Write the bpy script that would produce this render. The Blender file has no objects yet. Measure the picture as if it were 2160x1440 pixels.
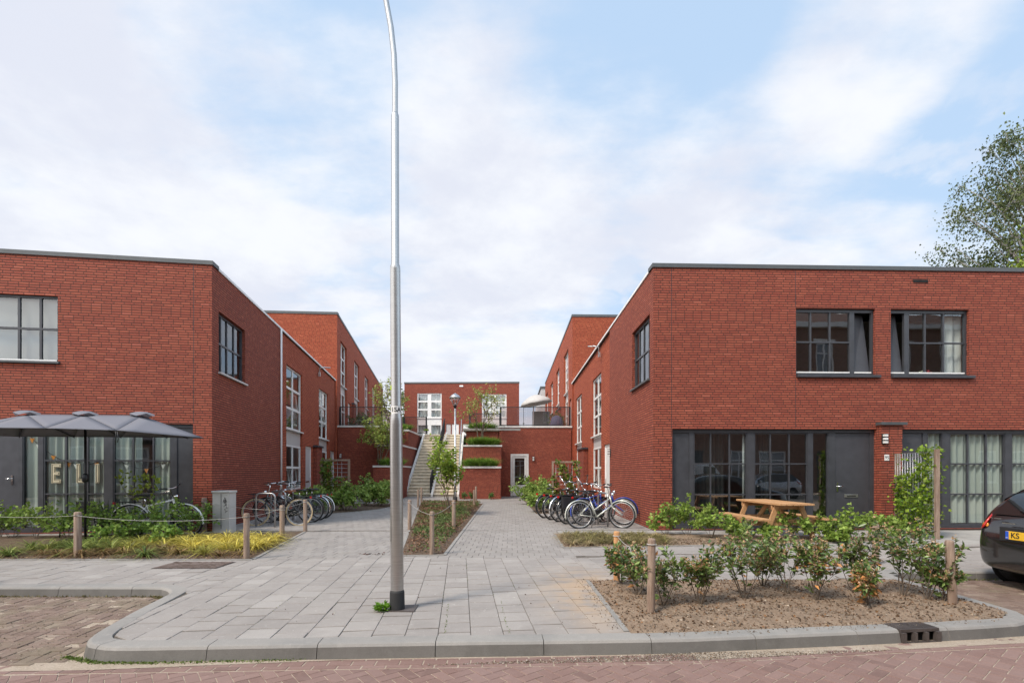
import bpy, math, random
import numpy as np
from mathutils import Vector, Matrix
random.seed(7); RNG = np.random.default_rng(7)
S = bpy.context.scene
C = S.collection
R = math.radians
# ------------------------------------------------------------------ camera
F, CX, YH, EYE = 1050.0, 1080.0, 993.0, 1.5       # focal in photo pixels, principal column, horizon row, eye height
cam = bpy.data.cameras.new('camera'); camo = bpy.data.objects.new('camera', cam); C.objects.link(camo)
camo.location = (0, 0, EYE); camo.rotation_euler = (R(90), 0, 0)
cam.sensor_width = 36; cam.lens = F * 36 / 2160.0; cam.shift_y = (YH - 720) / 2160.0
cam.clip_start = 0.05; cam.clip_end = 3000
S.camera = camo
# ------------------------------------------------------------------ light
SUN_EL = R(51); SUN_AZ = math.atan2(-0.86, -0.50)   # direction (x, y) towards the sun
sx, sy = math.sin(SUN_AZ), math.cos(SUN_AZ)
sx, sy = -0.76, -0.65
sun = bpy.data.lights.new('sun', 'SUN'); suno = bpy.data.objects.new('sun', sun); C.objects.link(suno)
sun.energy = 2.0; sun.angle = R(11); sun.color = (1, .90, .78)
tos = Vector((sx * math.cos(SUN_EL), sy * math.cos(SUN_EL), math.sin(SUN_EL)))
suno.rotation_euler = tos.to_track_quat('Z', 'Y').to_euler(); suno.location = tos * 50
S.view_settings.view_transform = 'Standard'; S.view_settings.look = 'None'
S.view_settings.gamma = 1; S.view_settings.exposure = 0.86; S.view_settings.use_curve_mapping = False
S.cycles.max_bounces = 7; S.cycles.transparent_max_bounces = 12; S.cycles.diffuse_bounces = 3; S.cycles.glossy_bounces = 3
S.cycles.use_denoising = True
S.cycles.caustics_reflective = False; S.cycles.caustics_refractive = False

class NG:
    """tiny helper for node trees"""
    def __init__(s, tree): s.t = tree; s.n = tree.nodes; s.l = tree.links
    def add(s, kind, **kw):
        n = s.n.new(kind)
        for k, v in kw.items(): setattr(n, k, v)
        return n
    def put(s, sock, v):
        if hasattr(v, 'is_linked') or isinstance(v, bpy.types.NodeSocket): s.l.new(v, sock)
        else: sock.default_value = v
    def math(s, op, a, b=None, c=None, clamp=False):
        n = s.add('ShaderNodeMath', operation=op); n.use_clamp = clamp
        s.put(n.inputs[0], a)
        if b is not None: s.put(n.inputs[1], b)
        if c is not None: s.put(n.inputs[2], c)
        return n.outputs[0]
    def mix(s, f, a, b, blend='MIX'):
        n = s.add('ShaderNodeMix', data_type='RGBA', blend_type=blend)
        s.put(n.inputs[0], f); s.put(n.inputs[6], a if isinstance(a, bpy.types.NodeSocket) else (*a[:3], 1)); s.put(n.inputs[7], b if isinstance(b, bpy.types.NodeSocket) else (*b[:3], 1))
        return n.outputs[2]
    def noise(s, vec, scale, detail=3, rough=.5, dim='3D'):
        n = s.add('ShaderNodeTexNoise', noise_dimensions=dim)
        if vec is not None: s.l.new(vec, n.inputs['Vector'])
        n.inputs['Scale'].default_value = scale; n.inputs['Detail'].default_value = detail; n.inputs['Roughness'].default_value = rough
        return n.outputs[0]
    def ramp(s, f, a, b, lo=0.0, hi=1.0):
        n = s.add('ShaderNodeMapRange', interpolation_type='SMOOTHSTEP'); s.put(n.inputs[0], f)
        n.inputs[1].default_value = a; n.inputs[2].default_value = b; n.inputs[3].default_value = lo; n.inputs[4].default_value = hi
        return n.outputs[0]

# world: Nishita sky with a broken layer of thin cloud
W = bpy.data.worlds.new('World'); S.world = W; W.use_nodes = True
g = NG(W.node_tree); g.n.clear()
sky = g.add('ShaderNodeTexSky', sky_type='NISHITA'); sky.sun_disc = False
sky.sun_elevation = SUN_EL; sky.sun_rotation = math.atan2(sx, sy); sky.air_density = 1.3; sky.dust_density = 1.5; sky.ozone_density = 1.5
tc = g.add('ShaderNodeTexCoord'); sep = g.add('ShaderNodeSeparateXYZ'); g.l.new(tc.outputs['Generated'], sep.inputs[0])
zz = g.math('ADD', g.math('MAXIMUM', sep.outputs[2], 0.0), 0.22)
cb = g.add('ShaderNodeCombineXYZ'); g.l.new(g.math('DIVIDE', sep.outputs[0], zz), cb.inputs[0]); g.l.new(g.math('DIVIDE', sep.outputs[1], zz), cb.inputs[1])
mp = g.add('ShaderNodeMapping'); g.l.new(cb.outputs[0], mp.inputs[0]); mp.inputs['Scale'].default_value = (1, 1, 1); mp.inputs['Rotation'].default_value = (0, 0, R(-28)); mp.inputs['Location'].default_value = (1.3, .4, 0)
mp2 = g.add('ShaderNodeMapping'); g.l.new(cb.outputs[0], mp2.inputs[0]); mp2.inputs['Scale'].default_value = (.7, 1.7, 1); mp2.inputs['Rotation'].default_value = (0, 0, R(35))
n1 = g.noise(mp.outputs[0], 1.5, 7, .55); n2 = g.noise(mp2.outputs[0], 2.1, 8, .6)
cov = g.math('ADD', g.math('MULTIPLY', n1, .60), g.math('MULTIPLY', n2, .40))
cov = g.math('ADD', cov, g.math('MULTIPLY', sep.outputs[0], -.10))                       # more cloud towards the left (-X)
cov = g.math('ADD', cov, g.math('MULTIPLY', g.math('SUBTRACT', .30, sep.outputs[2]), .22))  # and towards the horizon
for (ax, az, k0, k1, wgt) in ((.06, .62, .955, .998, .12), (.52, .50, .968, .998, .16), (-.35, .45, .88, .99, .10), (.70, .86, .985, .999, .10), (1.02, .45, .985, .999, .12), (.42, .87, .95, .995, -.05), (.75, .66, .97, .998, -.08), (-.45, .92, .96, .998, -.07), (.78, .90, .985, .999, .09)):
    v = Vector((ax, 1, az)).normalized(); dn = g.add('ShaderNodeVectorMath', operation='DOT_PRODUCT'); g.l.new(tc.outputs['Generated'], dn.inputs[0]); dn.inputs[1].default_value = tuple(v)
    cov = g.math('ADD', cov, g.ramp(dn.outputs['Value'], k0, k1, 0, wgt))
mask = g.ramp(cov, .40, .60)
mpb = g.add('ShaderNodeMapping'); g.l.new(tc.outputs['Generated'], mpb.inputs[0]); mpb.inputs['Scale'].default_value = (1, 1, 1.7)
nb = g.noise(mpb.outputs[0], 5.5, 8, .55); mask2 = g.math('MULTIPLY', g.ramp(nb, .50, .60), g.ramp(sep.outputs[2], .62, .30, 0, .75))
mask = g.math('MAXIMUM', mask, mask2)
n3 = g.noise(mp.outputs[0], 2.4, 6, .6)
cloud = g.mix(g.ramp(n3, .35, .65), (4.35, 4.55, 5.15), (5.25, 5.4, 5.7))
base = g.mix(.84, sky.outputs[0], (3.2, 4.25, 5.6))
skymix = g.mix(mask, base, cloud)
glow = g.math('ADD', g.ramp(sep.outputs[1], .0, -.75), g.math('MULTIPLY', g.ramp(g.math('ABSOLUTE', sep.outputs[0]), .74, .93), .85), clamp=True)                                # added fill: sky brightened out of view, behind the camera and to both sides
sc_ = g.add('ShaderNodeVectorMath', operation='SCALE'); g.l.new(skymix, sc_.inputs[0]); g.l.new(g.math('ADD', 1.0, g.math('MULTIPLY', glow, 1.5)), sc_.inputs['Scale'])
bg = g.add('ShaderNodeBackground'); wm = g.mix(glow, (1, 1, 1), (1.0, .93, .83)); g.l.new(g.mix(1.0, sc_.outputs[0], wm, 'MULTIPLY'), bg.inputs[0]); bg.inputs[1].default_value = 0.10
wo = g.add('ShaderNodeOutputWorld'); g.l.new(bg.outputs[0], wo.inputs[0])

# ------------------------------------------------------------------ pixels to metres (used only to read positions off the ground)
def G(px, py, z=0.0):
    d = F * (EYE - z) / (py - YH); return ((px - CX) / F * d, d, z)
def P(px, py, d): return ((px - CX) / F * d, d, EYE + (YH - py) / F * d)

# ------------------------------------------------------------------ object helpers
ABS = {}
def tag(o, label=None, cat=None, group=None, kind=None):
    if label: o['label'] = label
    if cat: o['category'] = cat
    if group: o['group'] = group
    if kind: o['kind'] = kind
    return o
def thing(name, label, cat, loc=(0, 0, 0), rz=0.0, group=None):
    o = bpy.data.objects.new(name, None); C.objects.link(o); o.empty_display_size = .2
    o.location = loc; o.rotation_euler = (0, 0, rz); ABS[o] = Vector(loc)
    return tag(o, label, cat, group)
def dup(root, loc=None, rz=None, label=None, scale=None, rx=None):
    def cp(o, par):
        c = o.copy(); C.objects.link(c); c.parent = par
        for ch in [k for k in o.children]: cp(ch, c)
        return c
    r = cp(root, None)
    if loc is not None: r.location = loc; ABS[r] = Vector(loc)
    if rz is not None: r.rotation_euler = (rx or 0, 0, rz)
    if scale is not None: r.scale = (scale,) * 3 if not hasattr(scale, '__len__') else scale
    if label: r['label'] = label
    return r

class MB:
    """mesh collector; all coordinates are world (or local for prototypes)"""
    def __init__(s): s.v = []; s.f = []; s.sm = []; s.mi = []; s.cur = 0; s.smooth = False; s.M = None
    def pt(s, p):
        if s.M is not None: p = s.M @ Vector(p)
        s.v.append(tuple(p)); return len(s.v) - 1
    def face(s, idx): s.f.append(tuple(idx)); s.sm.append(s.smooth); s.mi.append(s.cur)
    def poly(s, pts): s.face([s.pt(p) for p in pts])
    def box(s, x0, x1, y0, y1, z0, z1):
        i = [s.pt(p) for p in ((x0,y0,z0),(x1,y0,z0),(x1,y1,z0),(x0,y1,z0),(x0,y0,z1),(x1,y0,z1),(x1,y1,z1),(x0,y1,z1))]
        for q in ((0,3,2,1),(4,5,6,7),(0,1,5,4),(1,2,6,5),(2,3,7,6),(3,0,4,7)): s.face([i[k] for k in q])
    def hexa(s, b, t):
        """bottom quad b, top quad t (same winding)"""
        i = [s.pt(p) for p in b] + [s.pt(p) for p in t]
        for q in ((0,3,2,1),(4,5,6,7),(0,1,5,4),(1,2,6,5),(2,3,7,6),(3,0,4,7)): s.face([i[k] for k in q])
    def prism(s, pts, z0, z1):
        n = len(pts); b = [s.pt((p[0], p[1], z0)) for p in pts]; t = [s.pt((p[0], p[1], z1)) for p in pts]
        s.face(b[::-1]); s.face(t)
        for k in range(n): s.face((b[k], b[(k+1) % n], t[(k+1) % n], t[k]))
    def bar(s, a, b, w, h=None, up=(0, 0, 1)):
        """rectangular bar from a to b, width w, height h"""
        h = h or w; a = Vector(a); b = Vector(b); d = (b - a).normalized(); u = Vector(up)
        if abs(d.dot(u)) > .98: u = Vector((0, 1, 0))
        x = d.cross(u).normalized() * (w / 2); y = x.cross(d).normalized() * (h / 2)
        s.hexa([a - x - y, a + x - y, b + x - y, b - x - y], [a - x + y, a + x + y, b + x + y, b - x + y])
    def tube(s, pts, r, n=8, cap=True):
        pts = [Vector(p) for p in pts]; rr = r if hasattr(r, '__len__') else [r] * len(pts)
        rings = []; prev = None; old = s.smooth; s.smooth = True
        for k, p in enumerate(pts):
            d = (pts[min(k+1, len(pts)-1)] - pts[max(k-1, 0)])
            d = d.normalized() if d.length > 1e-9 else Vector((0, 0, 1))
            if prev is None:
                u = Vector((0, 0, 1)) if abs(d.z) < .9 else Vector((1, 0, 0))
                x = d.cross(u).normalized()
            else:
                x = prev - d * prev.dot(d); x = x.normalized() if x.length > 1e-6 else d.orthogonal().normalized()
            prev = x; y = d.cross(x)
            rings.append([s.pt(p + (x * math.cos(2*math.pi*j/n) + y * math.sin(2*math.pi*j/n)) * rr[k]) for j in range(n)])
        for a, b in zip(rings, rings[1:]):
            for j in range(n): s.face((a[j], a[(j+1) % n], b[(j+1) % n], b[j]))
        s.smooth = old
        if cap: s.face(rings[0][::-1]); s.face(rings[-1])
    def lathe(s, prof, c=(0, 0, 0), n=16, axis='z', a0=0.0):
        old = s.smooth; s.smooth = True; rings = []; c = Vector(c)
        for r, h in prof:
            ring = []
            for j in range(n):
                a = a0 + 2*math.pi*j/n
                if axis == 'z': q = Vector((r*math.cos(a), r*math.sin(a), h))
                elif axis == 'y': q = Vector((r*math.cos(a), h, r*math.sin(a)))
                else: q = Vector((h, r*math.cos(a), r*math.sin(a)))
                ring.append(s.pt(c + q))
            rings.append(ring)
        for a, b in zip(rings, rings[1:]):
            for j in range(n): s.face((a[j], a[(j+1) % n], b[(j+1) % n], b[j]))
        s.smooth = old
        if prof[0][0] > 1e-5: s.face(rings[0][::-1])
        if prof[-1][0] > 1e-5: s.face(rings[-1])
    def torus(s, c, R_, r, axis='y', n=32, m=8, ry=None, a0=0, a1=2*math.pi):
        old = s.smooth; s.smooth = True; c = Vector(c); rings = []; ry = ry or r
        full = abs(a1 - a0 - 2*math.pi) < 1e-6; cnt = n if full else n + 1
        for j in range(cnt):
            a = a0 + (a1 - a0) * j / n; ring = []
            for k in range(m):
                b = 2*math.pi*k/m; q = R_ + r*math.cos(b)
                ring.append(s.pt(c + Vector((q*math.cos(a), ry*math.sin(b), q*math.sin(a)))))
            rings.append(ring)
        for j in range(cnt if full else cnt - 1):
            a, b = rings[j], rings[(j+1) % cnt]
            for k in range(m): s.face((a[k], a[(k+1) % m], b[(k+1) % m], b[k]))
        s.smooth = old
    def build(s, name, mats, parent=None, loc=None, label=None, cat=None, group=None, kind=None, local=False, cols=None, bevel=0, subsurf=0):
        me = bpy.data.meshes.new(name); ori = Vector((0, 0, 0))
        if not local:
            if parent is not None: ori = ABS.get(parent, Vector((0, 0, 0)))
            elif loc is not None: ori = Vector(loc)
        V = np.array(s.v, dtype=np.float64).reshape(-1, 3) - np.array(ori)
        me.from_pydata(V.tolist(), [], s.f)
        me.polygons.foreach_set('use_smooth', s.sm)
        if not isinstance(mats, (list, tuple)): mats = [mats]
        for m in mats: me.materials.append(m)
        if len(mats) > 1: me.polygons.foreach_set('material_index', s.mi)
        me.update()
        # metre UVs by box projection
        uvl = me.uv_layers.new(name='UVMap')
        nl = len(me.loops); vi = np.empty(nl, dtype=np.int32); me.loops.foreach_get('vertex_index', vi)
        npoly = len(me.polygons); nr = np.empty(npoly*3); me.polygons.foreach_get('normal', nr); nr = nr.reshape(-1, 3)
        tot = np.empty(npoly, dtype=np.int32); me.polygons.foreach_get('loop_total', tot)
        ln = np.repeat(nr, tot, axis=0); p = (V + np.array(ori))[vi]
        h = np.hypot(ln[:, 0], ln[:, 1]) + 1e-9
        tx, ty = -ln[:, 1]/h, ln[:, 0]/h
        flat = np.abs(ln[:, 2]) > .7
        u = np.where(flat, p[:, 0], p[:, 0]*tx + p[:, 1]*ty); v = np.where(flat, p[:, 1], p[:, 2])
        uvl.data.foreach_set('uv', np.stack([u, v], 1).ravel())
        if cols is not None:
            ca = me.color_attributes.new('Col', 'FLOAT_COLOR', 'POINT'); ca.data.foreach_set('color', np.asarray(cols, dtype=np.float32).ravel())
        o = bpy.data.objects.new(name, me); C.objects.link(o)
        if parent is not None: o.parent = parent; ABS[o] = ori
        else: o.location = ori; ABS[o] = Vector(ori)
        if bevel:
            b = o.modifiers.new('bevel', 'BEVEL'); b.width = bevel; b.segments = 2; b.limit_method = 'ANGLE'; b.angle_limit = R(40)
        if subsurf:
            b = o.modifiers.new('subdivision', 'SUBSURF'); b.levels = subsurf; b.render_levels = subsurf
        return tag(o, label, cat, group, kind)

# ------------------------------------------------------------------ materials
MATS = {}
def mat(name):
    m = bpy.data.materials.new(name); m.use_nodes = True; g = NG(m.node_tree); b = g.n['Principled BSDF']
    MATS[name] = m; return m, g, b
def simple(name, col, rough=.6, metal=0.0, var=.08, scale=6.0, bump=0.0, bscale=60.0, spec=.5, coat=0):
    m, g, b = mat(name); tc = g.add('ShaderNodeTexCoord')
    n = g.noise(tc.outputs['Object'], scale, 5, .6); oi = g.add('ShaderNodeObjectInfo')
    f = g.ramp(n, .3, .7)
    c = g.mix(f, [x*(1-var) for x in col], [min(1, x*(1+var)) for x in col]); g.l.new(c, b.inputs['Base Color'])
    g.l.new(g.ramp(n, .2, .8, max(0.02, rough-.08), min(1, rough+.08)), b.inputs['Roughness'])
    b.inputs['Metallic'].default_value = metal; b.inputs['Specular IOR Level'].default_value = spec
    if coat: b.inputs['Coat Weight'].default_value = coat; b.inputs['Coat Roughness'].default_value = .05
    if bump:
        bp = g.add('ShaderNodeBump'); bp.inputs['Strength'].default_value = bump; bp.inputs['Distance'].default_value = .01
        g.l.new(g.noise(tc.outputs['Object'], bscale, 4, .6), bp.inputs['Height']); g.l.new(bp.outputs[0], b.inputs['Normal'])
    return m
def brick(name, ca, cb, cdark, joint, L=.222, H=.0625, wear=.5):
    m, g, b = mat(name); uv = g.add('ShaderNodeUVMap'); uv.uv_map = 'UVMap'
    sp = g.add('ShaderNodeSeparateXYZ'); g.l.new(uv.outputs[0], sp.inputs[0])
    v = g.math('DIVIDE', sp.outputs[1], H); row = g.math('FLOOR', v); fy = g.math('FRACT', v)
    wn = g.add('ShaderNodeTexWhiteNoise', noise_dimensions='1D'); g.l.new(row, wn.inputs['W'])
    off = g.math('DIVIDE', g.math('FLOOR', g.math('MULTIPLY', wn.outputs[0], 4.0)), 4.0)
    u = g.math('ADD', g.math('DIVIDE', sp.outputs[0], L), off); col = g.math('FLOOR', u); fx = g.math('FRACT', u)
    cv = g.add('ShaderNodeCombineXYZ'); g.l.new(col, cv.inputs[0]); g.l.new(row, cv.inputs[1])
    w2 = g.add('ShaderNodeTexWhiteNoise', noise_dimensions='2D'); g.l.new(cv.outputs[0], w2.inputs['Vector'])
    ex = g.math('MINIMUM', fx, g.math('SUBTRACT', 1.0, fx)); ey = g.math('MINIMUM', fy, g.math('SUBTRACT', 1.0, fy))
    mx = g.ramp(ex, .022, .055); my = g.ramp(ey, .09, .20)
    face = g.math('MULTIPLY', g.math('ADD', g.math('MULTIPLY', mx, .75), .25), my)
    sw = g.add('ShaderNodeSeparateColor'); g.l.new(w2.outputs['Color'], sw.inputs[0])
    c = g.mix(g.ramp(sw.outputs[0], 0, 1), ca, cb); c = g.mix(g.math('MULTIPLY', g.ramp(sw.outputs[1], .80, .98), .55), c, cdark)
    c = g.mix(g.ramp(sw.outputs[1], .030, .015, 0, .4), c, [min(1, x*1.45+.03) for x in cb])
    tcd = g.add('ShaderNodeTexCoord'); big = g.noise(tcd.outputs['Object'], .55, 4, .6); fine = g.noise(tcd.outputs['Object'], 45, 3, .6)
    c = g.mix(g.ramp(big, .3, .75, 0, .15), c, [x*.62 for x in ca]); c = g.mix(g.ramp(fine, .35, .75, 0, .25), c, [min(1, x*1.5+.02) for x in cb])
    c = g.mix(face, joint, c); g.l.new(c, b.inputs['Base Color']); b.inputs['Roughness'].default_value = .82; b.inputs['Specular IOR Level'].default_value = .3
    h = g.math('ADD', g.math('MULTIPLY', face, 1.0), g.math('ADD', g.math('MULTIPLY', fine, .15), g.math('MULTIPLY', sw.outputs[2], .35)))
    bp = g.add('ShaderNodeBump'); bp.inputs['Strength'].default_value = .55; bp.inputs['Distance'].default_value = .012
    g.l.new(h, bp.inputs['Height']); g.l.new(bp.outputs[0], b.inputs['Normal'])
    return m
BRICK = brick('red_brick', (.258, .056, .034), (.328, .083, .047), (.20, .046, .031), (.050, .023, .018))
BRICK2 = brick('orange_red_brick', (.36, .070, .033), (.45, .105, .048), (.31, .064, .028), (.05, .018, .010))
BRICK3 = brick('street_brick', (.22, .10, .07), (.30, .15, .10), (.14, .07, .05), (.2, .18, .16))
def island(name, ca, cb, rough=.8, bump=.3, bscale=90, cc=None, stain=None, spec=.35):
    """one tone per stone (separate mesh island)"""
    m, g, b = mat(name); ge = g.add('ShaderNodeNewGeometry'); tc = g.add('ShaderNodeTexCoord')
    c = g.mix(ge.outputs['Random Per Island'], ca, cb)
    if cc: c = g.mix(g.ramp(g.math('FRACT', g.math('MULTIPLY', ge.outputs['Random Per Island'], 17.3)), .8, .97), c, cc)
    f = g.noise(tc.outputs['Object'], 140, 3, .7); c = g.mix(g.ramp(f, .35, .7, 0, .35), c, [x*.6 for x in ca])
    f2 = g.noise(tc.outputs['Object'], 1.7, 5, .65); c = g.mix(g.ramp(f2, .42, .7, 0, .6), c, stain or [x*.72 for x in ca])
    f3 = g.noise(tc.outputs['Object'], 9, 4, .7); c = g.mix(g.ramp(f3, .5, .75, 0, .3), c, [min(1, x*1.25) for x in cb])
    g.l.new(c, b.inputs['Base Color']); b.inputs['Roughness'].default_value = rough; b.inputs['Specular IOR Level'].default_value = spec
    bp = g.add('ShaderNodeBump'); bp.inputs['Strength'].default_value = bump; bp.inputs['Distance'].default_value = .006
    g.l.new(g.math('ADD', f, g.math('MULTIPLY', f3, 1.5)), bp.inputs['Height']); g.l.new(bp.outputs[0], b.inputs['Normal'])
    return m
TILE = island('concrete_tile', (.295, .265, .243), (.335, .304, .278), cc=(.37, .338, .31), stain=(.24, .216, .198))
_m = TILE; _g = NG(_m.node_tree); _b = _g.n['Principled BSDF']; _src = _b.inputs['Base Color'].links[0].from_socket
_tc = _g.add('ShaderNodeTexCoord'); _vd = _g.add('ShaderNodeVectorMath', operation='DISTANCE'); _mp = _g.add('ShaderNodeMapping'); _mp.inputs['Scale'].default_value = (1, .42, 1); _g.l.new(_tc.outputs['Object'], _mp.inputs[0]); _g.l.new(_mp.outputs[0], _vd.inputs[0]); _vd.inputs[1].default_value = (1.0, 2.6, 0)
_f = _g.math('MULTIPLY', _g.ramp(_vd.outputs['Value'], 1.0, .1), _g.ramp(_g.noise(_tc.outputs['Object'], 3.0, 6, .65), .35, .6, .1, .75)); _g.l.new(_g.mix(_f, _src, (.44, .31, .20)), _b.inputs['Base Color'])
_sp = _g.noise(_tc.outputs['Object'], 22.0, 2, .5); _src = _b.inputs['Base Color'].links[0].from_socket; _g.l.new(_g.mix(_g.ramp(_sp, .70, .74, 0, .5), _src, (.58, .55, .50)), _b.inputs['Base Color'])
BLOCK = island('concrete_block', (.275, .25, .23), (.32, .292, .268), cc=(.25, .226, .21), stain=(.25, .225, .20))
PATIO = island('patio_slab', (.33, .31, .29), (.40, .38, .35))
ROADB = island('road_brick', (.215, .13, .108), (.265, .17, .143), cc=(.18, .11, .092), stain=(.24, .16, .14))
BAYB = island('bay_brick', (.17, .115, .09), (.24, .17, .135), cc=(.30, .23, .18), stain=(.20, .17, .11), bump=.5)
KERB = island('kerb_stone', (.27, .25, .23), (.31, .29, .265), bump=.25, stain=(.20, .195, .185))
KERBF = island('kerb_face_dirt_shade', (.15, .14, .13), (.19, .18, .165), bump=.25, stain=(.10, .095, .085))  # kerb face darkened for dirt, with its shade painted in
def ground(name, ca, cb, scale, bump, bscale=60, cc=None):
    m, g, b = mat(name); tc = g.add('ShaderNodeTexCoord')
    f = g.noise(tc.outputs['Object'], scale, 6, .7); c = g.mix(g.ramp(f, .3, .7), ca, cb)
    f2 = g.noise(tc.outputs['Object'], bscale, 5, .7); c = g.mix(g.ramp(f2, .4, .75, 0, .6), c, cc or [x*1.5 for x in cb])
    g.l.new(c, b.inputs['Base Color']); b.inputs['Roughness'].default_value = .95; b.inputs['Specular IOR Level'].default_value = .2
    bp = g.add('ShaderNodeBump'); bp.inputs['Strength'].default_value = bump; bp.inputs['Distance'].default_value = .02
    g.l.new(f2, bp.inputs['Height']); g.l.new(bp.outputs[0], b.inputs['Normal']); return m
SAND = ground('sand', (.30, .24, .18), (.38, .31, .245), 3, .4)
DJOINT = ground('joint_sand', (.085, .072, .06), (.14, .12, .10), 5, .3)
SOIL = ground('soil', (.215, .148, .10), (.31, .225, .16), 6, 1.0, 45, (.38, .295, .22))
DSOIL = ground('dark_soil', (.09, .065, .045), (.15, .105, .075), 8, 1.0, 50)
GROUND = ground('far_ground', (.14, .12, .10), (.2, .18, .15), .5, .2)
WHITE = simple('white_paint', (.78, .77, .75), .35, var=.03)
PANEL = simple('pale_grey_panel', (.50, .48, .47), .4, var=.04)
ANTH = simple('anthracite_paint', (.050, .052, .060), .38, var=.10, bump=.05, bscale=200)
ANTH2 = simple('anthracite_door', (.052, .053, .062), .45, var=.08, bump=.12, bscale=400)
ZINC = simple('grey_coping', (.085, .09, .093), .5, .2, var=.1)
CAPW = simple('white_concrete_cap', (.62, .60, .57), .7, var=.1, bump=.2)
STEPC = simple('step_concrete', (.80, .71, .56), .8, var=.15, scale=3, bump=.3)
BLACKM = simple('black_metal', (.02, .021, .024), .4, .3, var=.1)
STEEL = simple('galvanised_steel', (.46, .46, .46), .38, .85, var=.12, scale=12)
CHROME = simple('chrome', (.75, .75, .75), .16, 1.0, var=.04)
RUBBER = simple('rubber', (.02, .02, .021), .75, var=.15, bump=.1)
CREAM = simple('cream_tyre', (.55, .43, .26), .7, var=.1)
LEATHER = simple('brown_leather', (.19, .07, .03), .45, var=.2)
BLACKP = simple('black_plastic', (.018, .018, .02), .5, var=.1)
PAINTK = simple('black_gloss', (.013, .013, .015), .2, coat=.6)
FABG = None
FABW = simple('white_canvas', (.46, .44, .42), .85, var=.05)
CAST = simple('cast_iron', (.12, .10, .092), .6, .5, var=.25, bump=.3)
INNER = simple('room_plaster', (.30, .29, .27), .9)
ROOFM = simple('roof_felt', (.06, .06, .06), .9, bump=.3)
DARKHOLE = simple('dark_void', (.006, .006, .006), .9)
RED = simple('red_reflector', (.45, .015, .012), .2, var=.1, coat=.5)
BLUEP = simple('blue_paint', (.02, .05, .30), .35, coat=.4)
TEALP = simple('teal_paint', (.02, .22, .28), .35, coat=.4)
def wood(name, ca, cb, sc=(30, 30, 2.5), rough=.75, island_var=True):
    m, g, b = mat(name); tc = g.add('ShaderNodeTexCoord'); mp = g.add('ShaderNodeMapping'); g.l.new(tc.outputs['Object'], mp.inputs[0]); mp.inputs['Scale'].default_value = sc
    oi = g.add('ShaderNodeObjectInfo'); g.l.new(g.math('MULTIPLY', oi.outputs['Random'], 50.0), mp.inputs['Location'])
    n = g.noise(mp.outputs[0], 1.0, 6, .65); n2 = g.noise(tc.outputs['Object'], 3, 4, .6)
    c = g.mix(g.ramp(n, .3, .7), ca, cb); c = g.mix(g.ramp(n2, .45, .8, 0, .4), c, [x*.6 for x in ca]); g.l.new(c, b.inputs['Base Color'])
    b.inputs['Roughness'].default_value = rough; b.inputs['Specular IOR Level'].default_value = .25
    bp = g.add('ShaderNodeBump'); bp.inputs['Strength'].default_value = .5; bp.inputs['Distance'].default_value = .006; g.l.new(n, bp.inputs['Height']); g.l.new(bp.outputs[0], b.inputs['Normal'])
    return m
OLDWOOD = wood('weathered_wood', (.20, .135, .10), (.36, .27, .21))
NEWWOOD = wood('fresh_wood', (.42, .20, .085), (.55, .31, .15))
TABLEW = wood('table_wood', (.40, .21, .095), (.55, .33, .17), (40, 2.5, 40))
BARK = wood('bark', (.10, .075, .055), (.19, .15, .115), (14, 14, 4), .9)
BIRCHB = wood('birch_bark', (.22, .20, .18), (.55, .53, .50), (5, 5, 12), .9)
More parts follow.
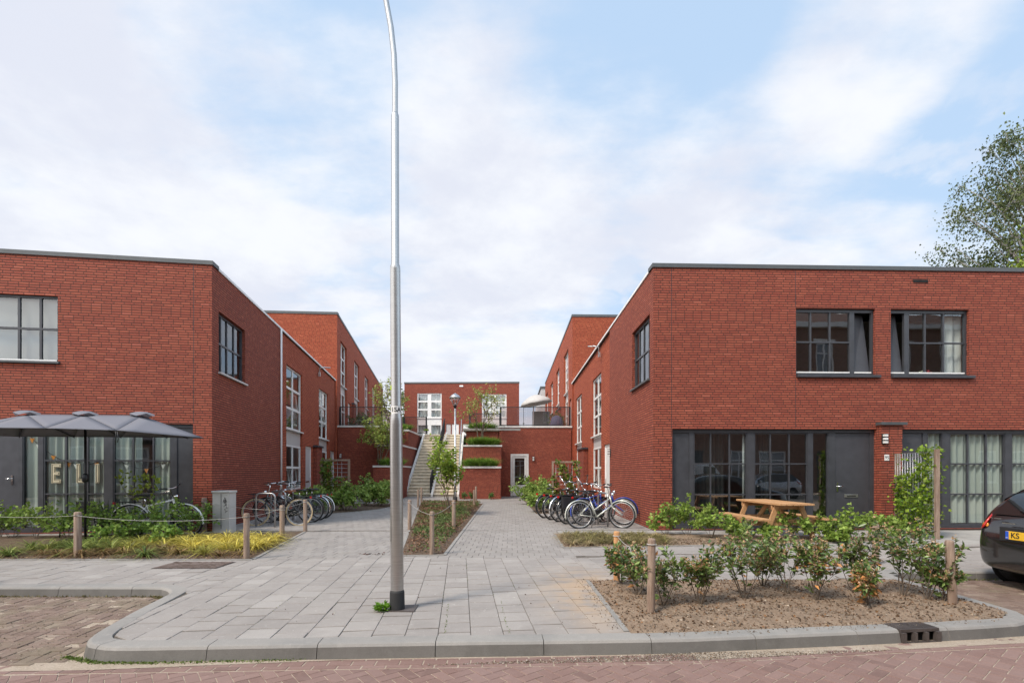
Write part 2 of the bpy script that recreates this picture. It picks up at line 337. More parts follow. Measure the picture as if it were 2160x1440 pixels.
# brushed metal of the lamp post
m, g, b = mat('brushed_aluminium'); tc = g.add('ShaderNodeTexCoord'); mp = g.add('ShaderNodeMapping'); g.l.new(tc.outputs['Object'], mp.inputs[0]); mp.inputs['Scale'].default_value = (2, 2, 160)
n = g.noise(mp.outputs[0], 1, 4, .6); n2 = g.noise(tc.outputs['Object'], 1.2, 4, .6)
c = g.mix(g.ramp(n, .3, .7), (.36, .35, .34), (.50, .49, .48)); c = g.mix(g.ramp(n2, .4, .7, 0, .35), c, (.34, .33, .32)); g.l.new(c, b.inputs['Base Color'])
b.inputs['Metallic'].default_value = .85; b.inputs['Roughness'].default_value = .34; b.inputs['Anisotropic'].default_value = .5
ALU = m
def glass(name, tint=(.9, .95, .93), refl=1.0, rough=.0, body=.0, bodycol=(.1, .1, .1)):
    m, g, b = mat(name); g.n.remove(b); out = g.n['Material Output']
    ge = g.add('ShaderNodeNewGeometry'); dp = g.add('ShaderNodeVectorMath', operation='DOT_PRODUCT'); g.l.new(ge.outputs['Normal'], dp.inputs[0]); g.l.new(ge.outputs['Incoming'], dp.inputs[1])
    inv = g.math('SUBTRACT', 1.0, g.math('ABSOLUTE', dp.outputs['Value'])); f = g.math('ADD', g.math('MULTIPLY', g.math('POWER', inv, 5.0), .9), .065 * refl, clamp=True)
    tr = g.add('ShaderNodeBsdfTransparent'); tr.inputs[0].default_value = (*tint, 1)
    gl = g.add('ShaderNodeBsdfGlossy'); gl.inputs['Roughness'].default_value = rough; tg = g.add('ShaderNodeTexCoord'); bw = g.add('ShaderNodeBump'); bw.inputs['Strength'].default_value = .04; bw.inputs['Distance'].default_value = .02; g.l.new(g.noise(tg.outputs['Object'], 2.2, 1, .4), bw.inputs['Height']); g.l.new(bw.outputs[0], gl.inputs['Normal']); gl.inputs[0].default_value = (.95, .97, 1, 1)
    mx = g.add('ShaderNodeMixShader'); g.l.new(f, mx.inputs[0]); g.l.new(gl.outputs[0], mx.inputs[2])
    if body:
        df = g.add('ShaderNodeBsdfDiffuse'); df.inputs[0].default_value = (*bodycol, 1); m2 = g.add('ShaderNodeMixShader'); m2.inputs[0].default_value = body
        g.l.new(tr.outputs[0], m2.inputs[1]); g.l.new(df.outputs[0], m2.inputs[2]); g.l.new(m2.outputs[0], mx.inputs[1])
    else: g.l.new(tr.outputs[0], mx.inputs[1])
    g.l.new(mx.outputs[0], out.inputs[0]); return m
GLASS = glass('window_glass', (.92, .97, .95), 2.0)
GLASSD = glass('dark_window_glass', (.55, .6, .6), 2.8)
RAILG = glass('tinted_railing_glass', (.72, .66, .66), 1.0, body=.10, bodycol=(.25, .2, .2))
CLEARG = glass('clear_glass', (.93, .95, .95), 1.0)
CARG = glass('car_glass', (.10, .11, .11), 1.3)
def cloth(name, col, tr=.5):
    m, g, b = mat(name); g.n.remove(b); out = g.n['Material Output']
    df = g.add('ShaderNodeBsdfDiffuse'); df.inputs[0].default_value = (*col, 1); tl = g.add('ShaderNodeBsdfTranslucent'); tl.inputs[0].default_value = (*col, 1)
    mx = g.add('ShaderNodeMixShader'); mx.inputs[0].default_value = tr; g.l.new(df.outputs[0], mx.inputs[1]); g.l.new(tl.outputs[0], mx.inputs[2]); g.l.new(mx.outputs[0], out.inputs[0]); return m
CURT = cloth('sheer_curtain', (.43, .465, .43), .15)
CURTG = cloth('grey_curtain', (.13, .125, .12), .2)
FABG = cloth('grey_canvas', (.24, .24, .27), .25)
CURTW = cloth('white_curtain', (.8, .8, .8), .3)
def leafm(name, ca, cb, tr=.3, rough=.5, attr=False, spec=.3):
    m, g, b = mat(name); ge = g.add('ShaderNodeNewGeometry')
    if attr:
        at = g.add('ShaderNodeAttribute'); at.attribute_name = 'Col'; c = at.outputs['Color']
        hs = g.add('ShaderNodeHueSaturation'); g.l.new(c, hs.inputs['Color']); g.l.new(g.ramp(ge.outputs['Random Per Island'], 0, 1, .7, 1.3), hs.inputs['Value']); c = hs.outputs[0]
    else:
        c = g.mix(ge.outputs['Random Per Island'], ca, cb)
    g.l.new(c, b.inputs['Base Color']); b.inputs['Roughness'].default_value = rough; b.inputs['Specular IOR Level'].default_value = spec
    tl = g.add('ShaderNodeBsdfTranslucent'); g.l.new(c, tl.inputs[0]); mx = g.add('ShaderNodeMixShader'); mx.inputs[0].default_value = tr
    g.l.new(b.outputs[0], mx.inputs[1]); g.l.new(tl.outputs[0], mx.inputs[2]); g.l.new(mx.outputs[0], g.n['Material Output'].inputs[0]); return m
LEAFC = leafm('leaf_coloured', None, None, .35, attr=True)
LEAFD = leafm('glossy_leaf', None, None, .12, rough=.35, attr=True, spec=.5)

# ------------------------------------------------------------------ foliage builders (numpy)
class Leaves:
    def __init__(s): s.V = []; s.F = []; s.Cc = []; s.n = 0
    def add(s, pos, dirs, size, width=.45, fold=.15, col=(.1, .2, .05), jit=.15, droop=0.0):
        """kite shaped leaves: pos (n,3), dirs (n,3) unit, size (n,) or scalar"""
        pos = np.asarray(pos, float); n = len(pos)
        if n == 0: return
        d = np.asarray(dirs, float); d = d / (np.linalg.norm(d, axis=1, keepdims=True) + 1e-9)
        size = np.broadcast_to(np.asarray(size, float), (n,))[:, None]
        r = RNG.normal(size=(n, 3)); sd = np.cross(d, r); sd /= (np.linalg.norm(sd, axis=1, keepdims=True) + 1e-9)
        up = np.cross(sd, d)
        a = pos; tip = pos + d*size - np.array([0, 0, 1.0])*droop*size; mid = pos + d*size*.45
        l = mid + sd*size*width*.5 + up*size*fold; rr = mid - sd*size*width*.5 + up*size*fold
        V = np.stack([a, l, tip, rr], 1).reshape(-1, 3); k = np.arange(n)[:, None]*4 + s.n
        # two triangles sharing the midrib so the leaf folds
        s.F.append(np.concatenate([k + np.array([[0, 2, 1]]), k + np.array([[0, 3, 2]])], 0)); s.V.append(V)
        c = np.asarray(col, float)
        if c.ndim == 1: c = np.broadcast_to(c, (n, 3))
        c = c * (1 + RNG.uniform(-jit, jit, (n, 1))); cc = np.repeat(np.concatenate([c, np.ones((n, 1))], 1), 4, 0); s.Cc.append(cc); s.n += 4*n
    def blades(s, base, dirs, length, width, col, bend=.6, seg=3):
        base = np.asarray(base, float); n = len(base); d = np.asarray(dirs, float); d /= (np.linalg.norm(d, axis=1, keepdims=True)+1e-9)
        L = np.broadcast_to(np.asarray(length, float), (n,))[:, None]
        h = d.copy(); h[:, 2] = 0; h /= (np.linalg.norm(h, axis=1, keepdims=True)+1e-9); sd = np.stack([-h[:, 1], h[:, 0], np.zeros(n)], 1)
        b = np.broadcast_to(np.asarray(bend, float), (n,))[:, None]
        pts = []
        for k in range(seg+1):
            t = k/seg; p = base + d*L*t; p = p + h*L*b*t*t*.5; p[:, 2] -= (L*b*t*t*.75)[:, 0]
            p[:, 2] = np.maximum(p[:, 2], base[:, 2] + .004)
            w = width*(1 - t**1.5)*.5 if k < seg else 0
            if k < seg: pts += [p - sd*w, p + sd*w]
            else: pts += [p]
        m = 2*seg+1; V = np.stack(pts, 1).reshape(-1, 3); o = np.arange(n)[:, None]*m + s.n
        for k in range(seg-1):
            s.F.append(o + np.array([[2*k, 2*k+1, 2*k+3]])); s.F.append(o + np.array([[2*k, 2*k+3, 2*k+2]]))
        s.F.append(o + np.array([[2*seg-2, 2*seg-1, 2*seg]])); s.V.append(V)
        c = np.asarray(col, float)
        if c.ndim == 1: c = np.broadcast_to(c, (n, 3))
        c = c*(1+RNG.uniform(-.15, .15, (n, 1))); s.Cc.append(np.repeat(np.concatenate([c, np.ones((n, 1))], 1), m, 0)); s.n += m*n
    def build(s, name, matl, parent=None, loc=(0, 0, 0), local=False, **kw):
        V = np.concatenate(s.V); Fc = np.concatenate(s.F).astype(np.int32); Cc = np.clip(np.concatenate(s.Cc), 0, 1)
        ori = np.zeros(3)
        if not local:
            if parent is not None: ori = np.array(ABS[parent])
            else: ori = np.array(loc, float)
        V = V - ori; me = bpy.data.meshes.new(name); me.vertices.add(len(V)); me.vertices.foreach_set('co', V.astype(np.float32).ravel())
        me.loops.add(len(Fc)*3); me.loops.foreach_set('vertex_index', Fc.ravel()); me.polygons.add(len(Fc))
        me.polygons.foreach_set('loop_start', np.arange(0, len(Fc)*3, 3, dtype=np.int32))
        ca = me.color_attributes.new('Col', 'FLOAT_COLOR', 'POINT'); ca.data.foreach_set('color', Cc.astype(np.float32).ravel())
        me.materials.append(matl); me.update(calc_edges=True)
        o = bpy.data.objects.new(name, me); C.objects.link(o)
        if parent is not None: o.parent = parent
        else: o.location = ori
        ABS[o] = Vector(ori); return tag(o, **kw)
def grow(mb, p, d, length, rad, depth, out, spread=.6, up=.15, seg=3, kids=3, shrink=.68, nside=5, droop=0.0):
    """branch recursion, fills out with (point, direction, depth)"""
    pts = [Vector(p)]; dd = Vector(d).normalized(); rr = [rad]
    for k in range(seg):
        dd = (dd + Vector((random.uniform(-.18, .18), random.uniform(-.18, .18), random.uniform(-.08, .12) + up*.3 - droop))).normalized()
        pts.append(pts[-1] + dd*(length/seg)); rr.append(rad*(1 - .55*(k+1)/seg)); out.append((pts[-1].copy(), dd.copy(), depth))
    mb.tube(pts, rr, nside if depth > 1 else 4, cap=False)
    if depth <= 0: return
    for k in range(kids):
        t = random.uniform(.35, 1.0); i = min(seg-1, int(t*seg)); q = pts[i].lerp(pts[i+1], t*seg-i)
        a = random.uniform(0, 2*math.pi); side = dd.orthogonal().normalized(); side = Matrix.Rotation(a, 3, dd) @ side
        nd = (dd*(1-spread) + side*spread + Vector((0, 0, up))).normalized()
        grow(mb, q, nd, length*shrink*random.uniform(.8, 1.15), rad*.5, depth-1, out, spread, up, seg, kids, shrink, nside, droop)
def shrub(name, label, cat, loc, h, w, nst, leaf, leaves_per, col, col2=None, matl=None, group=None, brown=0.0, buds=0.0, spread=.65, depth=2, kids=3, width=.5, lw=None, up=.12, lean=.5, stemr=.008, clip_low=0.0, rosette=False):
    t = thing(name, label, cat, loc, group=group); mb = MB(); out = []
    for k in range(nst):
        a = 2*math.pi*(k + random.uniform(-.3, .3))/nst; st = Vector(loc) + Vector((math.cos(a)*.04*w, math.sin(a)*.04*w, 0))
        d = Vector((math.cos(a)*lean*random.uniform(.3, 1)*w/h, math.sin(a)*lean*random.uniform(.3, 1)*w/h, 1))
        grow(mb, st, d, h*random.uniform(.45, .62), stemr*random.uniform(.7, 1.2), depth, out, spread, up, 3, kids, .62, 5)
    zmax = max(o[0].z for o in out) - loc[2]; f = h/zmax
    for i, v in enumerate(mb.v): mb.v[i] = (v[0], v[1], loc[2] + (v[2]-loc[2])*f)
    mb.build('stem', BARK, t)
    L = Leaves(); pos = []; dirs = []; cols = []; sz = []
    c1 = np.array(col); c2 = np.array(col2 if col2 is not None else col)
    for p, d, dep in out:
        if dep > depth-1 and random.random() < .6: continue
        p = Vector((p.x, p.y, loc[2] + (p.z-loc[2])*f))
        if p.z - loc[2] < clip_low*h: continue
        hgt = (p.z-loc[2])/h
        n = max(1, int(leaves_per*random.uniform(.6, 1.4)))
        isb = random.random() < brown * (1.6 - 1.4*hgt)
        for q in range(n):
            a = random.uniform(0, 6.283); side = d.orthogonal().normalized(); side = Matrix.Rotation(a, 3, d) @ side
            ld = d*random.uniform(.3, .9) + side*random.uniform(.6, 1.1) + Vector((0, 0, random.uniform(-.35, .35) - (.5 if isb else 0)))
            pos.append(p + side*.01 - d*random.uniform(0, .05)); dirs.append(ld); sz.append(leaf*random.uniform(.65, 1.25))
            cols.append(np.array((.50, .24, .09)) * random.uniform(.6, 1.3) if isb else c1 + (c2-c1)*random.random())
    L.add(pos, np.array([list(x) for x in dirs]), np.array(sz), width, .12, np.array(cols), .18, .1)
    if buds:
        bp = []; bd = []
        for p, d, dep in out:
            if dep == 0 and random.random() < buds and (p.z-loc[2])*f > .35*h:
                p = Vector((p.x, p.y, loc[2] + (p.z-loc[2])*f))
                for q in range(9): bp.append(p + Vector((random.gauss(0, .011), random.gauss(0, .011), random.gauss(.012, .011)))); bd.append((random.gauss(0, 1), random.gauss(0, 1), random.gauss(.8, 1)))
        if bp: L.add(bp, np.array(bd), .022, .8, .2, (.42, .27, .15), .3)
    L.build('foliage', matl or LEAFC, t)
    return t
# ------------------------------------------------------------------ walls with openings
class Wall:
    """vertical wall from P0 to P1 (left to right as seen from outside)"""
    def __init__(s, P0, P1):
        s.P0 = Vector((P0[0], P0[1])); s.P1 = Vector((P1[0], P1[1])); s.L = (s.P1-s.P0).length; s.d = (s.P1-s.P0)/s.L; s.n = Vector((s.d.y, -s.d.x)); s.open = []
    def at(s, u, z, o=0.0):
        p = s.P0 + s.d*u + s.n*o; return (p.x, p.y, z)
    def u(s, px):
        k = (px-CX)/F                       # ray x = k*y
        return (k*s.P0.y - s.P0.x)/(s.d.x - k*s.d.y)
    def z(s, px, py):
        y = s.P0.y + s.d.y*s.u(px); return EYE + (YH-py)*y/F
    def box(s, mb, u0, u1, z0, z1, o0, o1):
        a = [s.at(u0, z0, o0), s.at(u1, z0, o0), s.at(u1, z0, o1), s.at(u0, z0, o1)]
        b = [s.at(u0, z1, o0), s.at(u1, z1, o0), s.at(u1, z1, o1), s.at(u0, z1, o1)]
        mb.hexa(a[::-1], b[::-1])
    def mesh(s, mb, z0, z1, u0=0.0, u1=None, depth=.12, off=0.0):
        u1 = s.L if u1 is None else u1
        us = sorted({u0, u1, *[x for o in s.open for x in o[:2] if u0 < x < u1]}); zs = sorted({z0, z1, *[x for o in s.open for x in o[2:4] if z0 < x < z1]})
        for a, b in zip(us, us[1:]):
            for c, d in zip(zs, zs[1:]):
                m = ((a+b)/2, (c+d)/2)
                if any(o[0] < m[0] < o[1] and o[2] < m[1] < o[3] for o in s.open): continue
                mb.poly([s.at(a, c, off), s.at(b, c, off), s.at(b, d, off), s.at(a, d, off)])
        for o in s.open:
            a, b, c, d = max(o[0], u0), min(o[1], u1), max(o[2], z0), min(o[3], z1)
            if b <= a: continue
            q = off - (o[4] if len(o) > 4 else depth)
            mb.poly([s.at(a, c, off), s.at(a, d, off), s.at(a, d, q), s.at(a, c, q)]); mb.poly([s.at(b, c, q), s.at(b, d, q), s.at(b, d, off), s.at(b, c, off)])
            mb.poly([s.at(a, d, off), s.at(b, d, off), s.at(b, d, q), s.at(a, d, q)])
            if c > z0 + .01: mb.poly([s.at(a, c, q), s.at(b, c, q), s.at(b, c, off), s.at(a, c, off)])
def curtain(wall, u0, u1, z0, z1, o, m, label, folds=9, amp=.03, group=None):
    mb = MB(); mb.smooth = True; n = max(8, int((u1-u0)*60)); ph = random.uniform(0, 6)
    prev = None
    for k in range(n+1):
        u = u0 + (u1-u0)*k/n; a = amp*(math.sin(u*folds*2*math.pi + ph + .8*math.sin(u*5+ph)) + .5*math.sin(u*folds*4.7 + ph*2))
        cur = (mb.pt(wall.at(u, z0, o+a*1.25)), mb.pt(wall.at(u, z1, o+a*.7)))
        if prev: mb.face((prev[0], cur[0], cur[1], prev[1]))
        prev = cur
    c = wall.at((u0+u1)/2, z0, o)
    return mb.build('curtain', m, None, loc=c, label=label, cat='curtain', group=group)
def glazing(parent, wall, u0, u1, z0, z1, cols, rows, m, gm, fw=.06, mw=.03, o=-.07, th=.06, name='window', sill=None, sillm=None, sw=None, label=None, glasso=None):
    """frame with muntins (part) and pane, sill (sub-parts). cols / rows: fractions of inner muntins"""
    mb = MB(); W_ = wall
    W_.box(mb, u0, u0+fw, z0, z1, o-th, o); W_.box(mb, u1-fw, u1, z0, z1, o-th, o)
    W_.box(mb, u0+fw, u1-fw, z0, z0+fw, o-th, o-.001); W_.box(mb, u0+fw, u1-fw, z1-fw, z1, o-th, o-.001)
    for k, c in enumerate(cols):
        w = mw
        if isinstance(c, tuple): c, w = c
        u = u0 + (u1-u0)*c; W_.box(mb, u-w/2, u+w/2, z0+fw, z1-fw, o-th+.004, o-.008)
    for c in rows:
        w = mw
        if isinstance(c, tuple): c, w = c
        z = z0 + (z1-z0)*c; W_.box(mb, u0+fw, u1-fw, z-w/2, z+w/2, o-th+.007, o-.005)
    fr = mb.build(name, m, parent, bevel=0)
    if label: fr['label'] = label
    p = MB(); q = o - th*.55; p.poly([W_.at(u0+fw*.5, z0+fw*.5, q), W_.at(u1-fw*.5, z0+fw*.5, q), W_.at(u1-fw*.5, z1-fw*.5, q), W_.at(u0+fw*.5, z1-fw*.5, q)]); p.build('pane', gm, fr)
    if sill is not None:
        sb = MB(); W_.box(sb, u0-.03, u1+.05, z0-.05, z0-.002, -.10, sill); sb.build('sill', sillm or m, fr)
    return fr
def wall_lamp(wall, u, z, label):
    c = wall.at(u, z, .04); t = thing('wall_lamp', label, 'wall lamp', c); mb = MB()
    wall.box(mb, u-.055, u+.055, z-.13, z+.13, .001, .03); mb.build('housing', BLACKM, t); d = MB()
    for k in (-.085, 0, .085): d = MB(); wall.box(d, u-.045, u+.045, z+k-.03, z+k+.03, .031, .10); d.build('diffuser', WHITE, t, bevel=.004)
    e = MB()
    for k0, k1 in ((-.0525, -.0325), (.0325, .0525), (.118, .128)): e = MB(); wall.box(e, u-.05, u+.05, z+k0, z+k1, .031, .106); e.build('louvre', BLACKM, t)
    return t
def text_mesh(name, txt, size, m, parent, Mx, label=None, cat=None, extr=.002, bold=0.0, loc=None, bend=None):
    cu = bpy.data.curves.new(name, 'FONT'); cu.body = txt; cu.size = size; cu.extrude = extr; cu.align_x = 'CENTER'; cu.align_y = 'CENTER'; cu.offset = bold
    ob = bpy.data.objects.new(name, cu); C.objects.link(ob); bpy.context.view_layer.update()
    me = bpy.data.meshes.new_from_object(ob.evaluated_get(bpy.context.evaluated_depsgraph_get())); bpy.data.objects.remove(ob)
    ori = ABS.get(parent, Vector()) if parent is not None else Vector(loc or (0, 0, 0))
    for v in me.vertices:
        c = v.co.copy()
        if bend: a = c.x/bend; c = Vector((math.sin(a)*(bend+c.z), c.y, math.cos(a)*(bend+c.z)-bend))
        v.co = (Mx @ c) - ori
    me.materials.clear(); me.materials.append(m); o = bpy.data.objects.new(name, me); C.objects.link(o)
    if parent is not None: o.parent = parent; ABS[o] = ori
    else: o.location = ori; ABS[o] = ori
    return tag(o, label, cat)
def wall_matrix(wall, u, z, o):
    """x along the wall, y up, z outward"""
    p = wall.at(u, z, o); return Matrix(((wall.d.x, 0, wall.n.x, p[0]), (wall.d.y, 0, wall.n.y, p[1]), (0, 1, 0, p[2]), (0, 0, 0, 1)))
def number_plate(wall, u, z, txt, label):
    c = wall.at(u, z, .01); t = thing('number_plate', label, 'number plate', c); mb = MB(); wall.box(mb, u-.06, u+.06, z-.075, z+.075, .001, .012); mb.build('plate', WHITE, t, bevel=.003)
    text_mesh('digits', txt, .11, BLACKP, t, wall_matrix(wall, u, z, .014), extr=.001)

TOP = 6.65; TOP2 = 10.57; DECK = 4.0
cL = (-7.51, 12.46); cR = (3.577, 12.6)
LF = Wall((-17.0, 11.06), cL); RF = Wall(cR, (20.0, 13.12))
eL = (-10.08, 28.46); eR = (3.55, 29.55)
LS = Wall(cL, eL); RS = Wall(eR, cR)
sL = LS.u(590.5); sR = RS.u(1286)
tL0 = (-12.64+.0, 28.87)
def along(a, b, y):
    t = (y-a[1])/(b[1]-a[1]); return (a[0]+(b[0]-a[0])*t, y)
TLc = along(cL, eL, 28.87); TLe = along(cL, eL, 55.9)
TRc = (3.55, 29.3); TRe = (3.47, 52.0)
LT = Wall(TLc, TLe); RT = Wall(TRe, TRc)
LTF = Wall((-24, 27.9), TLc); RTF = Wall(TRc, (16, 29.6))

def coping(parent, pts, z, m=ZINC, w=.34, h=.10, out=.03, closed=False, h0=0):
    """flat roof edge trim following the outline pts (outside on the right of travel = outward normal)"""
    mb = MB()
    for a, b in zip(pts, pts[1:]):
        w_ = Wall(a, b); w_.box(mb, -out*.99, w_.L+out*.99, z, z+h, -w, out)
    return mb.build('roof_edge', m, parent)
def shell(mb, fp, z0, z1, skip=()):
    n = len(fp)
    for k in range(n):
        if k in skip: continue
        a, b = fp[k], fp[(k+1) % n]; mb.poly([(a[0], a[1], z0), (b[0], b[1], z0), (b[0], b[1], z1), (a[0], a[1], z1)])

# ================================================================= LEFT HOUSE
HL = thing('brick_house', 'long low red brick house on the left behind the grey parasol', 'house', (cL[0], cL[1], 0))
u = LF.u
gL0, gL1 = LF.L - (LF.L-u(407)) , u(407)
zg = LF.z(407, 894)
LF.open.append((u(32)-1.6, u(407), 0.02, zg, .12))
uwin = (u(122)-2.05, u(122), LF.z(122, 768), LF.z(122, 624))
LF.open.append(uwin)
# bedroom window in the side wall
sw0, sw1 = LS.u(461.5), LS.u(517); LS.open.append((sw0, sw1, LS.z(461.5, 788), LS.z(461.5, 656)))
W1 = (LS.u(607), LS.u(640)); W2 = (LS.u(675), LS.u(694))
zt = LS.z(607, 767); zb1 = LS.z(607, 902); zp = LS.z(607, 936); 
LS.open.append((*W1, .75, zt)); LS.open.append((*W2, .75, zt))
zd = LS.z(647, 940); LS.open.append((LS.u(647), LS.u(660.5), .02, zd)); LS.open.append((LS.u(699), LS.u(707.5), .02, zd))
mb = MB(); LF.mesh(mb, 0, TOP); LS.mesh(mb, 0, TOP, 0, sL)
fpL = [(-17.0, 11.06), cL, eL, (-20, 28.2)]
shell(mb, fpL, 0, TOP, skip=(0, 1)); mb.build('wall', BRICK, HL)
mb = MB(); LS.mesh(mb, 0, TOP, sL, LS.L, off=-.05); mb.poly([LS.at(sL, 0, 0), LS.at(sL, 0, -.05), LS.at(sL, TOP, -.05), LS.at(sL, TOP, 0)]); mb.build('wall', BRICK2, HL, label='orange tinted brick wall of the rear part with tall white windows')
mb = MB(); mb.poly([(p[0], p[1], TOP-.02) for p in fpL]); mb.build('roof', ROOFM, HL)
coping(HL, [(-17.0, 11.06), cL], TOP); 
mb = MB(); LS.box(mb, .05, LS.L, TOP, TOP+.065, -.3, .028); mb.build('roof_edge', simple('pale_coping', (.78, .78, .78), .5), HL)
mb = MB(); shell(mb, [(-17+.3, 11.4), (cL[0]-.3, cL[1]+.25), (-8.9, 21), (-17, 21)], 0, 0); 
# interior: floors and back wall so the rooms read as rooms
mb = MB(); mb.poly([(-16.8, 14.6, .0), (-8.3, 15.9, .0), (-8.3, 15.9, 6.4), (-16.8, 14.6, 6.4)]); mb.poly([(-16.8, 11.3, 3.1), (-7.75, 12.6, 3.1), (-8.4, 15.9, 3.1), (-16.8, 14.6, 3.1)]); mb.poly([(-16.8, 11.3, .03), (-7.75, 12.6, .03), (-8.4, 15.9, .03), (-16.8, 14.6, .03)]); mb.build('inner_wall', INNER, HL)
mb = MB(); mb.poly([LS.at(sL+.5, .05, -1.4), LS.at(LS.L-.3, .05, -1.4), LS.at(LS.L-.3, 6.4, -1.4), LS.at(sL+.5, 6.4, -1.4)]); mb.build('inner_wall', INNER, HL)
# shopfront
def shopfront(H, Wl, pxs, rows_z, z1, m=ANTH):
    pass
o = -.09
mb = MB()
X = lambda a: u(a)
zb = .12
posts = [(u(32), u(40.5)), (u(75), u(85)), (u(216), u(233)), (u(357), u(369)), (u(405), u(407))]
for a, b in posts: LF.box(mb, a, b, zb, zg-.09, o-.07, o)
LF.box(mb, u(32)-1.6, u(407), zg-.09, zg, o-.07, o+.012); LF.box(mb, u(32)-1.6, u(407), 0.02, zb, o-.07, o+.012)
LF.box(mb, u(369), u(405), zb, zg-.09, o-.05, o-.02)
fr = mb.build('shopfront_frame', ANTH, HL)
for n_, (a, b, cols) in enumerate([(85, 216, (132, 178)), (233, 357, (275, 318))]):
    fw = u(b)-u(a); glazing(HL, LF, u(a), u(b), zb+.001, zg-.091, [(u(c)-u(a))/fw for c in cols], [.335, .665], ANTH, GLASS, fw=.03, mw=.035, o=o-.01)
glazing(HL, LF, u(40.5), u(75), zb+.001, zg-.091, [], [], ANTH, GLASS, fw=.02, o=o-.01)
dm = MB(); LF.box(dm, u(32)-.95, u(32)-.004, zb+.001, zg-.095, o-.05, o-.02); dr = dm.build('door', ANTH2, HL, bevel=.004)
hb = MB(); hu = u(17.5); hz_ = LF.z(17, 1012); LF.box(hb, hu-.02, hu+.02, hz_-.11, hz_+.11, o-.019, o-.008); hb.tube([LF.at(hu, hz_+.03, o-.01), LF.at(hu, hz_+.03, o+.04), LF.at(hu-.10, hz_+.03, o+.045)], .011, 8); hb.build('handle', CHROME, dr)
k0 = u(32)-.95; mb = MB(); LF.box(mb, k0-.65, k0-.02, zb, zg-.09, o-.06, o-.005); mb.build('shopfront_frame', ANTH, HL)
curtain(LF, u(40), u(76), .15, zg-.1, -.185, CURT, 'pale sheer curtain behind the narrow pane beside the dark left door', 5)
curtain(LF, u(84), u(216), .15, zg-.1, -.185, CURT, 'pale sheer curtain behind the window with the cardboard letters', 6)
curtain(LF, u(233), u(290), .15, zg-.1, -.185, CURT, 'left half of the pale curtains behind the window where the white bicycle stands', 6)
curtain(LF, u(314), u(357), .15, zg-.1, -.185, CURT, 'right half of the pale curtains behind the window where the white bicycle stands', 6)
# upstairs window
a, b, c, d = uwin
glazing(HL, LF, a, b, c+.06, d, [(b-a-(u(122)-u(80)))/(b-a), (b-a-(u(122)-u(34)))/(b-a)], [.5], ANTH, GLASS, fw=.055, mw=.05, sill=.06, sillm=ZINC)
mb = MB(); LF.box(mb, a+.06, b-.06, c+.062, c+.11, -.068, -.05); mb.build('window_bead', WHITE, HL)
curtain(LF, a+.06, b-.06, c+.08, d-.08, -.2, cloth('reflection_cloth', (.34, .34, .345), .2), 'pale cloth standing in for the sky reflection in the upper window of the left facade', 2, .008)  # pale cloth added to brighten the pane like a sky reflection
# side window, dark frame in a deep reveal
a, b, c, d = LS.open[0][:4]
glazing(HL, LS, a, b, c+.05, d, [.20, .42, .68], [.5], ANTH, GLASS, fw=.06, mw=.045, o=-.08, sill=.07, sillm=PANEL)
# white stacked windows of the rear part
def white_stack(H, Wl, u0, u1, ztop, zs, zpb, zbot, off, rows=(.34, .66), gm=GLASS, sash=True):
    """tall white window: upper glazing, grey spandrel panel, lower glazing"""
    s_ = .5
    glazing(H, Wl, u0, u1, zs, ztop, [(.5, .12)], [(r, .09) for r in rows], WHITE, gm, fw=.07, o=off, sill=off+.13, sillm=WHITE)
    mb = MB(); Wl.box(mb, u0, u1, zpb, zs-.051, off-.05, off-.01); mb.build('spandrel_panel', PANEL, H)
    glazing(H, Wl, u0, u1, zbot, zpb-.001, [(.5, .12)], [(.5, .09)], WHITE, gm, fw=.07, o=off)
    if sash:      # tilted opening lights
        for (f0, f1, r0, r1, base) in ((.54, .95, rows[0]+.03, rows[1]-.03, (zs, ztop)), (.05, .46, .06, .46, (zbot, zpb)), (.54, .95, .06, .46, (zbot, zpb))):
            A, B = u0+(u1-u0)*f0, u0+(u1-u0)*f1; z0_, z1_ = base[0]+(base[1]-base[0])*r0, base[0]+(base[1]-base[0])*r1
            mb = MB()
            def q(uu, zz_, t): return Wl.at(uu, zz_, off-.07-(zz_-z0_)*.12-t)
            for (aa, bb, cc, dd) in ((A, A+.05, z0_, z1_), (B-.05, B, z0_, z1_), (A+.05, B-.05, z0_, z0_+.05), (A+.05, B-.05, z1_-.05, z1_)):
                mb.hexa([q(aa, cc, 0), q(bb, cc, 0), q(bb, cc, .04), q(aa, cc, .04)], [q(aa, dd, 0), q(bb, dd, 0), q(bb, dd, .04), q(aa, dd, .04)])
            mb.build('opening_light', WHITE, H)
white_stack(HL, LS, *W1, zt, zb1, zp, .75, -.12)
white_stack(HL, LS, *W2, zt, zb1, zp, .75, -.12)
for n_, (a, b) in enumerate(((647, 660.5), (699, 707.5))):
    A, B = LS.u(a), LS.u(b); mb = MB(); LS.box(mb, A, A+.08, .02, zd, -.17, -.10); LS.box(mb, B-.08, B, .02, zd, -.17, -.10); LS.box(mb, A+.08, B-.08, zd-.08, zd, -.17, -.101); mb.build('door_frame', WHITE, HL)
    mb = MB(); LS.box(mb, A+.08, B-.08, .03, zd-.081, -.16, -.12); dr = mb.build('door', PANEL, HL, label='pale grey front door in a white frame'); hb = MB(); LS.box(hb, B-.17, B-.13, 1.0, 1.2, -.119, -.105); LS.box(hb, A+.3, B-.3, 1.0, 1.05, -.119, -.105); hb.build('handle', CHROME, dr)
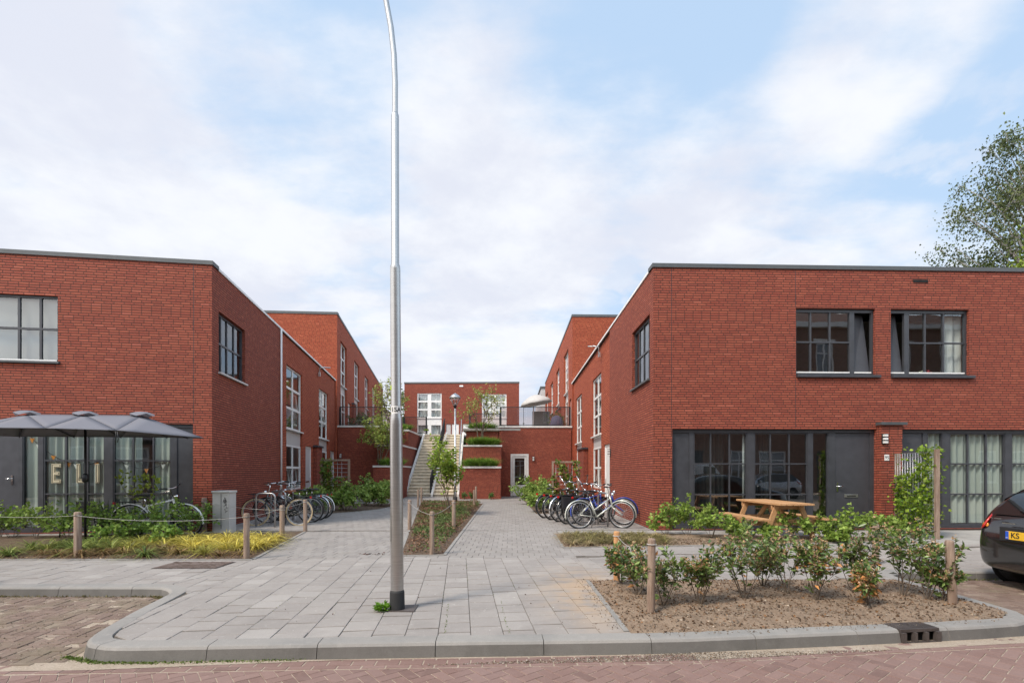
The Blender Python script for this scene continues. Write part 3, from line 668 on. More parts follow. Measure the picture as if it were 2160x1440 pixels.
# entrance pier with a cap beside the door, drip cap
mb = MB(); A, B = LS.u(663), LS.u(675); LS.box(mb, A, B-.06, 0, zd+.02, -.04, .12); mb.build('door_pier', BRICK, HL); mb = MB(); LS.box(mb, A-.1, B-.02, zd+.02, zd+.10, -.04, .18); mb.build('pier_cap', ANTH, HL)
number_plate(LS, LS.u(668), LS.z(668, 974), '98', 'small white house number plate on the left courtyard house beside the first pale door')
# downpipe and spout lamp
mb = MB(); mb.tube([LS.at(sL-.01, .1, .05), LS.at(sL-.01, TOP-.02, .05)], .035, 8); mb.build('downpipe', WHITE, HL)
mb = MB(); cu = LS.u(672); mb.tube([LS.at(cu, TOP-.42, .04), LS.at(cu, TOP-.15, .04), LS.at(cu, TOP-.1, .30)], .03, 6); mb.tube([LS.at(cu, TOP-.12, .04), LS.at(cu, TOP-.12, .55)], .025, 6); LS.box(mb, cu-.05, cu+.05, TOP-.55, TOP-.35, .0, .08)
mb.build('security_camera', STEEL, None, loc=LS.at(cu, TOP-.3, 0), label='grey camera bracket under the white roof edge of the left courtyard wall', cat='camera')

# ================================================================= RIGHT HOUSE
HR = thing('brick_house', 'long low red brick house on the right behind the picnic table', 'house', (cR[0], cR[1], 0))
u = RF.u; zg = RF.z(1418, 903.5)
RF.open.append((u(1418), u(1849), .02, zg, .12)); RF.open.append((u(1895), u(1895)+6.2, .02, zg, .12))
zu0, zu1 = RF.z(1679, 795), RF.z(1679, 649)
RF.open.append((u(1679), u(1846), zu0, zu1)); RF.open.append((u(1879), u(2044), zu0, zu1))
q0, q1 = RS.u(1333.5), RS.u(1370.5); RS.open.append((q0, q1, RS.z(1370.5, 802), RS.z(1370.5, 661)))
V1 = (RS.u(1245.5), RS.u(1264)); V2 = (RS.u(1212), RS.u(1224)); D1 = (RS.u(1269.5), RS.u(1285.3))
ztR = RS.z(1264, 783); zsR = RS.z(1264, 914); zpR = RS.z(1264, 940); zdR = RS.z(1270, 938)
RS.open.append((*V1, .75, ztR)); RS.open.append((*V2, .75, ztR)); RS.open.append((*D1, .02, zdR))
mb = MB(); RF.mesh(mb, 0, TOP); RS.mesh(mb, 0, TOP, sR, RS.L)
fpR = [eR, cR, (20.0, 13.12), (20, 29.5)]
shell(mb, fpR, 0, TOP, skip=(0, 1)); mb.build('wall', BRICK, HR)
mb = MB(); RS.mesh(mb, 0, TOP, 0, sR, off=-.08); mb.poly([RS.at(sR, 0, -.08), RS.at(sR, 0, 0), RS.at(sR, TOP, 0), RS.at(sR, TOP, -.08)]); mb.build('wall', BRICK2, HR, label='orange tinted brick wall of the rear part with tall white windows')
mb = MB(); mb.poly([(p[0], p[1], TOP-.02) for p in fpR]); mb.build('roof', ROOFM, HR)
coping(HR, [cR, (20.0, 13.12)], TOP)
mb = MB(); RS.box(mb, 0, RS.L-.05, TOP, TOP+.065, -.3, .028); mb.build('roof_edge', bpy.data.materials['pale_coping'], HR)
mb = MB(); mb.poly([(3.9, 16.1, 0), (19.8, 16.6, 0), (19.8, 16.6, 6.4), (3.9, 16.1, 6.4)][::-1]); mb.poly([(3.8, 12.8, 3.1), (19.8, 13.3, 3.1), (19.8, 16.6, 3.1), (3.9, 16.1, 3.1)]); mb.poly([(3.8, 12.8, .03), (19.8, 13.3, .03), (19.8, 16.6, .03), (3.9, 16.1, .03)]); mb.build('inner_wall', INNER, HR)
mb = MB(); mb.poly([RS.at(.4, .05, -1.5), RS.at(sR-.2, .05, -1.5), RS.at(sR-.2, 6.4, -1.5), RS.at(.4, 6.4, -1.5)]); mb.build('inner_wall', INNER, HR)
o = -.09; zb = .10
mb = MB()
for a, b in ((1418, 1422), (1457, 1466), (1580, 1595), (1709, 1719), (1752, 1767), (1840, 1849)): RF.box(mb, u(a), u(b), zb, zg-.09, o-.07, o)
RF.box(mb, u(1418), u(1849), zg-.09, zg, o-.07, o+.012); RF.box(mb, u(1418), u(1849), .02, zb, o-.07, o+.012); RF.box(mb, u(1422), u(1457), zb, zg-.09, o-.05, o-.02); mb.build('shopfront_frame', ANTH, HR)
for (a, b, cols) in ((1466, 1580, (1503, 1543)), (1595, 1709, (1630, 1670))):
    fw = u(b)-u(a); glazing(HR, RF, u(a), u(b), zb+.001, zg-.091, [(u(c)-u(a))/fw for c in cols], [.335, .665], ANTH, GLASSD, fw=.03, mw=.035, o=o-.01)
glazing(HR, RF, u(1719), u(1752), zb+.001, zg-.091, [], [], ANTH, GLASSD, fw=.02, o=o-.01)
dm = MB(); RF.box(dm, u(1767)+.003, u(1840)-.003, zb+.001, zg-.095, o-.05, o-.02); dr = dm.build('door', ANTH2, HR, bevel=.004)
hb = MB(); hu, hz_ = u(1770.5)+.02, RF.z(1771, 1027); RF.box(hb, hu-.02, hu+.02, hz_-.12, hz_+.12, o-.019, o-.008); hb.tube([RF.at(hu, hz_+.02, o-.01), RF.at(hu, hz_+.02, o+.04), RF.at(hu+.1, hz_+.02, o+.045)], .014, 8); hb.build('handle', CHROME, dr)
lb = MB(); la, lz = u(1787), RF.z(1800, 1045.5); RF.box(lb, la, la+.36, lz-.04, lz+.04, o-.019, o-.006); lb.build('letter_slot', STEEL, dr, bevel=.003); lb = MB(); RF.box(lb, la+.06, la+.30, lz-.018, lz+.012, o-.0055, o-.003); lb.build('slot_flap', BLACKP, dr)
for (a, b, w) in ((1470, 1545, .25), (1600, 1640, .3)):
    curtain(RF, u(a), u(b), .15, zg-.1, -.45, CURTG, 'dark grey drape behind the %s dark window of the right front' % ('first' if a == 1470 else 'second'), 8, .03)
mb = MB(); mb.tube([RF.at(u(1577), .12, -.22), RF.at(u(1577), zg-.1, -.22)], .03, 8); mb.build('floor_lamp_pole', WHITE, None, loc=RF.at(u(1577), .1, -.22), label='thin white pole standing just inside the right front window', cat='pole')
# second shopfront
mb = MB(); e2 = u(1895)+6.2
segs = [(u(1895), u(1896.5)), (u(1953), u(1963)), (u(1994), u(2010)), (u(2128), u(2141))]
wC = u(2128)-u(2010); wD0 = u(2141); wD1 = wD0 + wC; segs += [(wD1, wD1+.2)]
for a, b in segs: RF.box(mb, a, b, zb, zg-.09, o-.07, o)
RF.box(mb, u(1895), e2, zg-.09, zg, o-.07, o+.012); RF.box(mb, u(1895), e2, .02, zb, o-.07, o+.012); RF.box(mb, wD1+.2, e2, zb, zg-.09, o-.07, o-.01); mb.build('shopfront_frame', ANTH, HR)
dm = MB(); RF.box(dm, u(1896.5)+.003, u(1953)-.003, zb+.001, zg-.095, o-.05, o-.02); dm.build('door', ANTH2, HR, bevel=.004)
glazing(HR, RF, u(1963), u(1994), zb+.001, zg-.091, [], [], ANTH, GLASS, fw=.02, o=o-.01)
glazing(HR, RF, u(2010), u(2128), zb+.001, zg-.091, [(u(2050)-u(2010))/wC, (u(2089)-u(2010))/wC], [.335, .665], ANTH, GLASS, fw=.03, mw=.04, o=o-.01)
glazing(HR, RF, wD0, wD1, zb+.001, zg-.091, [.33, .66], [.335, .665], ANTH, GLASS, fw=.03, mw=.04, o=o-.01)
curtain(RF, u(1962), u(1996), .15, zg-.1, -.185, CURT, 'pale sheer curtain behind the narrow pane right of the wire trellis', 6)
curtain(RF, u(2006), u(2130), .15, zg-.1, -.185, CURT, 'wide pale sheer curtain behind the nine-pane window right of the trellis', 6)
curtain(RF, u(2140), wD1, .15, zg-.1, -.185, CURT, 'pale sheer curtain behind the black parked car at the right edge', 6)
# brick pier between the fronts with its cap
mb = MB(); RF.box(mb, u(1850), u(1894), 0, RF.z(1870, 897), -.1, .14); mb.build('door_pier', BRICK, HR); mb = MB(); RF.box(mb, u(1850)-.04, u(1894)+.09, RF.z(1870, 897), RF.z(1870, 891), -.02, .20); mb.build('pier_cap', ZINC, HR)
PW = Wall(RF.at(u(1850), 0, .14), RF.at(u(1894), 0, .14))
wall_lamp(PW, .06, RF.z(1853, 926), 'black wall lamp with three white louvres on the brick pier beside the right dark door')
number_plate(PW, .14, RF.z(1857, 965), '95', 'white house number plate 95 on the brick pier beside the dark door')
# upstairs windows
fwn = u(1846)-u(1679)
def up_window(u0, u1, post0, post1, left_panel, cols, light):
    mb = MB(); z0_, z1_ = zu0+.06, zu1; q = -.07
    for a, b in ((u0, u0+.05), (u1-.05, u1), (post0, post1)): RF.box(mb, a, b, z0_, z1_, q-.07, q)
    RF.box(mb, u0+.05, u1-.05, z0_, z0_+.06, q-.07, q-.001); RF.box(mb, u0+.05, u1-.05, z1_-.09, z1_, q-.07, q-.001)
    g0, g1 = (post1, u1-.05) if left_panel else (u0+.05, post0)
    for c_ in cols: RF.box(mb, c_-.02, c_+.02, z0_+.06, z1_-.09, q-.06, q-.01)
    zm = (z0_+z1_)/2; RF.box(mb, g0, g1, zm-.02, zm+.02, q-.055, q-.006)
    fr = mb.build('window', ANTH, HR)
    p = MB(); p.poly([RF.at(g0, z0_+.05, q-.04), RF.at(g1, z0_+.05, q-.04), RF.at(g1, z1_-.08, q-.04), RF.at(g0, z1_-.08, q-.04)]); p.build('pane', GLASSD if not left_panel else GLASS, fr)
    s_ = MB(); RF.box(s_, u0+.01, u1+.11, z0_-.065, z0_-.002, -.1, .07); s_.build('sill', ANTH, fr)
    w_ = MB(); RF.box(w_, g0, g1, z0_+.061, z0_+.095, q-.045, q+.004); 
    n0, n1 = (u0+.05, post0) if left_panel else (post1, u1-.05)
    RF.box(w_, n0, n1, z0_+.061, z0_+.095, q-.045, q+.004); w_.build('bead', WHITE, fr)
    # solid ventilation flap, tilted inwards at the top
    f_ = MB(); a, b, c_, d_ = n0+.01, n1-.01, z0_+.10, z1_-.10
    tilt = .16
    f_.hexa([RF.at(a, c_, q-.05), RF.at(b, c_, q-.05), RF.at(b, c_, q-.09), RF.at(a, c_, q-.09)], [RF.at(a, d_, q-.05-tilt*.6), RF.at(b-.07 if not left_panel else b-.07, d_, q-.05-tilt), RF.at(b-.07, d_, q-.09-tilt), RF.at(a, d_, q-.09-tilt*.6)]); f_.build('ventilation_flap', ANTH2, fr)
up_window(u(1679), u(1846), u(1796), u(1806), False, [u(1714), u(1755)], 0)
up_window(u(1879), u(2044), u(1912), u(1922), True, [u(1957), u(1996)], 0)
curtain(RF, u(2012), u(2050), zu0+.1, zu1-.1, -.3, CURTW, 'white curtain at the right side of the right upper window', 5, .02)
for k, (px_, col_) in enumerate(((1924, (.6, .35, .2)), (1965, (.75, .75, .6)), (1977, (.7, .1, .12)))):
    c = RF.at(u(px_), zu0+.12, -.28); mb = MB(); mb.lathe([(.0, 0), (.03, 0), (.035, .06), (.0, .06)], c, 8); t = thing('flower_pot', ['small orange-pink flower', 'small white flower', 'small red flower'][k] + ' in a pot on the sill of the right upper window', 'flower pot', c)
    mb.build('pot', simple('pot_%s' % 'abc'[k], (.3, .2, .15)), t); L_ = Leaves(); n_ = 40; L_.add(np.array(c)+RNG.normal(size=(n_, 3))*.022+np.array([0, 0, .09]), RNG.normal(size=(n_, 3)), .035, .9, .2, col_); L_.build('blossom', LEAFC, t)
# movement joints in the brickwork
for Wj, hj, px_, z0_ in ((RF, HR, 1416.5, zg+.02), (RF, HR, 1678, zu1+.02), (RF, HR, 1678.2, zg+.02), (LF, HL, 408.5, LF.z(407, 894)+.02)):
    mb = MB(); uj = Wj.u(px_); Wj.box(mb, uj-.006, uj+.006, z0_, TOP-.02 if px_ != 1678.2 else zu0-.04, -.01, .0015); mb.build('movement_joint', BLACKP, hj)
# vent slot near the roof
mb = MB(); RF.box(mb, u(1926), u(1957), RF.z(1940, 596), RF.z(1940, 590), -.03, .012); mb.build('wall_vent', DARKHOLE, HR)
# side window
a, b, c, d = RS.open[0][:4]
glazing(HR, RS, a, b, c+.05, d, [.25, .5, .78], [.5], ANTH, GLASS, fw=.07, mw=.045, o=-.08, sill=.07, sillm=ZINC)
white_stack(HR, RS, *V1, ztR, zsR, zpR, .75, -.14)
white_stack(HR, RS, *V2, ztR, zsR, zpR, .75, -.14)
mb = MB(); A, B = D1; RS.box(mb, A, A+.08, .02, zdR, -.19, -.12); RS.box(mb, B-.08, B, .02, zdR, -.19, -.12); RS.box(mb, A+.08, B-.08, zdR-.08, zdR, -.19, -.121); mb.build('door_frame', WHITE, HR)
mb = MB(); RS.box(mb, A+.08, B-.08, .03, zdR-.081, -.18, -.14); dr = mb.build('door', WHITE, HR); hb = MB(); RS.box(hb, A+.13, A+.17, 1.0, 1.2, -.139, -.12); hb.build('handle', CHROME, dr)
mb = MB(); A, B = RS.u(1224.5), RS.u(1237); RS.box(mb, A, B, 0, zdR+.02, -.06, .14); mb.build('door_pier', BRICK, HR); mb = MB(); RS.box(mb, A-.05, B+.08, zdR+.02, zdR+.1, -.06, .2); mb.build('pier_cap', ANTH, HR)
mb = MB(); cu = RS.u(1266); mb.tube([RS.at(cu, TOP-.45, .06), RS.at(cu, TOP-.15, .06), RS.at(cu, TOP-.1, .30)], .03, 6); mb.tube([RS.at(cu, TOP-.12, .04), RS.at(cu, TOP-.12, .5)], .025, 6); RS.box(mb, cu-.05, cu+.05, TOP-.55, TOP-.35, .0, .08)
mb.build('security_camera', STEEL, None, loc=RS.at(cu, TOP-.3, 0), label='grey camera bracket under the white roof edge of the right courtyard wall', cat='camera')
wall_lamp(RS, RS.u(1284)+.35, RS.z(1284, 955), 'black wall lamp at the edge of the right side wall just before the white door')

# ================================================================= TALL HOUSES BEHIND
def tall_house(label, LW, FW, corner, end, wins, door, pier, back, left):
    H = thing('brick_house', label, 'house', (corner[0], corner[1], 0))
    top = wins[0][2]
    for (a, b, t_, s_, p_) in wins: LW.open.append((a, b, DECK+.02, t_))
    LW.open.append((door[0], door[1], DECK+.02, door[2]))
    mb = MB(); LW.mesh(mb, 0, TOP2); FW.mesh(mb, 0, TOP2); shell(mb, back, 0, TOP2); mb.build('wall', BRICK2, H)
    mb = MB(); fp = [corner, end] + [back[k] for k in range(1, len(back))]; mb.poly([(p[0], p[1], TOP2-.02) for p in fp]); mb.build('roof', ROOFM, H)
    mb = MB(); FW.box(mb, 0 if left else -.03, FW.L+.03 if left else FW.L, TOP2, TOP2+.14, -.3, .03); mb.build('roof_edge', ZINC, H); mb = MB(); LW.box(mb, 0.0, LW.L, TOP2, TOP2+.138, -.28, .028); mb.build('roof_edge', ZINC, H)
    mb = MB(); mb.poly([LW.at(.4, DECK, -1.5), LW.at(LW.L-.4, DECK, -1.5), LW.at(LW.L-.4, TOP2-.3, -1.5), LW.at(.4, TOP2-.3, -1.5)]); mb.build('inner_wall', INNER, H)
    for k, (a, b, t_, s_, p_) in enumerate(wins): white_stack(H, LW, a, b, t_, s_, p_, DECK+.12, -.12, sash=False)
    mb = MB(); A, B, zt_ = door; LW.box(mb, A, A+.1, DECK+.02, zt_, -.18, -.1); LW.box(mb, B-.1, B, DECK+.02, zt_, -.18, -.1); LW.box(mb, A+.1, B-.1, zt_-.1, zt_, -.18, -.101); LW.box(mb, A+.1, B-.1, DECK+.02, zt_-.1, -.17, -.13); mb.build('door', WHITE, H)
    mb = MB(); LW.box(mb, pier[0], pier[1], DECK, door[2]+.05, -.04, .14); mb.build('door_pier', BRICK, H); mb = MB(); LW.box(mb, pier[0]-.05, pier[1]+.05, door[2]+.05, door[2]+.14, -.04, .2); mb.build('pier_cap', ANTH, H)
    return H
def tw(Wl, a, b, near, yt, ys, yp):
    return (min(Wl.u(a), Wl.u(b)), max(Wl.u(a), Wl.u(b)), Wl.z(near, yt), Wl.z(near, ys), Wl.z(near, yp))
T = [tw(LT, 718.5, 731.5, 718.5, 717, 808, 824)]
zt_, zs_, zp_ = T[0][2:]
for a, b in ((747.5, 757.5), (769.5, 777.5), (785.5, 792)): T.append((LT.u(a), LT.u(b), zt_, zs_, zp_))
HTL = tall_house('tall orange brick house behind the left one, its narrow white windows facing the raised terrace', LT, LTF, TLc, TLe, T, (LT.u(734), LT.u(740.5), zp_-.3), (LT.u(742), LT.u(746.5)), [TLe, (-24, 56), (-24, 27.9)], True)
T = [tw(RT, 1189.5, 1198.5, 1198.5, 734, 821, 838)]
zt_, zs_, zp_ = T[0][2:]
for a, b in ((1173.5, 1180), (1161, 1166.5), (1152, 1155.5)): T.append((RT.u(a), RT.u(b), zt_, zs_, zp_))
HTR = tall_house('tall orange brick house behind the right one, beside the white parasol on the terrace', RT, RTF, TRc, TRe, T, (RT.u(1200.7), RT.u(1204.6), zp_-.25), (RT.u(1179), RT.u(1184)), [(16, 29.6), (16, 52), TRe], False)
# far pale building past the right tall house
FB = thing('far_building', 'pale building end beyond the tall right house', 'building', (3.3, 60, 0)); mb = MB(); mb.box(3.1, 12, 53, 66, 0, 10.3); mb.build('wall', PANEL, FB); mb = MB(); mb.box(3.0, 12, 52.9, 66, 10.31, 10.5); mb.build('roof_edge', ZINC, FB)

# ================================================================= BACK HOUSE
BW = Wall((-11.2, 51.8), (.74, 51.5)); HB = thing('brick_house', 'red brick house closing the courtyard at the top of the stairs', 'house', (-5, 51.6, DECK))
A1 = (BW.u(880), BW.u(932), BW.z(880, 894), BW.z(880, 829)); 
BW.open += [(BW.u(880), BW.u(931.5), DECK+.05, BW.z(905, 829)), (BW.u(1016.5), BW.u(1068.5), DECK+.05, BW.z(1040, 831)), (BW.u(941), BW.u(951), DECK+.05, BW.z(950, 894)), (BW.u(953), BW.u(968), DECK+.05, BW.z(960, 894)), (BW.u(976), BW.u(990), DECK+.05, BW.z(980, 894))]
mb = MB(); BW.mesh(mb, 0, TOP2); shell(mb, [(-11.2, 51.8), (.74, 51.5), (.74, 60), (-11.2, 60)], 0, TOP2, skip=(0,)); mb.build('wall', BRICK, HB)
mb = MB(); mb.poly([(-11.2, 51.8, TOP2-.02), (.74, 51.5, TOP2-.02), (.74, 60, TOP2-.02), (-11.2, 60, TOP2-.02)]); mb.build('roof', ROOFM, HB)
mb = MB(); BW.box(mb, -.03, BW.L+.03, TOP2, TOP2+.16, -.3, .04); mb.build('roof_edge', ZINC, HB)
for n_, (a, b) in enumerate(((880, 931.5), (1016.5, 1068.5))):
    u0, u1 = BW.u(a), BW.u(b); zt_ = BW.z((a+b)/2, 829+2*n_); zs_ = BW.z((a+b)/2, 881); zp_ = BW.z((a+b)/2, 894)
    glazing(HB, BW, u0, u1, zs_, zt_, [(.5, .38)], [(.34, .16), (.67, .16)], WHITE, GLASS, fw=.11, o=-.06, sill=.02, sillm=WHITE)
    mb = MB(); BW.box(mb, u0, u1, zp_, zs_-.052, -.11, -.07); mb.build('spandrel_panel', WHITE, HB)
    glazing(HB, BW, u0, u1, DECK+.05, zp_-.001, [(.5, .38)], [(.35, .12)], WHITE, GLASS, fw=.11, o=-.06)
    curtain(BW, u0+.1, u1-.1, zs_+.05, zt_-.05, -.35, CURTW, ['white curtain in the upper left window of the back house', 'white curtain in the upper right window of the back house, behind the young tree'][n_], 2.5, .05)
    curtain(BW, u0+.1, u1-.1, DECK+.1, zp_-.05, -.35, CURTW, ['white curtain in the lower left window of the back house', 'white curtain in the lower right window of the back house, behind the railing'][n_], 2.5, .05)
for (a, b, m_) in ((941, 951, PANEL), (953, 968, WHITE), (976, 990, WHITE)):
    mb = MB(); BW.box(mb, BW.u(a), BW.u(b), DECK+.05, BW.z(960, 894), -.15, -.06); mb.build('door', m_, HB)
mb = MB(); BW.box(mb, BW.u(969), BW.u(977), BW.z(972, 815.5), BW.z(972, 812.5), .0, .06); mb.build('wall_vent', WHITE, HB)
mb = MB(); mb.box(-11, .6, 54, 54.1, DECK, TOP2-.3); mb.build('inner_wall', INNER, HB)
# ================================================================= TERRACE, STAIRS, PLANTERS
CAPZ = 4.15
def ccw_caps(parent, pts, z, w=.22, h=.10, out=.04):
    """white cap on top of the visible sides"""
    mb = MB()
    for k, (a, b) in enumerate(zip(pts, pts[1:])):
        w_ = Wall(a, b); w_.box(mb, -out*.98, w_.L+out*.98, z-h+.001*k, z+.001*k, -w, out)
    return mb.build('cap', CAPW, parent)
# raised terrace decks
mb = MB(); mb.prism([(-20, 29.2), (-6.7, 29.2), (-6.5, 34.6), (-3.0, 34.6), (-2.9, 29.2), (3.9, 29.4), (3.7, 51.9), (-20, 51.9)], DECK-.12, DECK)
mb.build('terrace_floor', simple('terrace_slab', (.33, .31, .29), .85, bump=.2), None, kind='structure')
TWR = Wall((-.75, 29.3), (3.50, 29.3)); TW = thing('terrace_wall', 'red brick terrace wall with a white glazed door, right of the stairs', 'wall', (1.4, 29.3, 0))
dx0, dx1 = TWR.u(1077), TWR.u(1115); dz = TWR.z(1096, 957); TWR.open.append((dx0, dx1, .01, dz))
mb = MB(); TWR.mesh(mb, 0, CAPZ-.1); mb.poly([(-.75, 29.3, 0), (-.75, 33, 0), (-.75, 33, CAPZ-.1), (-.75, 29.3, CAPZ-.1)]); mb.poly([(-.75, 29.55, CAPZ-.1), (3.5, 29.55, CAPZ-.1), (3.5, 29.55, DECK-.2), (-.75, 29.55, DECK-.2)]); mb.build('wall', BRICK, TW)
ccw_caps(TW, [(-.78, 29.3), (3.50, 29.3)], CAPZ)
mb = MB(); TWR.box(mb, dx0, dx0+.12, .02, dz, -.1, .02); TWR.box(mb, dx1-.12, dx1, .02, dz, -.1, .02); TWR.box(mb, dx0+.12, dx1-.12, dz-.12, dz, -.1, .019); mb.build('door_frame', CAPW, TW)
mb = MB(); a, b = dx0+.125, dx1-.125; TWR.box(mb, a, a+.12, .04, dz-.125, -.08, -.02); TWR.box(mb, b-.12, b, .04, dz-.125, -.08, -.02); TWR.box(mb, a+.12, b-.12, dz-.25, dz-.125, -.08, -.021); TWR.box(mb, a+.12, b-.12, .04, .68, -.08, -.021)
for k in range(4): TWR.box(mb, a+.12, b-.12, .09+.15*k, .21+.15*k, -.02, -.012)
dr = mb.build('door', CAPW, TW); mb = MB(); mb.poly([TWR.at(a+.1, .6, -.05), TWR.at(b-.1, .6, -.05), TWR.at(b-.1, dz-.2, -.05), TWR.at(a+.1, dz-.2, -.05)]); mb.build('pane', GLASSD, dr)
mb = MB(); TWR.box(mb, b-.08, b-.04, 1.0, 1.25, -.019, .0); mb.tube([TWR.at(b-.06, 1.15, 0), TWR.at(b-.06, 1.15, .05), TWR.at(b-.16, 1.15, .05)], .012, 6); mb.build('handle', BLACKM, dr)
mb = MB(); mb.box(.3, 2.0, 29.75, 31, 0.02, 3); mb.build('dark_room', BRICK3, TW)
wall_lamp(TWR, TWR.u(1125), TWR.z(1125, 967), 'black wall lamp right of the white glazed door in the terrace wall')
TWL = Wall((TLc[0], 29.0), (-7.5, 29.0)); TW2 = thing('terrace_wall', 'red brick terrace wall left of the stairs, behind the wooden trellis', 'wall', (-9, 29, 0))
mb = MB(); TWL.mesh(mb, 0, CAPZ-.1); mb.poly([(-7.5, 29, 0), (-7.5, 33, 0), (-7.5, 33, CAPZ-.1), (-7.5, 29, CAPZ-.1)]); mb.poly([(TLc[0], 29.25, CAPZ-.1), (-7.5, 29.25, CAPZ-.1), (-7.5, 29.25, DECK-.2), (TLc[0], 29.25, DECK-.2)]); mb.build('wall', BRICK, TW2); ccw_caps(TW2, [(TLc[0], 29.0), (-7.46, 29.0)], CAPZ)
wall_lamp(TWL, TWL.u(719), TWL.z(719, 961), 'black wall lamp on the terrace wall above the left trellis')
# planters: polygons (left to right along the front)
def planter(label, pts, zcap, back, grass):
    t = thing('brick_planter', label, 'planter', (pts[0][0], pts[0][1], 0), group='stepped brick planters beside the stairs'); mb = MB()
    fp = list(pts) + back; shell(mb, fp, 0, zcap-.1); mb.poly([(p[0], p[1], zcap-.12) for p in fp]); mb.build('wall', BRICK, t)
    ccw_caps(t, pts, zcap)
    L_ = Leaves(); a, b = pts[0], pts[1]; n_ = grass[2]
    return t
def tuft_row(label, x0, x1, y0, y1, z, n, L0, cols=((.12, .24, .03), (.28, .42, .08))):
    L_ = Leaves(); cl = int((x1-x0)*6)
    for k in range(cl*2):
        cx_, cy_ = random.uniform(x0+.15, x1-.15), random.uniform(y0, y1); m_ = n; edge = min(cx_-x0, x1-cx_); s_ = .65+.35*min(1, edge/.5)
        th = RNG.uniform(0, 6.28, m_); tl = RNG.uniform(.05, .75, m_); d = np.stack([np.cos(th)*tl, np.sin(th)*tl, np.ones(m_)], 1)
        base = np.array([cx_, cy_, z]) + np.stack([np.cos(th), np.sin(th), np.zeros(m_)], 1)*RNG.uniform(0, .07, (m_, 1))
        f = RNG.uniform(0, 1, (m_, 1)); col = np.array(cols[0])*(1-f)+np.array(cols[1])*f
        L_.blades(base, d, RNG.uniform(.6, 1.1, m_)*L0*s_*1.75, .026, col, .62, 3)
    o = L_.build('grass_tuft', LEAFC, None, loc=((x0+x1)/2, (y0+y1)/2, z), label=label, cat='grass', kind='stuff'); return o
planter('lowest brick planter right of the stairs, arched grass on top', [(-2.82, 26.7), (-.61, 26.7)], 1.75, [(-.61, 28.0), (-2.82, 28.0)], (0, 0, 0))
planter('middle brick planter right of the stairs with a young tree in it', [(-2.76, 28.0), (-.60, 28.0)], 2.97, [(-.60, 29.28), (-2.76, 29.28)], (0, 0, 0))
planter('highest brick planter right of the stairs, level with the terrace railing', [(-2.71, 29.4), (-.80, 29.4)], 3.94, [(-.80, 31), (-2.71, 31)], (0, 0, 0))
planter('lowest brick planter left of the stairs, half hidden by the tall lamp post', [(-7.43, 26.7), (-5.95, 26.7), (-6.32, 31.1)], 1.80, [(-7.43, 31.1)], (0, 0, 0))
planter('middle brick planter left of the stairs behind the tall lamp post', [(-7.52, 28.0), (-6.25, 28.0), (-6.34, 33.1)], 3.0, [(-7.52, 33.1)], (0, 0, 0))
planter('highest brick planter left of the stairs, beside the top steps', [(-7.45, 30.3), (-6.30, 30.3), (-6.36, 34.4)], 4.02, [(-7.45, 34.4)], (0, 0, 0))
tuft_row('arched bright grass on the lowest planter right of the stairs', -2.7, -.7, 26.85, 27.3, 1.68, 90, .62)
tuft_row('bright grass on the middle planter right of the stairs, around the young tree', -2.7, -.7, 28.15, 28.6, 2.9, 90, .60)
tuft_row('bright grass on the highest planter right of the stairs', -2.6, -.9, 29.55, 30.0, 3.88, 80, .60)
tuft_row('bright grass on the lowest planter left of the stairs, behind the lamp post', -7.2, -5.9, 26.85, 27.3, 1.72, 80, .62)
tuft_row('bright grass on the middle planter left of the stairs', -7.3, -6.3, 28.15, 28.6, 2.92, 80, .6)
tuft_row('bright grass on the highest planter left of the stairs', -7.2, -6.2, 30.5, 31.0, 3.95, 80, .55)
# stairs
ST = thing('staircase', 'long straight concrete staircase climbing to the terrace, split by a dark handrail', 'stairs', (-4.7, 29.17, 0))
NB, yb, yt, zt_ = 21, 29.17, 34.5, 4.02
def sxl(t): return -6.28 + t*(.17)
def sxr(t): return -3.11 - t*.25
mb = MB()
for k in range(NB):
    t0, t1 = k/NB, (k+1)/NB; y0 = yb+(yt-yb)*t0; y1 = yb+(yt-yb)*t1; z0_, z1_ = zt_*k/NB, zt_*(k+1)/NB
    xa, xb = sxl(t0)+.12, sxr(t0)-.12
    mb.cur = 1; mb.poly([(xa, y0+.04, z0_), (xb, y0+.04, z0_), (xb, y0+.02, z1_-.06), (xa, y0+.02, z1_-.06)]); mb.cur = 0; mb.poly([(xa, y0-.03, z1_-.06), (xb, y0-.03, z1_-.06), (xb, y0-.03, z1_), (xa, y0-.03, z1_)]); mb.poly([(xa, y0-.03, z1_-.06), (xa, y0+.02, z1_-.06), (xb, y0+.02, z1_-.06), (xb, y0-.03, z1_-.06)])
    mb.poly([(xa, y0-.03, z1_), (xb, y0-.03, z1_), (xb, y1+.04, z1_), (xa, y1+.03, z1_)])
mb.build('step_flight', [STEPC, simple('step_riser_shade', (.54, .47, .37), .9, var=.2, scale=4)], ST)  # risers toned darker to paint in the shadow under each nosing
def stringer(xa0, xa1, w, name, h=.16):
    mb = MB(); b = [(xa0, yb-.25, 0), (xa0+w, yb-.25, 0), (xa1+w, yt+.1, zt_-.35), (xa1, yt+.1, zt_-.35)]; t = [(xa0, yb-.25, h*.8), (xa0+w, yb-.25, h*.8), (xa1+w, yt+.1, zt_+h), (xa1, yt+.1, zt_+h)]
    mb.hexa(b, t); return mb.build(name, CAPW, ST)
stringer(-6.28-.02, -6.11-.02, .13, 'stringer', .2); stringer(-3.11-.10, -3.36-.10, .13, 'stringer', .2); stringer(-4.72, -4.60, .12, 'stringer', .2)
mb = MB(); A = Vector((-4.80, yb+.1, 0)); B = Vector((-4.68, yt, zt_))
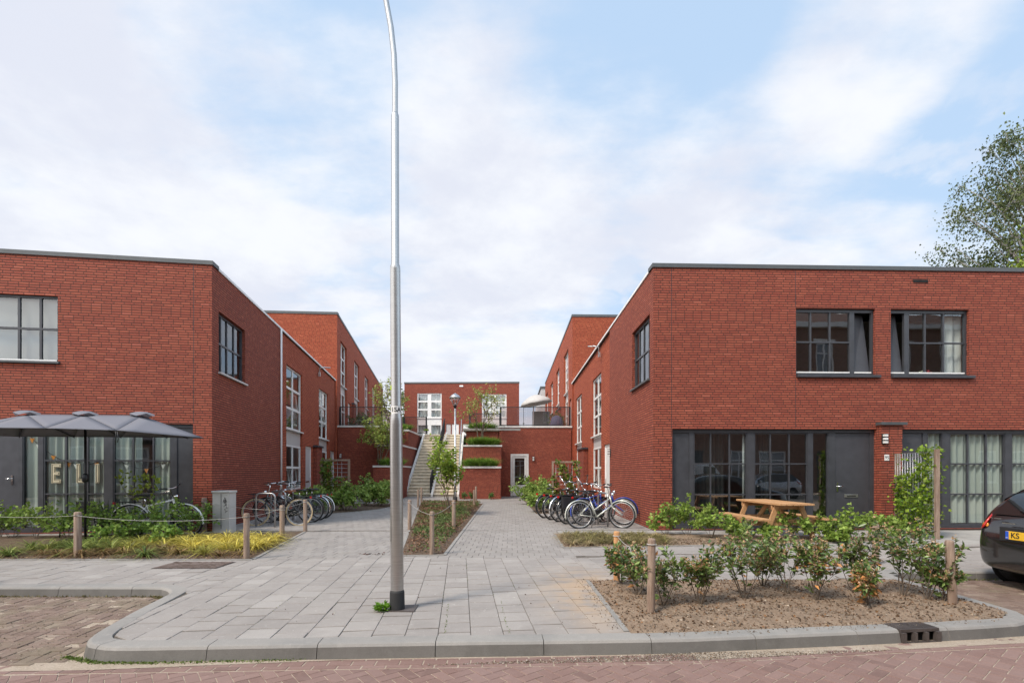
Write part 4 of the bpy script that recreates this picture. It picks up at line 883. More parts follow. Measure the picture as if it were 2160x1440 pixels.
mb.bar(A+Vector((0, 0, 1.1)), B+Vector((0, 0, 1.1)), .05, .05); mb.bar(A+Vector((0, 0, .18)), B+Vector((0, 0, .18)), .04, .04)
for k in range(56):
    p = A.lerp(B, k/55); mb.bar(p+Vector((0, 0, .17)), p+Vector((0, 0, 1.1)), .035 if k % 11 else .06, .014 if k % 11 else .05)
mb.build('handrail', BLACKM, ST)
mb = MB(); mb.bar(A+Vector((3.2*.53-.06, 0, 1.05)), B+Vector((1.18, 0, 1.05)), .04); 
for k in range(6): p = (A+Vector((1.63, 0, 0))).lerp(B+Vector((1.18, 0, 0)), k/5); mb.bar(p+Vector((0, 0, .1)), p+Vector((0, 0, 1.05)), .03)
mb.build('handrail', STEEL, ST)
# glass railings
def railing(label, pts, z0, h, posts=1.6, glassm=RAILG):
    t = thing('glass_railing', label, 'railing', (pts[0][0], pts[0][1], z0)); r = MB(); pl = MB(); gl = MB()
    for a, b in zip(pts, pts[1:]):
        w = Wall(a, b); w.box(r, 0, w.L, z0+h-.04, z0+h, -.03, .03); w.box(r, 0, w.L, z0+.04, z0+.08, -.02, .02); n_ = max(1, round(w.L/posts))
        for k in range(n_+1): uu = min(max(w.L*k/n_, .03), w.L-.03); ww = .05 if k in (0, n_) else .012; w.box(pl, uu-ww, uu+ww, z0, z0+h-.041, -.022, .022)
        gl.poly([w.at(.05, z0+.08, 0), w.at(w.L-.05, z0+.08, 0), w.at(w.L-.05, z0+h-.05, 0), w.at(.05, z0+h-.05, 0)])
    r.build('handrail', BLACKM, t); pl.build('post', BLACKM, t); gl.build('pane', glassm, t); return t
railing('dark framed glass railing on the right terrace in front of the white parasol', [(-.70, 29.42), (3.45, 29.42)], CAPZ, 1.14)
railing('glass railing behind the highest right planter, left of the parasol terrace', [(-2.68, 31.3), (-.72, 31.3), (-.70, 29.5)], DECK, 1.12, 2)
railing('dark framed glass railing on the left terrace before the green chair', [(TLc[0]+.05, 29.15), (-7.6, 29.15), (-7.9, 33.5)], CAPZ, 1.12, 3)
railing('glass railing behind the highest left planter beside the stair head', [(-7.3, 33.6), (-5.75, 33.6)], DECK, 1.15, 2)

# ================================================================= GROUND AND PAVING
mb = MB(); mb.poly([(-900, -900, -.16), (900, -900, -.16), (900, 1400, -.16), (-900, 1400, -.16)]); mb.build('ground', GROUND, None, kind='structure')
RZ = -.12
def clip(poly, hp):
    """clip a 2D polygon by half planes (nx, ny, c): nx*x + ny*y <= c"""
    for nx, ny, c in hp:
        out = []
        for i in range(len(poly)):
            a, b = poly[i], poly[(i+1) % len(poly)]; da = nx*a[0]+ny*a[1]-c; db = nx*b[0]+ny*b[1]-c
            if da <= 0: out.append(a)
            if da*db < 0: t = da/(da-db); out.append((a[0]+(b[0]-a[0])*t, a[1]+(b[1]-a[1])*t))
        poly = out
        if len(poly) < 3: return []
    return poly
def convex_hp(pts):
    """ccw convex polygon to half planes"""
    hp = []
    for a, b in zip(pts, pts[1:]+pts[:1]):
        nx, ny = b[1]-a[1], -(b[0]-a[0]); l = math.hypot(nx, ny)
        hp.append((nx/l, ny/l, (nx*a[0]+ny*a[1])/l))
    return hp
def stone(mb, poly, z, gap, cham=.004, drop=.012, tilt=.0012):
    """one paving stone: top with slightly worn edges"""
    cx_ = sum(p[0] for p in poly)/len(poly); cy_ = sum(p[1] for p in poly)/len(poly)
    area = .5*abs(sum(poly[i][0]*poly[(i+1) % len(poly)][1]-poly[(i+1) % len(poly)][0]*poly[i][1] for i in range(len(poly))))
    if area < .0008: return
    ex = max(abs(p[0]-cx_) + abs(p[1]-cy_) for p in poly); k1 = 1 - gap/ex; k2 = k1 - cham*1.4/ex
    tx, ty, dz_ = random.gauss(0, tilt*6), random.gauss(0, tilt*6), random.gauss(0, tilt)
    f = lambda p, k, zz_: (cx_+(p[0]-cx_)*k, cy_+(p[1]-cy_)*k, zz_ + dz_ + tx*(p[0]-cx_) + ty*(p[1]-cy_))
    t = [mb.pt(f(p, k2, z)) for p in poly]; e = [mb.pt(f(p, k1, z-cham)) for p in poly]; l = [mb.pt(f(p, k1, z-drop)) for p in poly]; n = len(poly)
    mb.face(t)
    for k in range(n): j = (k+1) % n; mb.face((t[j], t[k], e[k], e[j])); mb.face((e[j], e[k], l[k], l[j]))
def pave(name, regions, mat_, w, l, ang, z, gap, origin=(0, 0), stagger=.5, tilt=.0012, cham=.004, eg=.0):
    """rows of stones w (across) by l (along the rows' direction, angle ang from +Y)"""
    ca, sa = math.cos(ang), math.sin(ang); mb = MB()
    for pts in regions:
        hp = convex_hp(pts); loc = [((p[0]-origin[0])*ca+(p[1]-origin[1])*sa, -(p[0]-origin[0])*sa+(p[1]-origin[1])*ca) for p in pts]
        a0, a1 = min(p[0] for p in loc), max(p[0] for p in loc); b0, b1 = min(p[1] for p in loc), max(p[1] for p in loc)
        for i in range(int(math.floor(a0/w)), int(math.ceil(a1/w))+1):
            sh = (i % 2)*stagger*l + (math.sin(i*12.9)*.02*l)
            for j in range(int(math.floor((b0-sh)/l))-1, int(math.ceil((b1-sh)/l))+1):
                q = [(i*w, j*l+sh+eg), ((i+1)*w, j*l+sh+eg), ((i+1)*w, (j+1)*l+sh-eg), (i*w, (j+1)*l+sh-eg)]
                q = [(origin[0]+x*ca-y*sa, origin[1]+x*sa+y*ca) for x, y in q]; q = clip(q, hp)
                if q: stone(mb, q, z, gap, cham, tilt=tilt)
    return mb.build(name, mat_, None, kind='structure')
# kerb line (arris): from the left bay round the corner, along the road to the right bay
KA = [(-16, 6.47), (-4.75, 6.455), (-4.52, 6.43), (-4.36, 6.33), (-4.22, 6.16), (-4.05, 5.3), (-3.90, 4.72), (-3.82, 4.50), (-3.70, 4.34), (-3.50, 4.26), (-3.30, 4.245), (-2.4, 4.29), (-1.3, 4.345), (-.376, 4.387), (.5, 4.42), (1.57, 4.47), (2.51, 4.58), (3.5, 4.70), (4.5, 4.83), (5.0, 4.92), (5.28, 5.06), (5.42, 5.32), (5.45, 6.0), (5.45, 6.9), (5.52, 7.25), (5.75, 7.42), (6.2, 7.44), (16, 7.62)]
def resample(pts, step):
    out = [Vector(pts[0])]
    for a, b in zip(pts, pts[1:]):
        a, b = Vector(a), Vector(b); n = max(1, int((b-a).length/step))
        for k in range(1, n+1): out.append(a.lerp(b, k/n))
    return out
kp = resample(KA, .12)
def inward(i): a = kp[max(i-1, 0)]; b = kp[min(i+1, len(kp)-1)]; d = (b-a).normalized(); return Vector((-d.y, d.x))
PROF = [(-.035, -.20), (-.032, RZ), (-.012, -.028), (.004, -.008), (.022, .0), (.165, .003), (.170, -.004), (.170, -.10)]
mb = MB(); acc = 0; start = 0; seglen = .98; cum = [0]
for a, b in zip(kp, kp[1:]): cum.append(cum[-1]+(b-a).length)
drain_c = None
best = min(range(len(kp)), key=lambda i: (kp[i]-Vector((3.85, 4.75))).length); dc = cum[best]; DW = .21
def kp_at(s_):
    s_ = min(max(s_, 0), cum[-1]-1e-4); i = max(j for j in range(len(cum)) if cum[j] <= s_); i = min(i, len(kp)-2); t = (s_-cum[i])/(cum[i+1]-cum[i]); n = inward(i).lerp(inward(i+1), t).normalized(); return kp[i].lerp(kp[i+1], t), n
def kerb_stone(mb, s0, s1):
    n_ = max(1, int((s1-s0)/.10)); rings = []
    mb.smooth = False
    for k in range(n_+1):
        p, n = kp_at(s0+(s1-s0)*k/n_); rings.append([mb.pt((p.x+n.x*o_, p.y+n.y*o_, z_)) for o_, z_ in PROF])
    for a, b in zip(rings, rings[1:]):
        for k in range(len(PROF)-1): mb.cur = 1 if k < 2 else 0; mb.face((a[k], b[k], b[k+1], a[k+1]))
    mb.cur = 0
    mb.face(rings[0]); mb.face(rings[-1][::-1])
s_ = .35
while s_ < cum[-1]-.1:
    e = min(s_+seglen*random.uniform(.93, 1.05), cum[-1]-.05)
    for (a, b) in ([(s_, e)] if (e < dc-DW or s_ > dc+DW) else [(s_, min(e, dc-DW)), (max(s_, dc+DW), e)]):
        if b-a > .05: kerb_stone(mb, a+.0035, b-.0035)
    s_ = e
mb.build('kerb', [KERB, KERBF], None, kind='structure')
# gutter inlet set in the kerb
p, n = kp_at(dc); tdir = Vector((n.y, -n.x)); DR = thing('street_drain', 'dark cast iron street drain let into the kerb in front of the planting bed', 'drain', (p.x, p.y, 0))
def dpt(a, b, z): q = p + tdir*a + n*b; return (q.x, q.y, z)
mb = MB()
def dbox(mb, a0, a1, b0, b1, z0, z1): mb.hexa([dpt(a0, b0, z0), dpt(a1, b0, z0), dpt(a1, b1, z0), dpt(a0, b1, z0)], [dpt(a0, b0, z1), dpt(a1, b0, z1), dpt(a1, b1, z1), dpt(a0, b1, z1)])
dbox(mb, -DW+.005, DW-.005, -.02, .20, -.025, .004)
for a0, a1 in ((-DW+.005, -.165), (-.075, -.05), (.045, .07), (.16, DW-.005)): dbox(mb, a0, a1, -.045, .0, RZ-.01, -.026)
dbox(mb, -.16, .155, -.045, -.01, RZ-.02, RZ+.006)
for k in range(9): dbox(mb, -.20, .20, .0+k*.02, .008+k*.02, .0041, .007)
mb.build('inlet_frame', CAST, DR); mb = MB(); dbox(mb, -DW+.01, DW-.01, .03, .18, -.16, -.03); mb.build('gully', DARKHOLE, DR)
# sand bed below all paving inside the kerb
mb = MB(); inner = [(q+inward(i)*.10) for i, q in enumerate(kp)]; mb.poly([(q.x, q.y, -.012) for q in inner] + [(26, 60, -.012), (-30, 60, -.012)]); mb.build('pavement_bed', DJOINT, None, kind='structure')
# sidewalk tiles
W_ = .30; TA = R(5.9)
LFR = 8.62
tiles = [[(-3.97, 6.1), (-3.90, 5.3), (-3.79, 4.85), (-3.63, 4.55), (-3.4, 4.41), (-.2, 4.55), (1.12, 4.62), (1.12, LFR), (-4.04, LFR)], [(-16, 6.63), (-4.55, 6.62), (-4.27, 6.5), (-3.70, 4.62), (-4.04, LFR), (-16, LFR)], [(1.12, 6.85), (5.3, 6.85), (5.3, 9.3), (1.12, LFR)], [(5.3, 7.5), (16, 7.8), (16, 10.6), (5.3, 9.3)], [(1.12, LFR), (5.3, 9.3), (16, 10.6), (1.12, 9.8)]]
tiles[1] = [(-16, 6.63), (-4.5, 6.62), (-4.04, LFR), (-16, LFR)]
tiles.append([(-4.5, 6.62), (-3.97, 6.1), (-4.04, LFR)])
pave('sidewalk', tiles, TILE, .30, .30, TA*1, 0.0, .0045, (-.37, 4.5), tilt=.0014, eg=.0065)
paths = [[(-16, LFR+.005), (1.12, LFR+.005), (1.12, 12.6), (-16, 12.0)], [(-12, 12.0), (1.12, 12.6), (3.8, 12.6), (3.7, 29.6), (-12, 29.6)]]
pave('courtyard_path', paths, BLOCK, .295, .20, R(90), 0.0, .007, (0, 0), tilt=.0009, cham=.003)
pave('patio', [[(1.13, 9.81), (16, 10.62), (16, 12.99), (3.6, 12.59), (1.13, 12.59)]], PATIO, .50, .50, R(2), 0.0, .005, tilt=.0008)
# road: herringbone bricks
def herring(name, regions, mat_, ang, z, bw=.098, tilt=.0015, gap=.0045, origin=(0, 0)):
    ca, sa = math.cos(ang), math.sin(ang); mb = MB()
    for pts in regions:
        hp = convex_hp(pts); xs = [p[0] for p in pts]; ys = [p[1] for p in pts]; cxm, cym = sum(xs)/len(xs), sum(ys)/len(ys); rad = max(math.hypot(x-cxm, y-cym) for x, y in pts)
        c0 = ((cxm-origin[0])*ca+(cym-origin[1])*sa, -(cxm-origin[0])*sa+(cym-origin[1])*ca)
        n = int(rad/bw)+4; ci, cj = int(c0[0]/bw), int(c0[1]/bw)
        for i in range(ci-n, ci+n):
            for j in range(cj-n, cj+n):
                k = (i - j) % 4
                if k == 0: q = [(i, j), (i+2, j), (i+2, j+1), (i, j+1)]
                elif k == 3: q = [(i, j), (i+1, j), (i+1, j+2), (i, j+2)]
                else: continue
                q = [(x*bw, y*bw) for x, y in q]; q = [(origin[0]+x*ca-y*sa, origin[1]+x*sa+y*ca) for x, y in q]
                mx_, my_ = sum(t[0] for t in q)/4, sum(t[1] for t in q)/4
                if any(h[0]*mx_+h[1]*my_ > h[2]+.16 for h in hp): continue
                q = clip(q, hp)
                if q: stone(mb, q, z, gap, .004, .012, tilt)
    return mb.build(name, mat_, None, kind='structure')
mb = MB(); mb.poly([(-60, -14, RZ-.0045), (60, -14, RZ-.0045), (60, 7.6, RZ-.0045), (-60, 7.6, RZ-.0045)]); mb.build('road_bed', SAND, None, kind='structure')
herring('road', [[(-7.5, 2.6), (1.6, 2.6), (1.6, 4.20), (-7.5, 3.8)], [(1.6, 2.6), (7.5, 2.6), (7.5, 4.93), (1.6, 4.21)]], ROADB, R(38), RZ, origin=(0, 3.0), tilt=.0007, gap=.007)
herring('parking_bay', [[(-13, 4.10), (-3.70, 4.14), (-3.95, 4.9), (-4.3, 6.44), (-13, 6.46)], [(5.46, 5.05), (13, 5.3), (13, 7.55), (5.7, 7.42), (5.46, 7.0)]], BAYB, R(4), RZ, origin=(0, 3.0), tilt=.0022, gap=.008)
# soldier course beside the kerb, half covered in sand
pave('gutter_course', [[(-3.4, 4.00), (1.6, 4.21), (1.6, 4.40), (-3.4, 4.20)], [(1.6, 4.22), (5.6, 4.72), (5.4, 4.92), (1.6, 4.41)], [(-13, 3.68), (-3.4, 4.0), (-3.4, 4.16), (-13, 4.08)]], ROADB, .10, .20, R(92), RZ-.001, .007, tilt=.001)
def scatter_chips(name, label, region, n, z, size, cols, flat=.3, kind='stuff', cat='litter', dens=None):
    hp = convex_hp(region); xs = [p[0] for p in region]; ys = [p[1] for p in region]; pos = []
    while len(pos) < n:
        x, y = random.uniform(min(xs), max(xs)), random.uniform(min(ys), max(ys))
        if all(h[0]*x+h[1]*y <= h[2] for h in hp) and (dens is None or random.random() < dens(x, y)): pos.append((x, y, z(x, y) if callable(z) else z))
    L_ = Leaves(); pos = np.array(pos); d = RNG.normal(size=(n, 3)); d[:, 2] *= flat
    ci = RNG.integers(0, len(cols), n); L_.add(pos, d, RNG.uniform(.4, 1.3, n)*size, .7, .25, np.array(cols)[ci], .3)
    return L_.build(name, LEAFC, None, loc=(sum(xs)/len(xs), sum(ys)/len(ys), 0), label=label, cat=cat, kind=kind)
# sand drifted into the gutter
def blob_sheet(name, pts, z, m, amp=.012, n=60, kind='structure', mound=0.0, label=None):
    """bumpy soil sheet over the polygon pts (ccw)"""
    hp = convex_hp(pts); xs = [p[0] for p in pts]; ys = [p[1] for p in pts]; x0, x1, y0, y1 = min(xs), max(xs), min(ys), max(ys); st = max((x1-x0)/n, .035); nx = int((x1-x0)/st)+1; ny = int((y1-y0)/st)+1
    mb = MB(); mb.smooth = True; idx = {}
    from mathutils import noise as mn
    def zz(x, y):
        e = min(h[2]-h[0]*x-h[1]*y for h in hp); k = min(1, max(0, e/.25)); return z + k*mound + amp*(mn.noise(Vector((x*3, y*3, 0)))+.6*mn.noise(Vector((x*11, y*11, 3)))+.5*mn.noise(Vector((x*31, y*31, 7))))*(.12+.88*k)
    for i in range(nx):
        for j in range(ny):
            q = clip([(x0+i*st, y0+j*st), (x0+(i+1)*st, y0+j*st), (x0+(i+1)*st, y0+(j+1)*st), (x0+i*st, y0+(j+1)*st)], hp)
            if not q: continue
            f = []
            for x, y in q:
                key = (round(x, 4), round(y, 4))
                if key not in idx: idx[key] = mb.pt((x, y, zz(x, y)))
                if idx[key] not in f: f.append(idx[key])
            if len(f) > 2: mb.face(f)
    o = mb.build(name, m, None, kind=kind); return o, zz
# ================================================================= BEDS
blob_sheet('gutter_sand', [(-4.4, 3.95), (-3.4, 4.06), (1.6, 4.27), (1.6, 4.45), (-3.4, 4.23), (-4.4, 4.2)], RZ+.0012, SAND, .006, 160)
blob_sheet('gutter_sand', [(1.6, 4.27), (5.6, 4.80), (5.6, 4.96), (1.6, 4.46)], RZ+.0005, SAND, .006, 130)
blob_sheet('gutter_sand', [(-9, 3.9), (-3.95, 4.0), (-4.0, 4.5), (-9, 4.35)], RZ-.008, SAND, .006, 160)
blob_sheet('gutter_sand', [(-4.7, 5.9), (-4.2, 6.0), (-4.4, 6.42), (-5.6, 6.43)], RZ-.004, SAND, .006, 60)
BFR = [(1.10, 4.60), (1.6, 4.625), (2.5, 4.735), (3.5, 4.86), (4.5, 4.985), (5.0, 5.08), (5.27, 5.3), (5.29, 6.86), (1.06, 6.80)]
bo, ZF = blob_sheet('planting_bed', BFR, .002, SOIL, .03, 110, mound=.05)
BBR = [(1.02, 9.74), (3.44, 9.98), (8.4, 10.62), (8.3, 11.25), (3.4, 11.0), (1.0, 11.7)]
blob_sheet('planting_bed', [(1.02, 9.74), (3.44, 9.98), (8.4, 10.62), (8.3, 11.25), (3.6, 11.9), (1.0, 11.9)], .010, SOIL, .015, 90, mound=.01)
BL = [(-13, 8.44), (-4.41, 8.42), (-5.15, 12.3), (-6.8, 12.25), (-13, 11.3)]
blob_sheet('planting_bed', [(-13, 8.46), (-4.41, 8.44), (-5.12, 12.3), (-13, 11.2)], .008, DSOIL, .015, 110, mound=.02)
BC = [(-1.97, 8.80), (-1.23, 8.88), (-1.33, 22.8), (-4.3, 23.4)]
bc_o, ZC = blob_sheet('planting_bed', BC, .008, DSOIL, .02, 60, mound=.03)
BL2 = [(-5.15, 18.2), (-4.4, 26.4), (-9.0, 26.6), (-8.3, 18.6)]
blob_sheet('planting_bed', [(-6.6, 17.2), (-5.3, 19.5), (-4.9, 23.0), (-8.2, 23.0), (-8.0, 17.4)], .008, DSOIL, .01, 50)
blob_sheet('planting_bed', [(.85, 17.5), (2.2, 17.5), (2.2, 25.5), (.6, 25.5)], .008, DSOIL, .01, 40)
# thin concrete edging
def edging(pts, w=.06, z=.015):
    mb = MB()
    for a, b in zip(pts, pts[1:]):
        wl = Wall(a, b); n_ = max(1, round(wl.L/1.0))
        for k in range(n_): wl.box(mb, wl.L*k/n_+.002, wl.L*(k+1)/n_-.002, -.06, z, -w/2, w/2)
    return mb.build('bed_edging', KERB, None, kind='structure')
edging([(-4.38, 8.43), (-5.11, 12.3)]); edging([(-1.99, 8.77), (-1.2, 8.86), (-1.30, 22.8), (-4.32, 23.4), (-1.99, 8.77)]); edging([(-13, 8.43), (-4.38, 8.41)]); edging([(1.0, 11.7), (1.0, 9.72)]); edging([(1.0, 9.72), (3.44, 9.95), (8.45, 10.6)]); edging([(1.04, 6.83), (1.07, 4.66)], .05, .008)
scatter_chips('leaf_litter', 'brown wood chips, dead leaves and pebbles strewn over the front planting bed', BFR, 9000, lambda x, y: ZF(x, y)+.004, .028, [(.34, .25, .17), (.22, .14, .09), (.13, .08, .05), (.40, .33, .26), (.28, .15, .07), (.20, .15, .11)])
scatter_chips('leaf_litter', 'soil crumbs and chips spilled from the front bed over the tiles beside it', [(.72, 4.7), (1.1, 4.7), (1.08, 6.9), (.85, 6.9)], 260, .006, .018, [(.24, .17, .11), (.16, .11, .07), (.34, .27, .2)], dens=lambda x, y: max(0, (x-.72)/.38)**2)
scatter_chips('leaf_litter', 'soil crumbs spilled from the front bed over the kerb top', [(1.2, 4.5), (2.5, 4.62), (4.9, 4.95), (4.9, 5.08), (2.5, 4.78), (1.2, 4.66)], 260, .007, .016, [(.24, .17, .11), (.16, .11, .07), (.34, .27, .2)])
scatter_chips('leaf_litter', 'brown leaf litter under the low plants of the middle bed', BC, 6000, lambda x, y: ZC(x, y)+.004, .04, [(.26, .14, .08), (.16, .09, .06), (.30, .2, .12)])
scatter_chips('leaf_litter', 'straw and dry leaves along the front edge of the left bed', [(-13, 8.44), (-4.45, 8.42), (-4.6, 9.0), (-13, 9.0)], 4000, .02, .035, [(.34, .24, .14), (.20, .13, .08), (.28, .17, .1)])
scatter_chips('leaf_litter', 'dry leaves in the bed before the right house', BBR, 4000, .03, .03, [(.34, .26, .18), (.20, .13, .08)])
scatter_chips('leaf_litter', 'sand, leaf crumbs and grit along the road kerb', [(-3.6, 4.02), (1.6, 4.26), (5.4, 4.75), (5.4, 4.9), (1.6, 4.44), (-3.6, 4.22)], 3500, RZ+.003, .014, [(.40, .34, .27), (.30, .25, .2), (.2, .13, .08), (.5, .46, .4)])
scatter_chips('leaf_litter', 'sand and crumbs strewn over the left parking bay', [(-9, 4.2), (-3.9, 4.25), (-4.3, 6.35), (-9, 6.4)], 3000, RZ+.004, .016, [(.42, .36, .28), (.35, .3, .22), (.2, .16, .1)])
def moss(label, pts, n, z, colr=((.10, .17, .03), (.2, .25, .06)), size=.02, spread=.015):
    L_ = Leaves(); base = []
    for _ in range(n):
        i = random.randrange(len(pts)-1); a, b = Vector(pts[i]), Vector(pts[i+1]); q = a.lerp(b, random.random()); base.append((q.x+random.gauss(0, spread), q.y+random.gauss(0, spread), z))
    f = RNG.uniform(0, 1, (n, 1)); d = RNG.normal(size=(n, 3)); d[:, 2] = np.abs(d[:, 2])+.3
    L_.add(np.array(base), d, RNG.uniform(.4, 1.3, n)*size, .5, .15, np.array(colr[0])*(1-f)+np.array(colr[1])*f); return L_.build('moss', LEAFC, None, loc=(pts[0][0], pts[0][1], z), label=label, cat='moss', kind='stuff')
moss('small weeds and moss at the foot of the rounded kerb corner', [(-3.9, 4.34), (-3.5, 4.20), (-3.0, 4.20), (-1.8, 4.27)], 1500, RZ, size=.018)
moss('moss along the back kerb of the left parking bay', [(-9, 6.42), (-4.6, 6.4), (-4.3, 6.25)], 900, RZ, ((.16, .15, .06), (.25, .2, .1)), .03)
moss('weeds along the back kerb of the right parking bay', [(5.7, 7.38), (9, 7.42)], 700, RZ, ((.14, .15, .05), (.22, .2, .1)), .03)
for k, (xx, y0, y1) in enumerate(((-1.07, 4.6, 5.4), (-.57, 4.6, 5.9), (-.12, 4.65, 6.2), (.30, 4.7, 5.6))):
    pass
moss('moss in the tile joints near the lamp post', [(-.62, 4.58), (-.66, 5.0), (-.72, 5.6)], 60, .0, size=.014, spread=.004)
moss('moss in the tile joints right of the lamp post', [(-.02, 4.6), (-.07, 5.0), (-.13, 5.8)], 60, .0, size=.014, spread=.004)
_j = []
for i_ in range(-9, 6):
    if random.random() < .75:
        t0_ = random.uniform(.1, 2.2); t1_ = t0_+random.uniform(.3, 1.6)
        for _ in range(int(26*(t1_-t0_))+6):
            tt = random.uniform(t0_, t1_); _j.append((-.37+i_*.30*math.cos(TA)-tt*math.sin(TA)+random.gauss(0, .003), 4.5+i_*.30*math.sin(TA)+tt*math.cos(TA)))
_j = [q for q in _j if q[0] < 1.0 and q[1] > 4.6 and q[0] > -3.6]
L_ = Leaves(); _d = RNG.normal(size=(len(_j), 3)); _d[:, 2] = np.abs(_d[:, 2]); L_.add(np.array([(a, b, .0) for a, b in _j]), _d, RNG.uniform(.3, 1, len(_j))*.013, .6, .2, (.13, .16, .04), .4); L_.build('moss', LEAFC, None, loc=(-.37, 5, 0), label='thin moss growing in the long joints between the grey tiles', cat='moss', kind='stuff')
# dry leaves blown onto the path
scatter_chips('leaf_litter', 'few dry brown leaves lying on the left path', [(-2.75, 8.9), (-2.3, 8.9), (-2.3, 9.05), (-2.75, 9.05)], 26, .012, .05, [(.12, .05, .03), (.08, .04, .03)])
scatter_chips('leaf_litter', 'few dry crumbs scattered over the grey tiles', [(-2.5, 4.8), (.9, 4.8), (.9, 8.0), (-2.5, 8.0)], 60, .008, .022, [(.16, .07, .04), (.6, .58, .52), (.1, .06, .04)])
# mosaic access cover in the left pavement
t = thing('access_cover', 'brownish rectangular access cover with small blocks in the left pavement', 'cover', (-5.2, 8.0, 0)); x0, x1, y0, y1 = -5.55, -4.55, 7.65, 8.2
mb = MB(); mb.box(x0, x1, y0, y1, -.02, .006); mb.build('frame', CAST, t); mb = MB()
for i in range(16):
    for j in range(9): a = x0+.02+(x1-x0-.04)*i/16; b = y0+.02+(y1-y0-.04)*j/9; mb.box(a+.004, a+(x1-x0-.04)/16-.004, b+.004, b+(y1-y0-.04)/9-.004, .006, .012+random.uniform(0, .003))
mb.build('block_inlay', island('cover_block', (.11, .075, .06), (.22, .17, .15)), t)

# ================================================================= GRASSY AND LOW PLANTING
def carex(label, pts_fn, n, colf, L0, per=60, wid=.012, mind=.27):
    L_ = Leaves(); allp = []; tries = 0
    while len(allp) < n and tries < n*60:
        tries += 1; x, y = pts_fn()
        if any((x-a)**2+(y-b)**2 < mind*mind for a, b in allp): continue
        c0, c1, s_ = colf(x, y); s_ *= random.uniform(.8, 1.15); m_ = int(per*random.uniform(.7, 1.3)); th = RNG.uniform(0, 6.283, m_); tl = RNG.uniform(.12, 1.25, m_)
        d = np.stack([np.cos(th)*tl, np.sin(th)*tl, np.ones(m_)], 1); base = np.array([x, y, .015])+np.stack([np.cos(th), np.sin(th), np.zeros(m_)], 1)*RNG.uniform(0, .04, (m_, 1))
        f = RNG.uniform(0, 1, (m_, 1)); L_.blades(base, d, RNG.uniform(.6, 1.1, m_)*L0*s_, wid, (np.array(c0)*(1-f)+np.array(c1)*f)*RNG.uniform(.6, 1.3, (m_, 1)), 1.0, 4); allp.append((x, y))
    c = np.mean(allp, 0); return L_.build('ornamental_grass', LEAFC, None, loc=(c[0], c[1], 0), label=label, cat='grass', kind='stuff')
def inpoly(pts):
    hp = convex_hp(pts); xs = [p[0] for p in pts]; ys = [p[1] for p in pts]
    def f():
        while True:
            x, y = random.uniform(min(xs), max(xs)), random.uniform(min(ys), max(ys))
            if all(h[0]*x+h[1]*y <= h[2]-.12 for h in hp): return x, y
    return f
def colL(x, y):
    k = min(1, max(0, (x+7.9)/1.7)) * min(1, max(0, (y-8.6)/.9)); k = min(1, max(0, k+random.uniform(-.25, .25)))
    if y < 9.1 and random.random() < .45: return (.22, .13, .06), (.34, .24, .11), .7
    if random.random() < .12: return (.16, .12, .05), (.30, .24, .10), .8
    v_ = random.uniform(.65, 1.25); g0, g1 = np.array((.10, .16, .04))*v_, np.array((.30, .33, .09))*v_; y0_, y1_ = np.array((.50, .40, .06)), np.array((.78, .66, .16))
    return g0*(1-k)+y0_*k, g1*(1-k)+y1_*k, 1.0
carex('clumps of grass-like sedge, green on the left turning golden yellow towards the path', inpoly([(-13, 8.5), (-4.5, 8.5), (-5.1, 12.2), (-7.2, 11.5), (-8, 10.6), (-13, 10.2)]), 240, colL, .60, 85, .018, .32)
def colR(x, y): return ((.16, .15, .05), (.34, .28, .12), 1.0) if random.random() < .7 else ((.34, .26, .13), (.42, .34, .18), .9)
carex('short straw-green grass clumps at the corner bed before the right bicycles', inpoly([(1.0, 9.75), (3.3, 9.95), (3.6, 11.6), (1.0, 11.8)]), 60, colR, .38, 70, .013, .24)
def lowcover(label, pts, n, cols, size, h):
    L_ = Leaves(); f = inpoly(pts); pos = []; ci = []
    from mathutils import noise as mn
    for _ in range(n):
        x, y = f(); v = mn.noise(Vector((x*1.3, y*.9, 2)))+random.uniform(-.35, .35); k = 0 if v > 0 else 1
        if y < 11 and random.random() < .55: continue
        pos.append((x, y, .03+random.uniform(0, h))); c = cols[k]; fr = random.random(); ci.append(np.array(c[0])*(1-fr)+np.array(c[1])*fr)
    d = RNG.normal(size=(len(pos), 3)); d[:, 2] = np.abs(d[:, 2])*.6
    L_.add(np.array(pos), d, RNG.uniform(.6, 1.3, len(pos))*size, .6, .2, np.array(ci), .2); return L_.build('ground_cover', LEAFC, None, loc=(pts[0][0], pts[0][1], 0), label=label, cat='ground cover', kind='stuff')
lowcover('low green and reddish brown ground cover in the middle bed', BC, 16000, [((.09, .13, .04), (.17, .22, .07)), ((.20, .11, .07), (.28, .17, .10))], .06, .12)

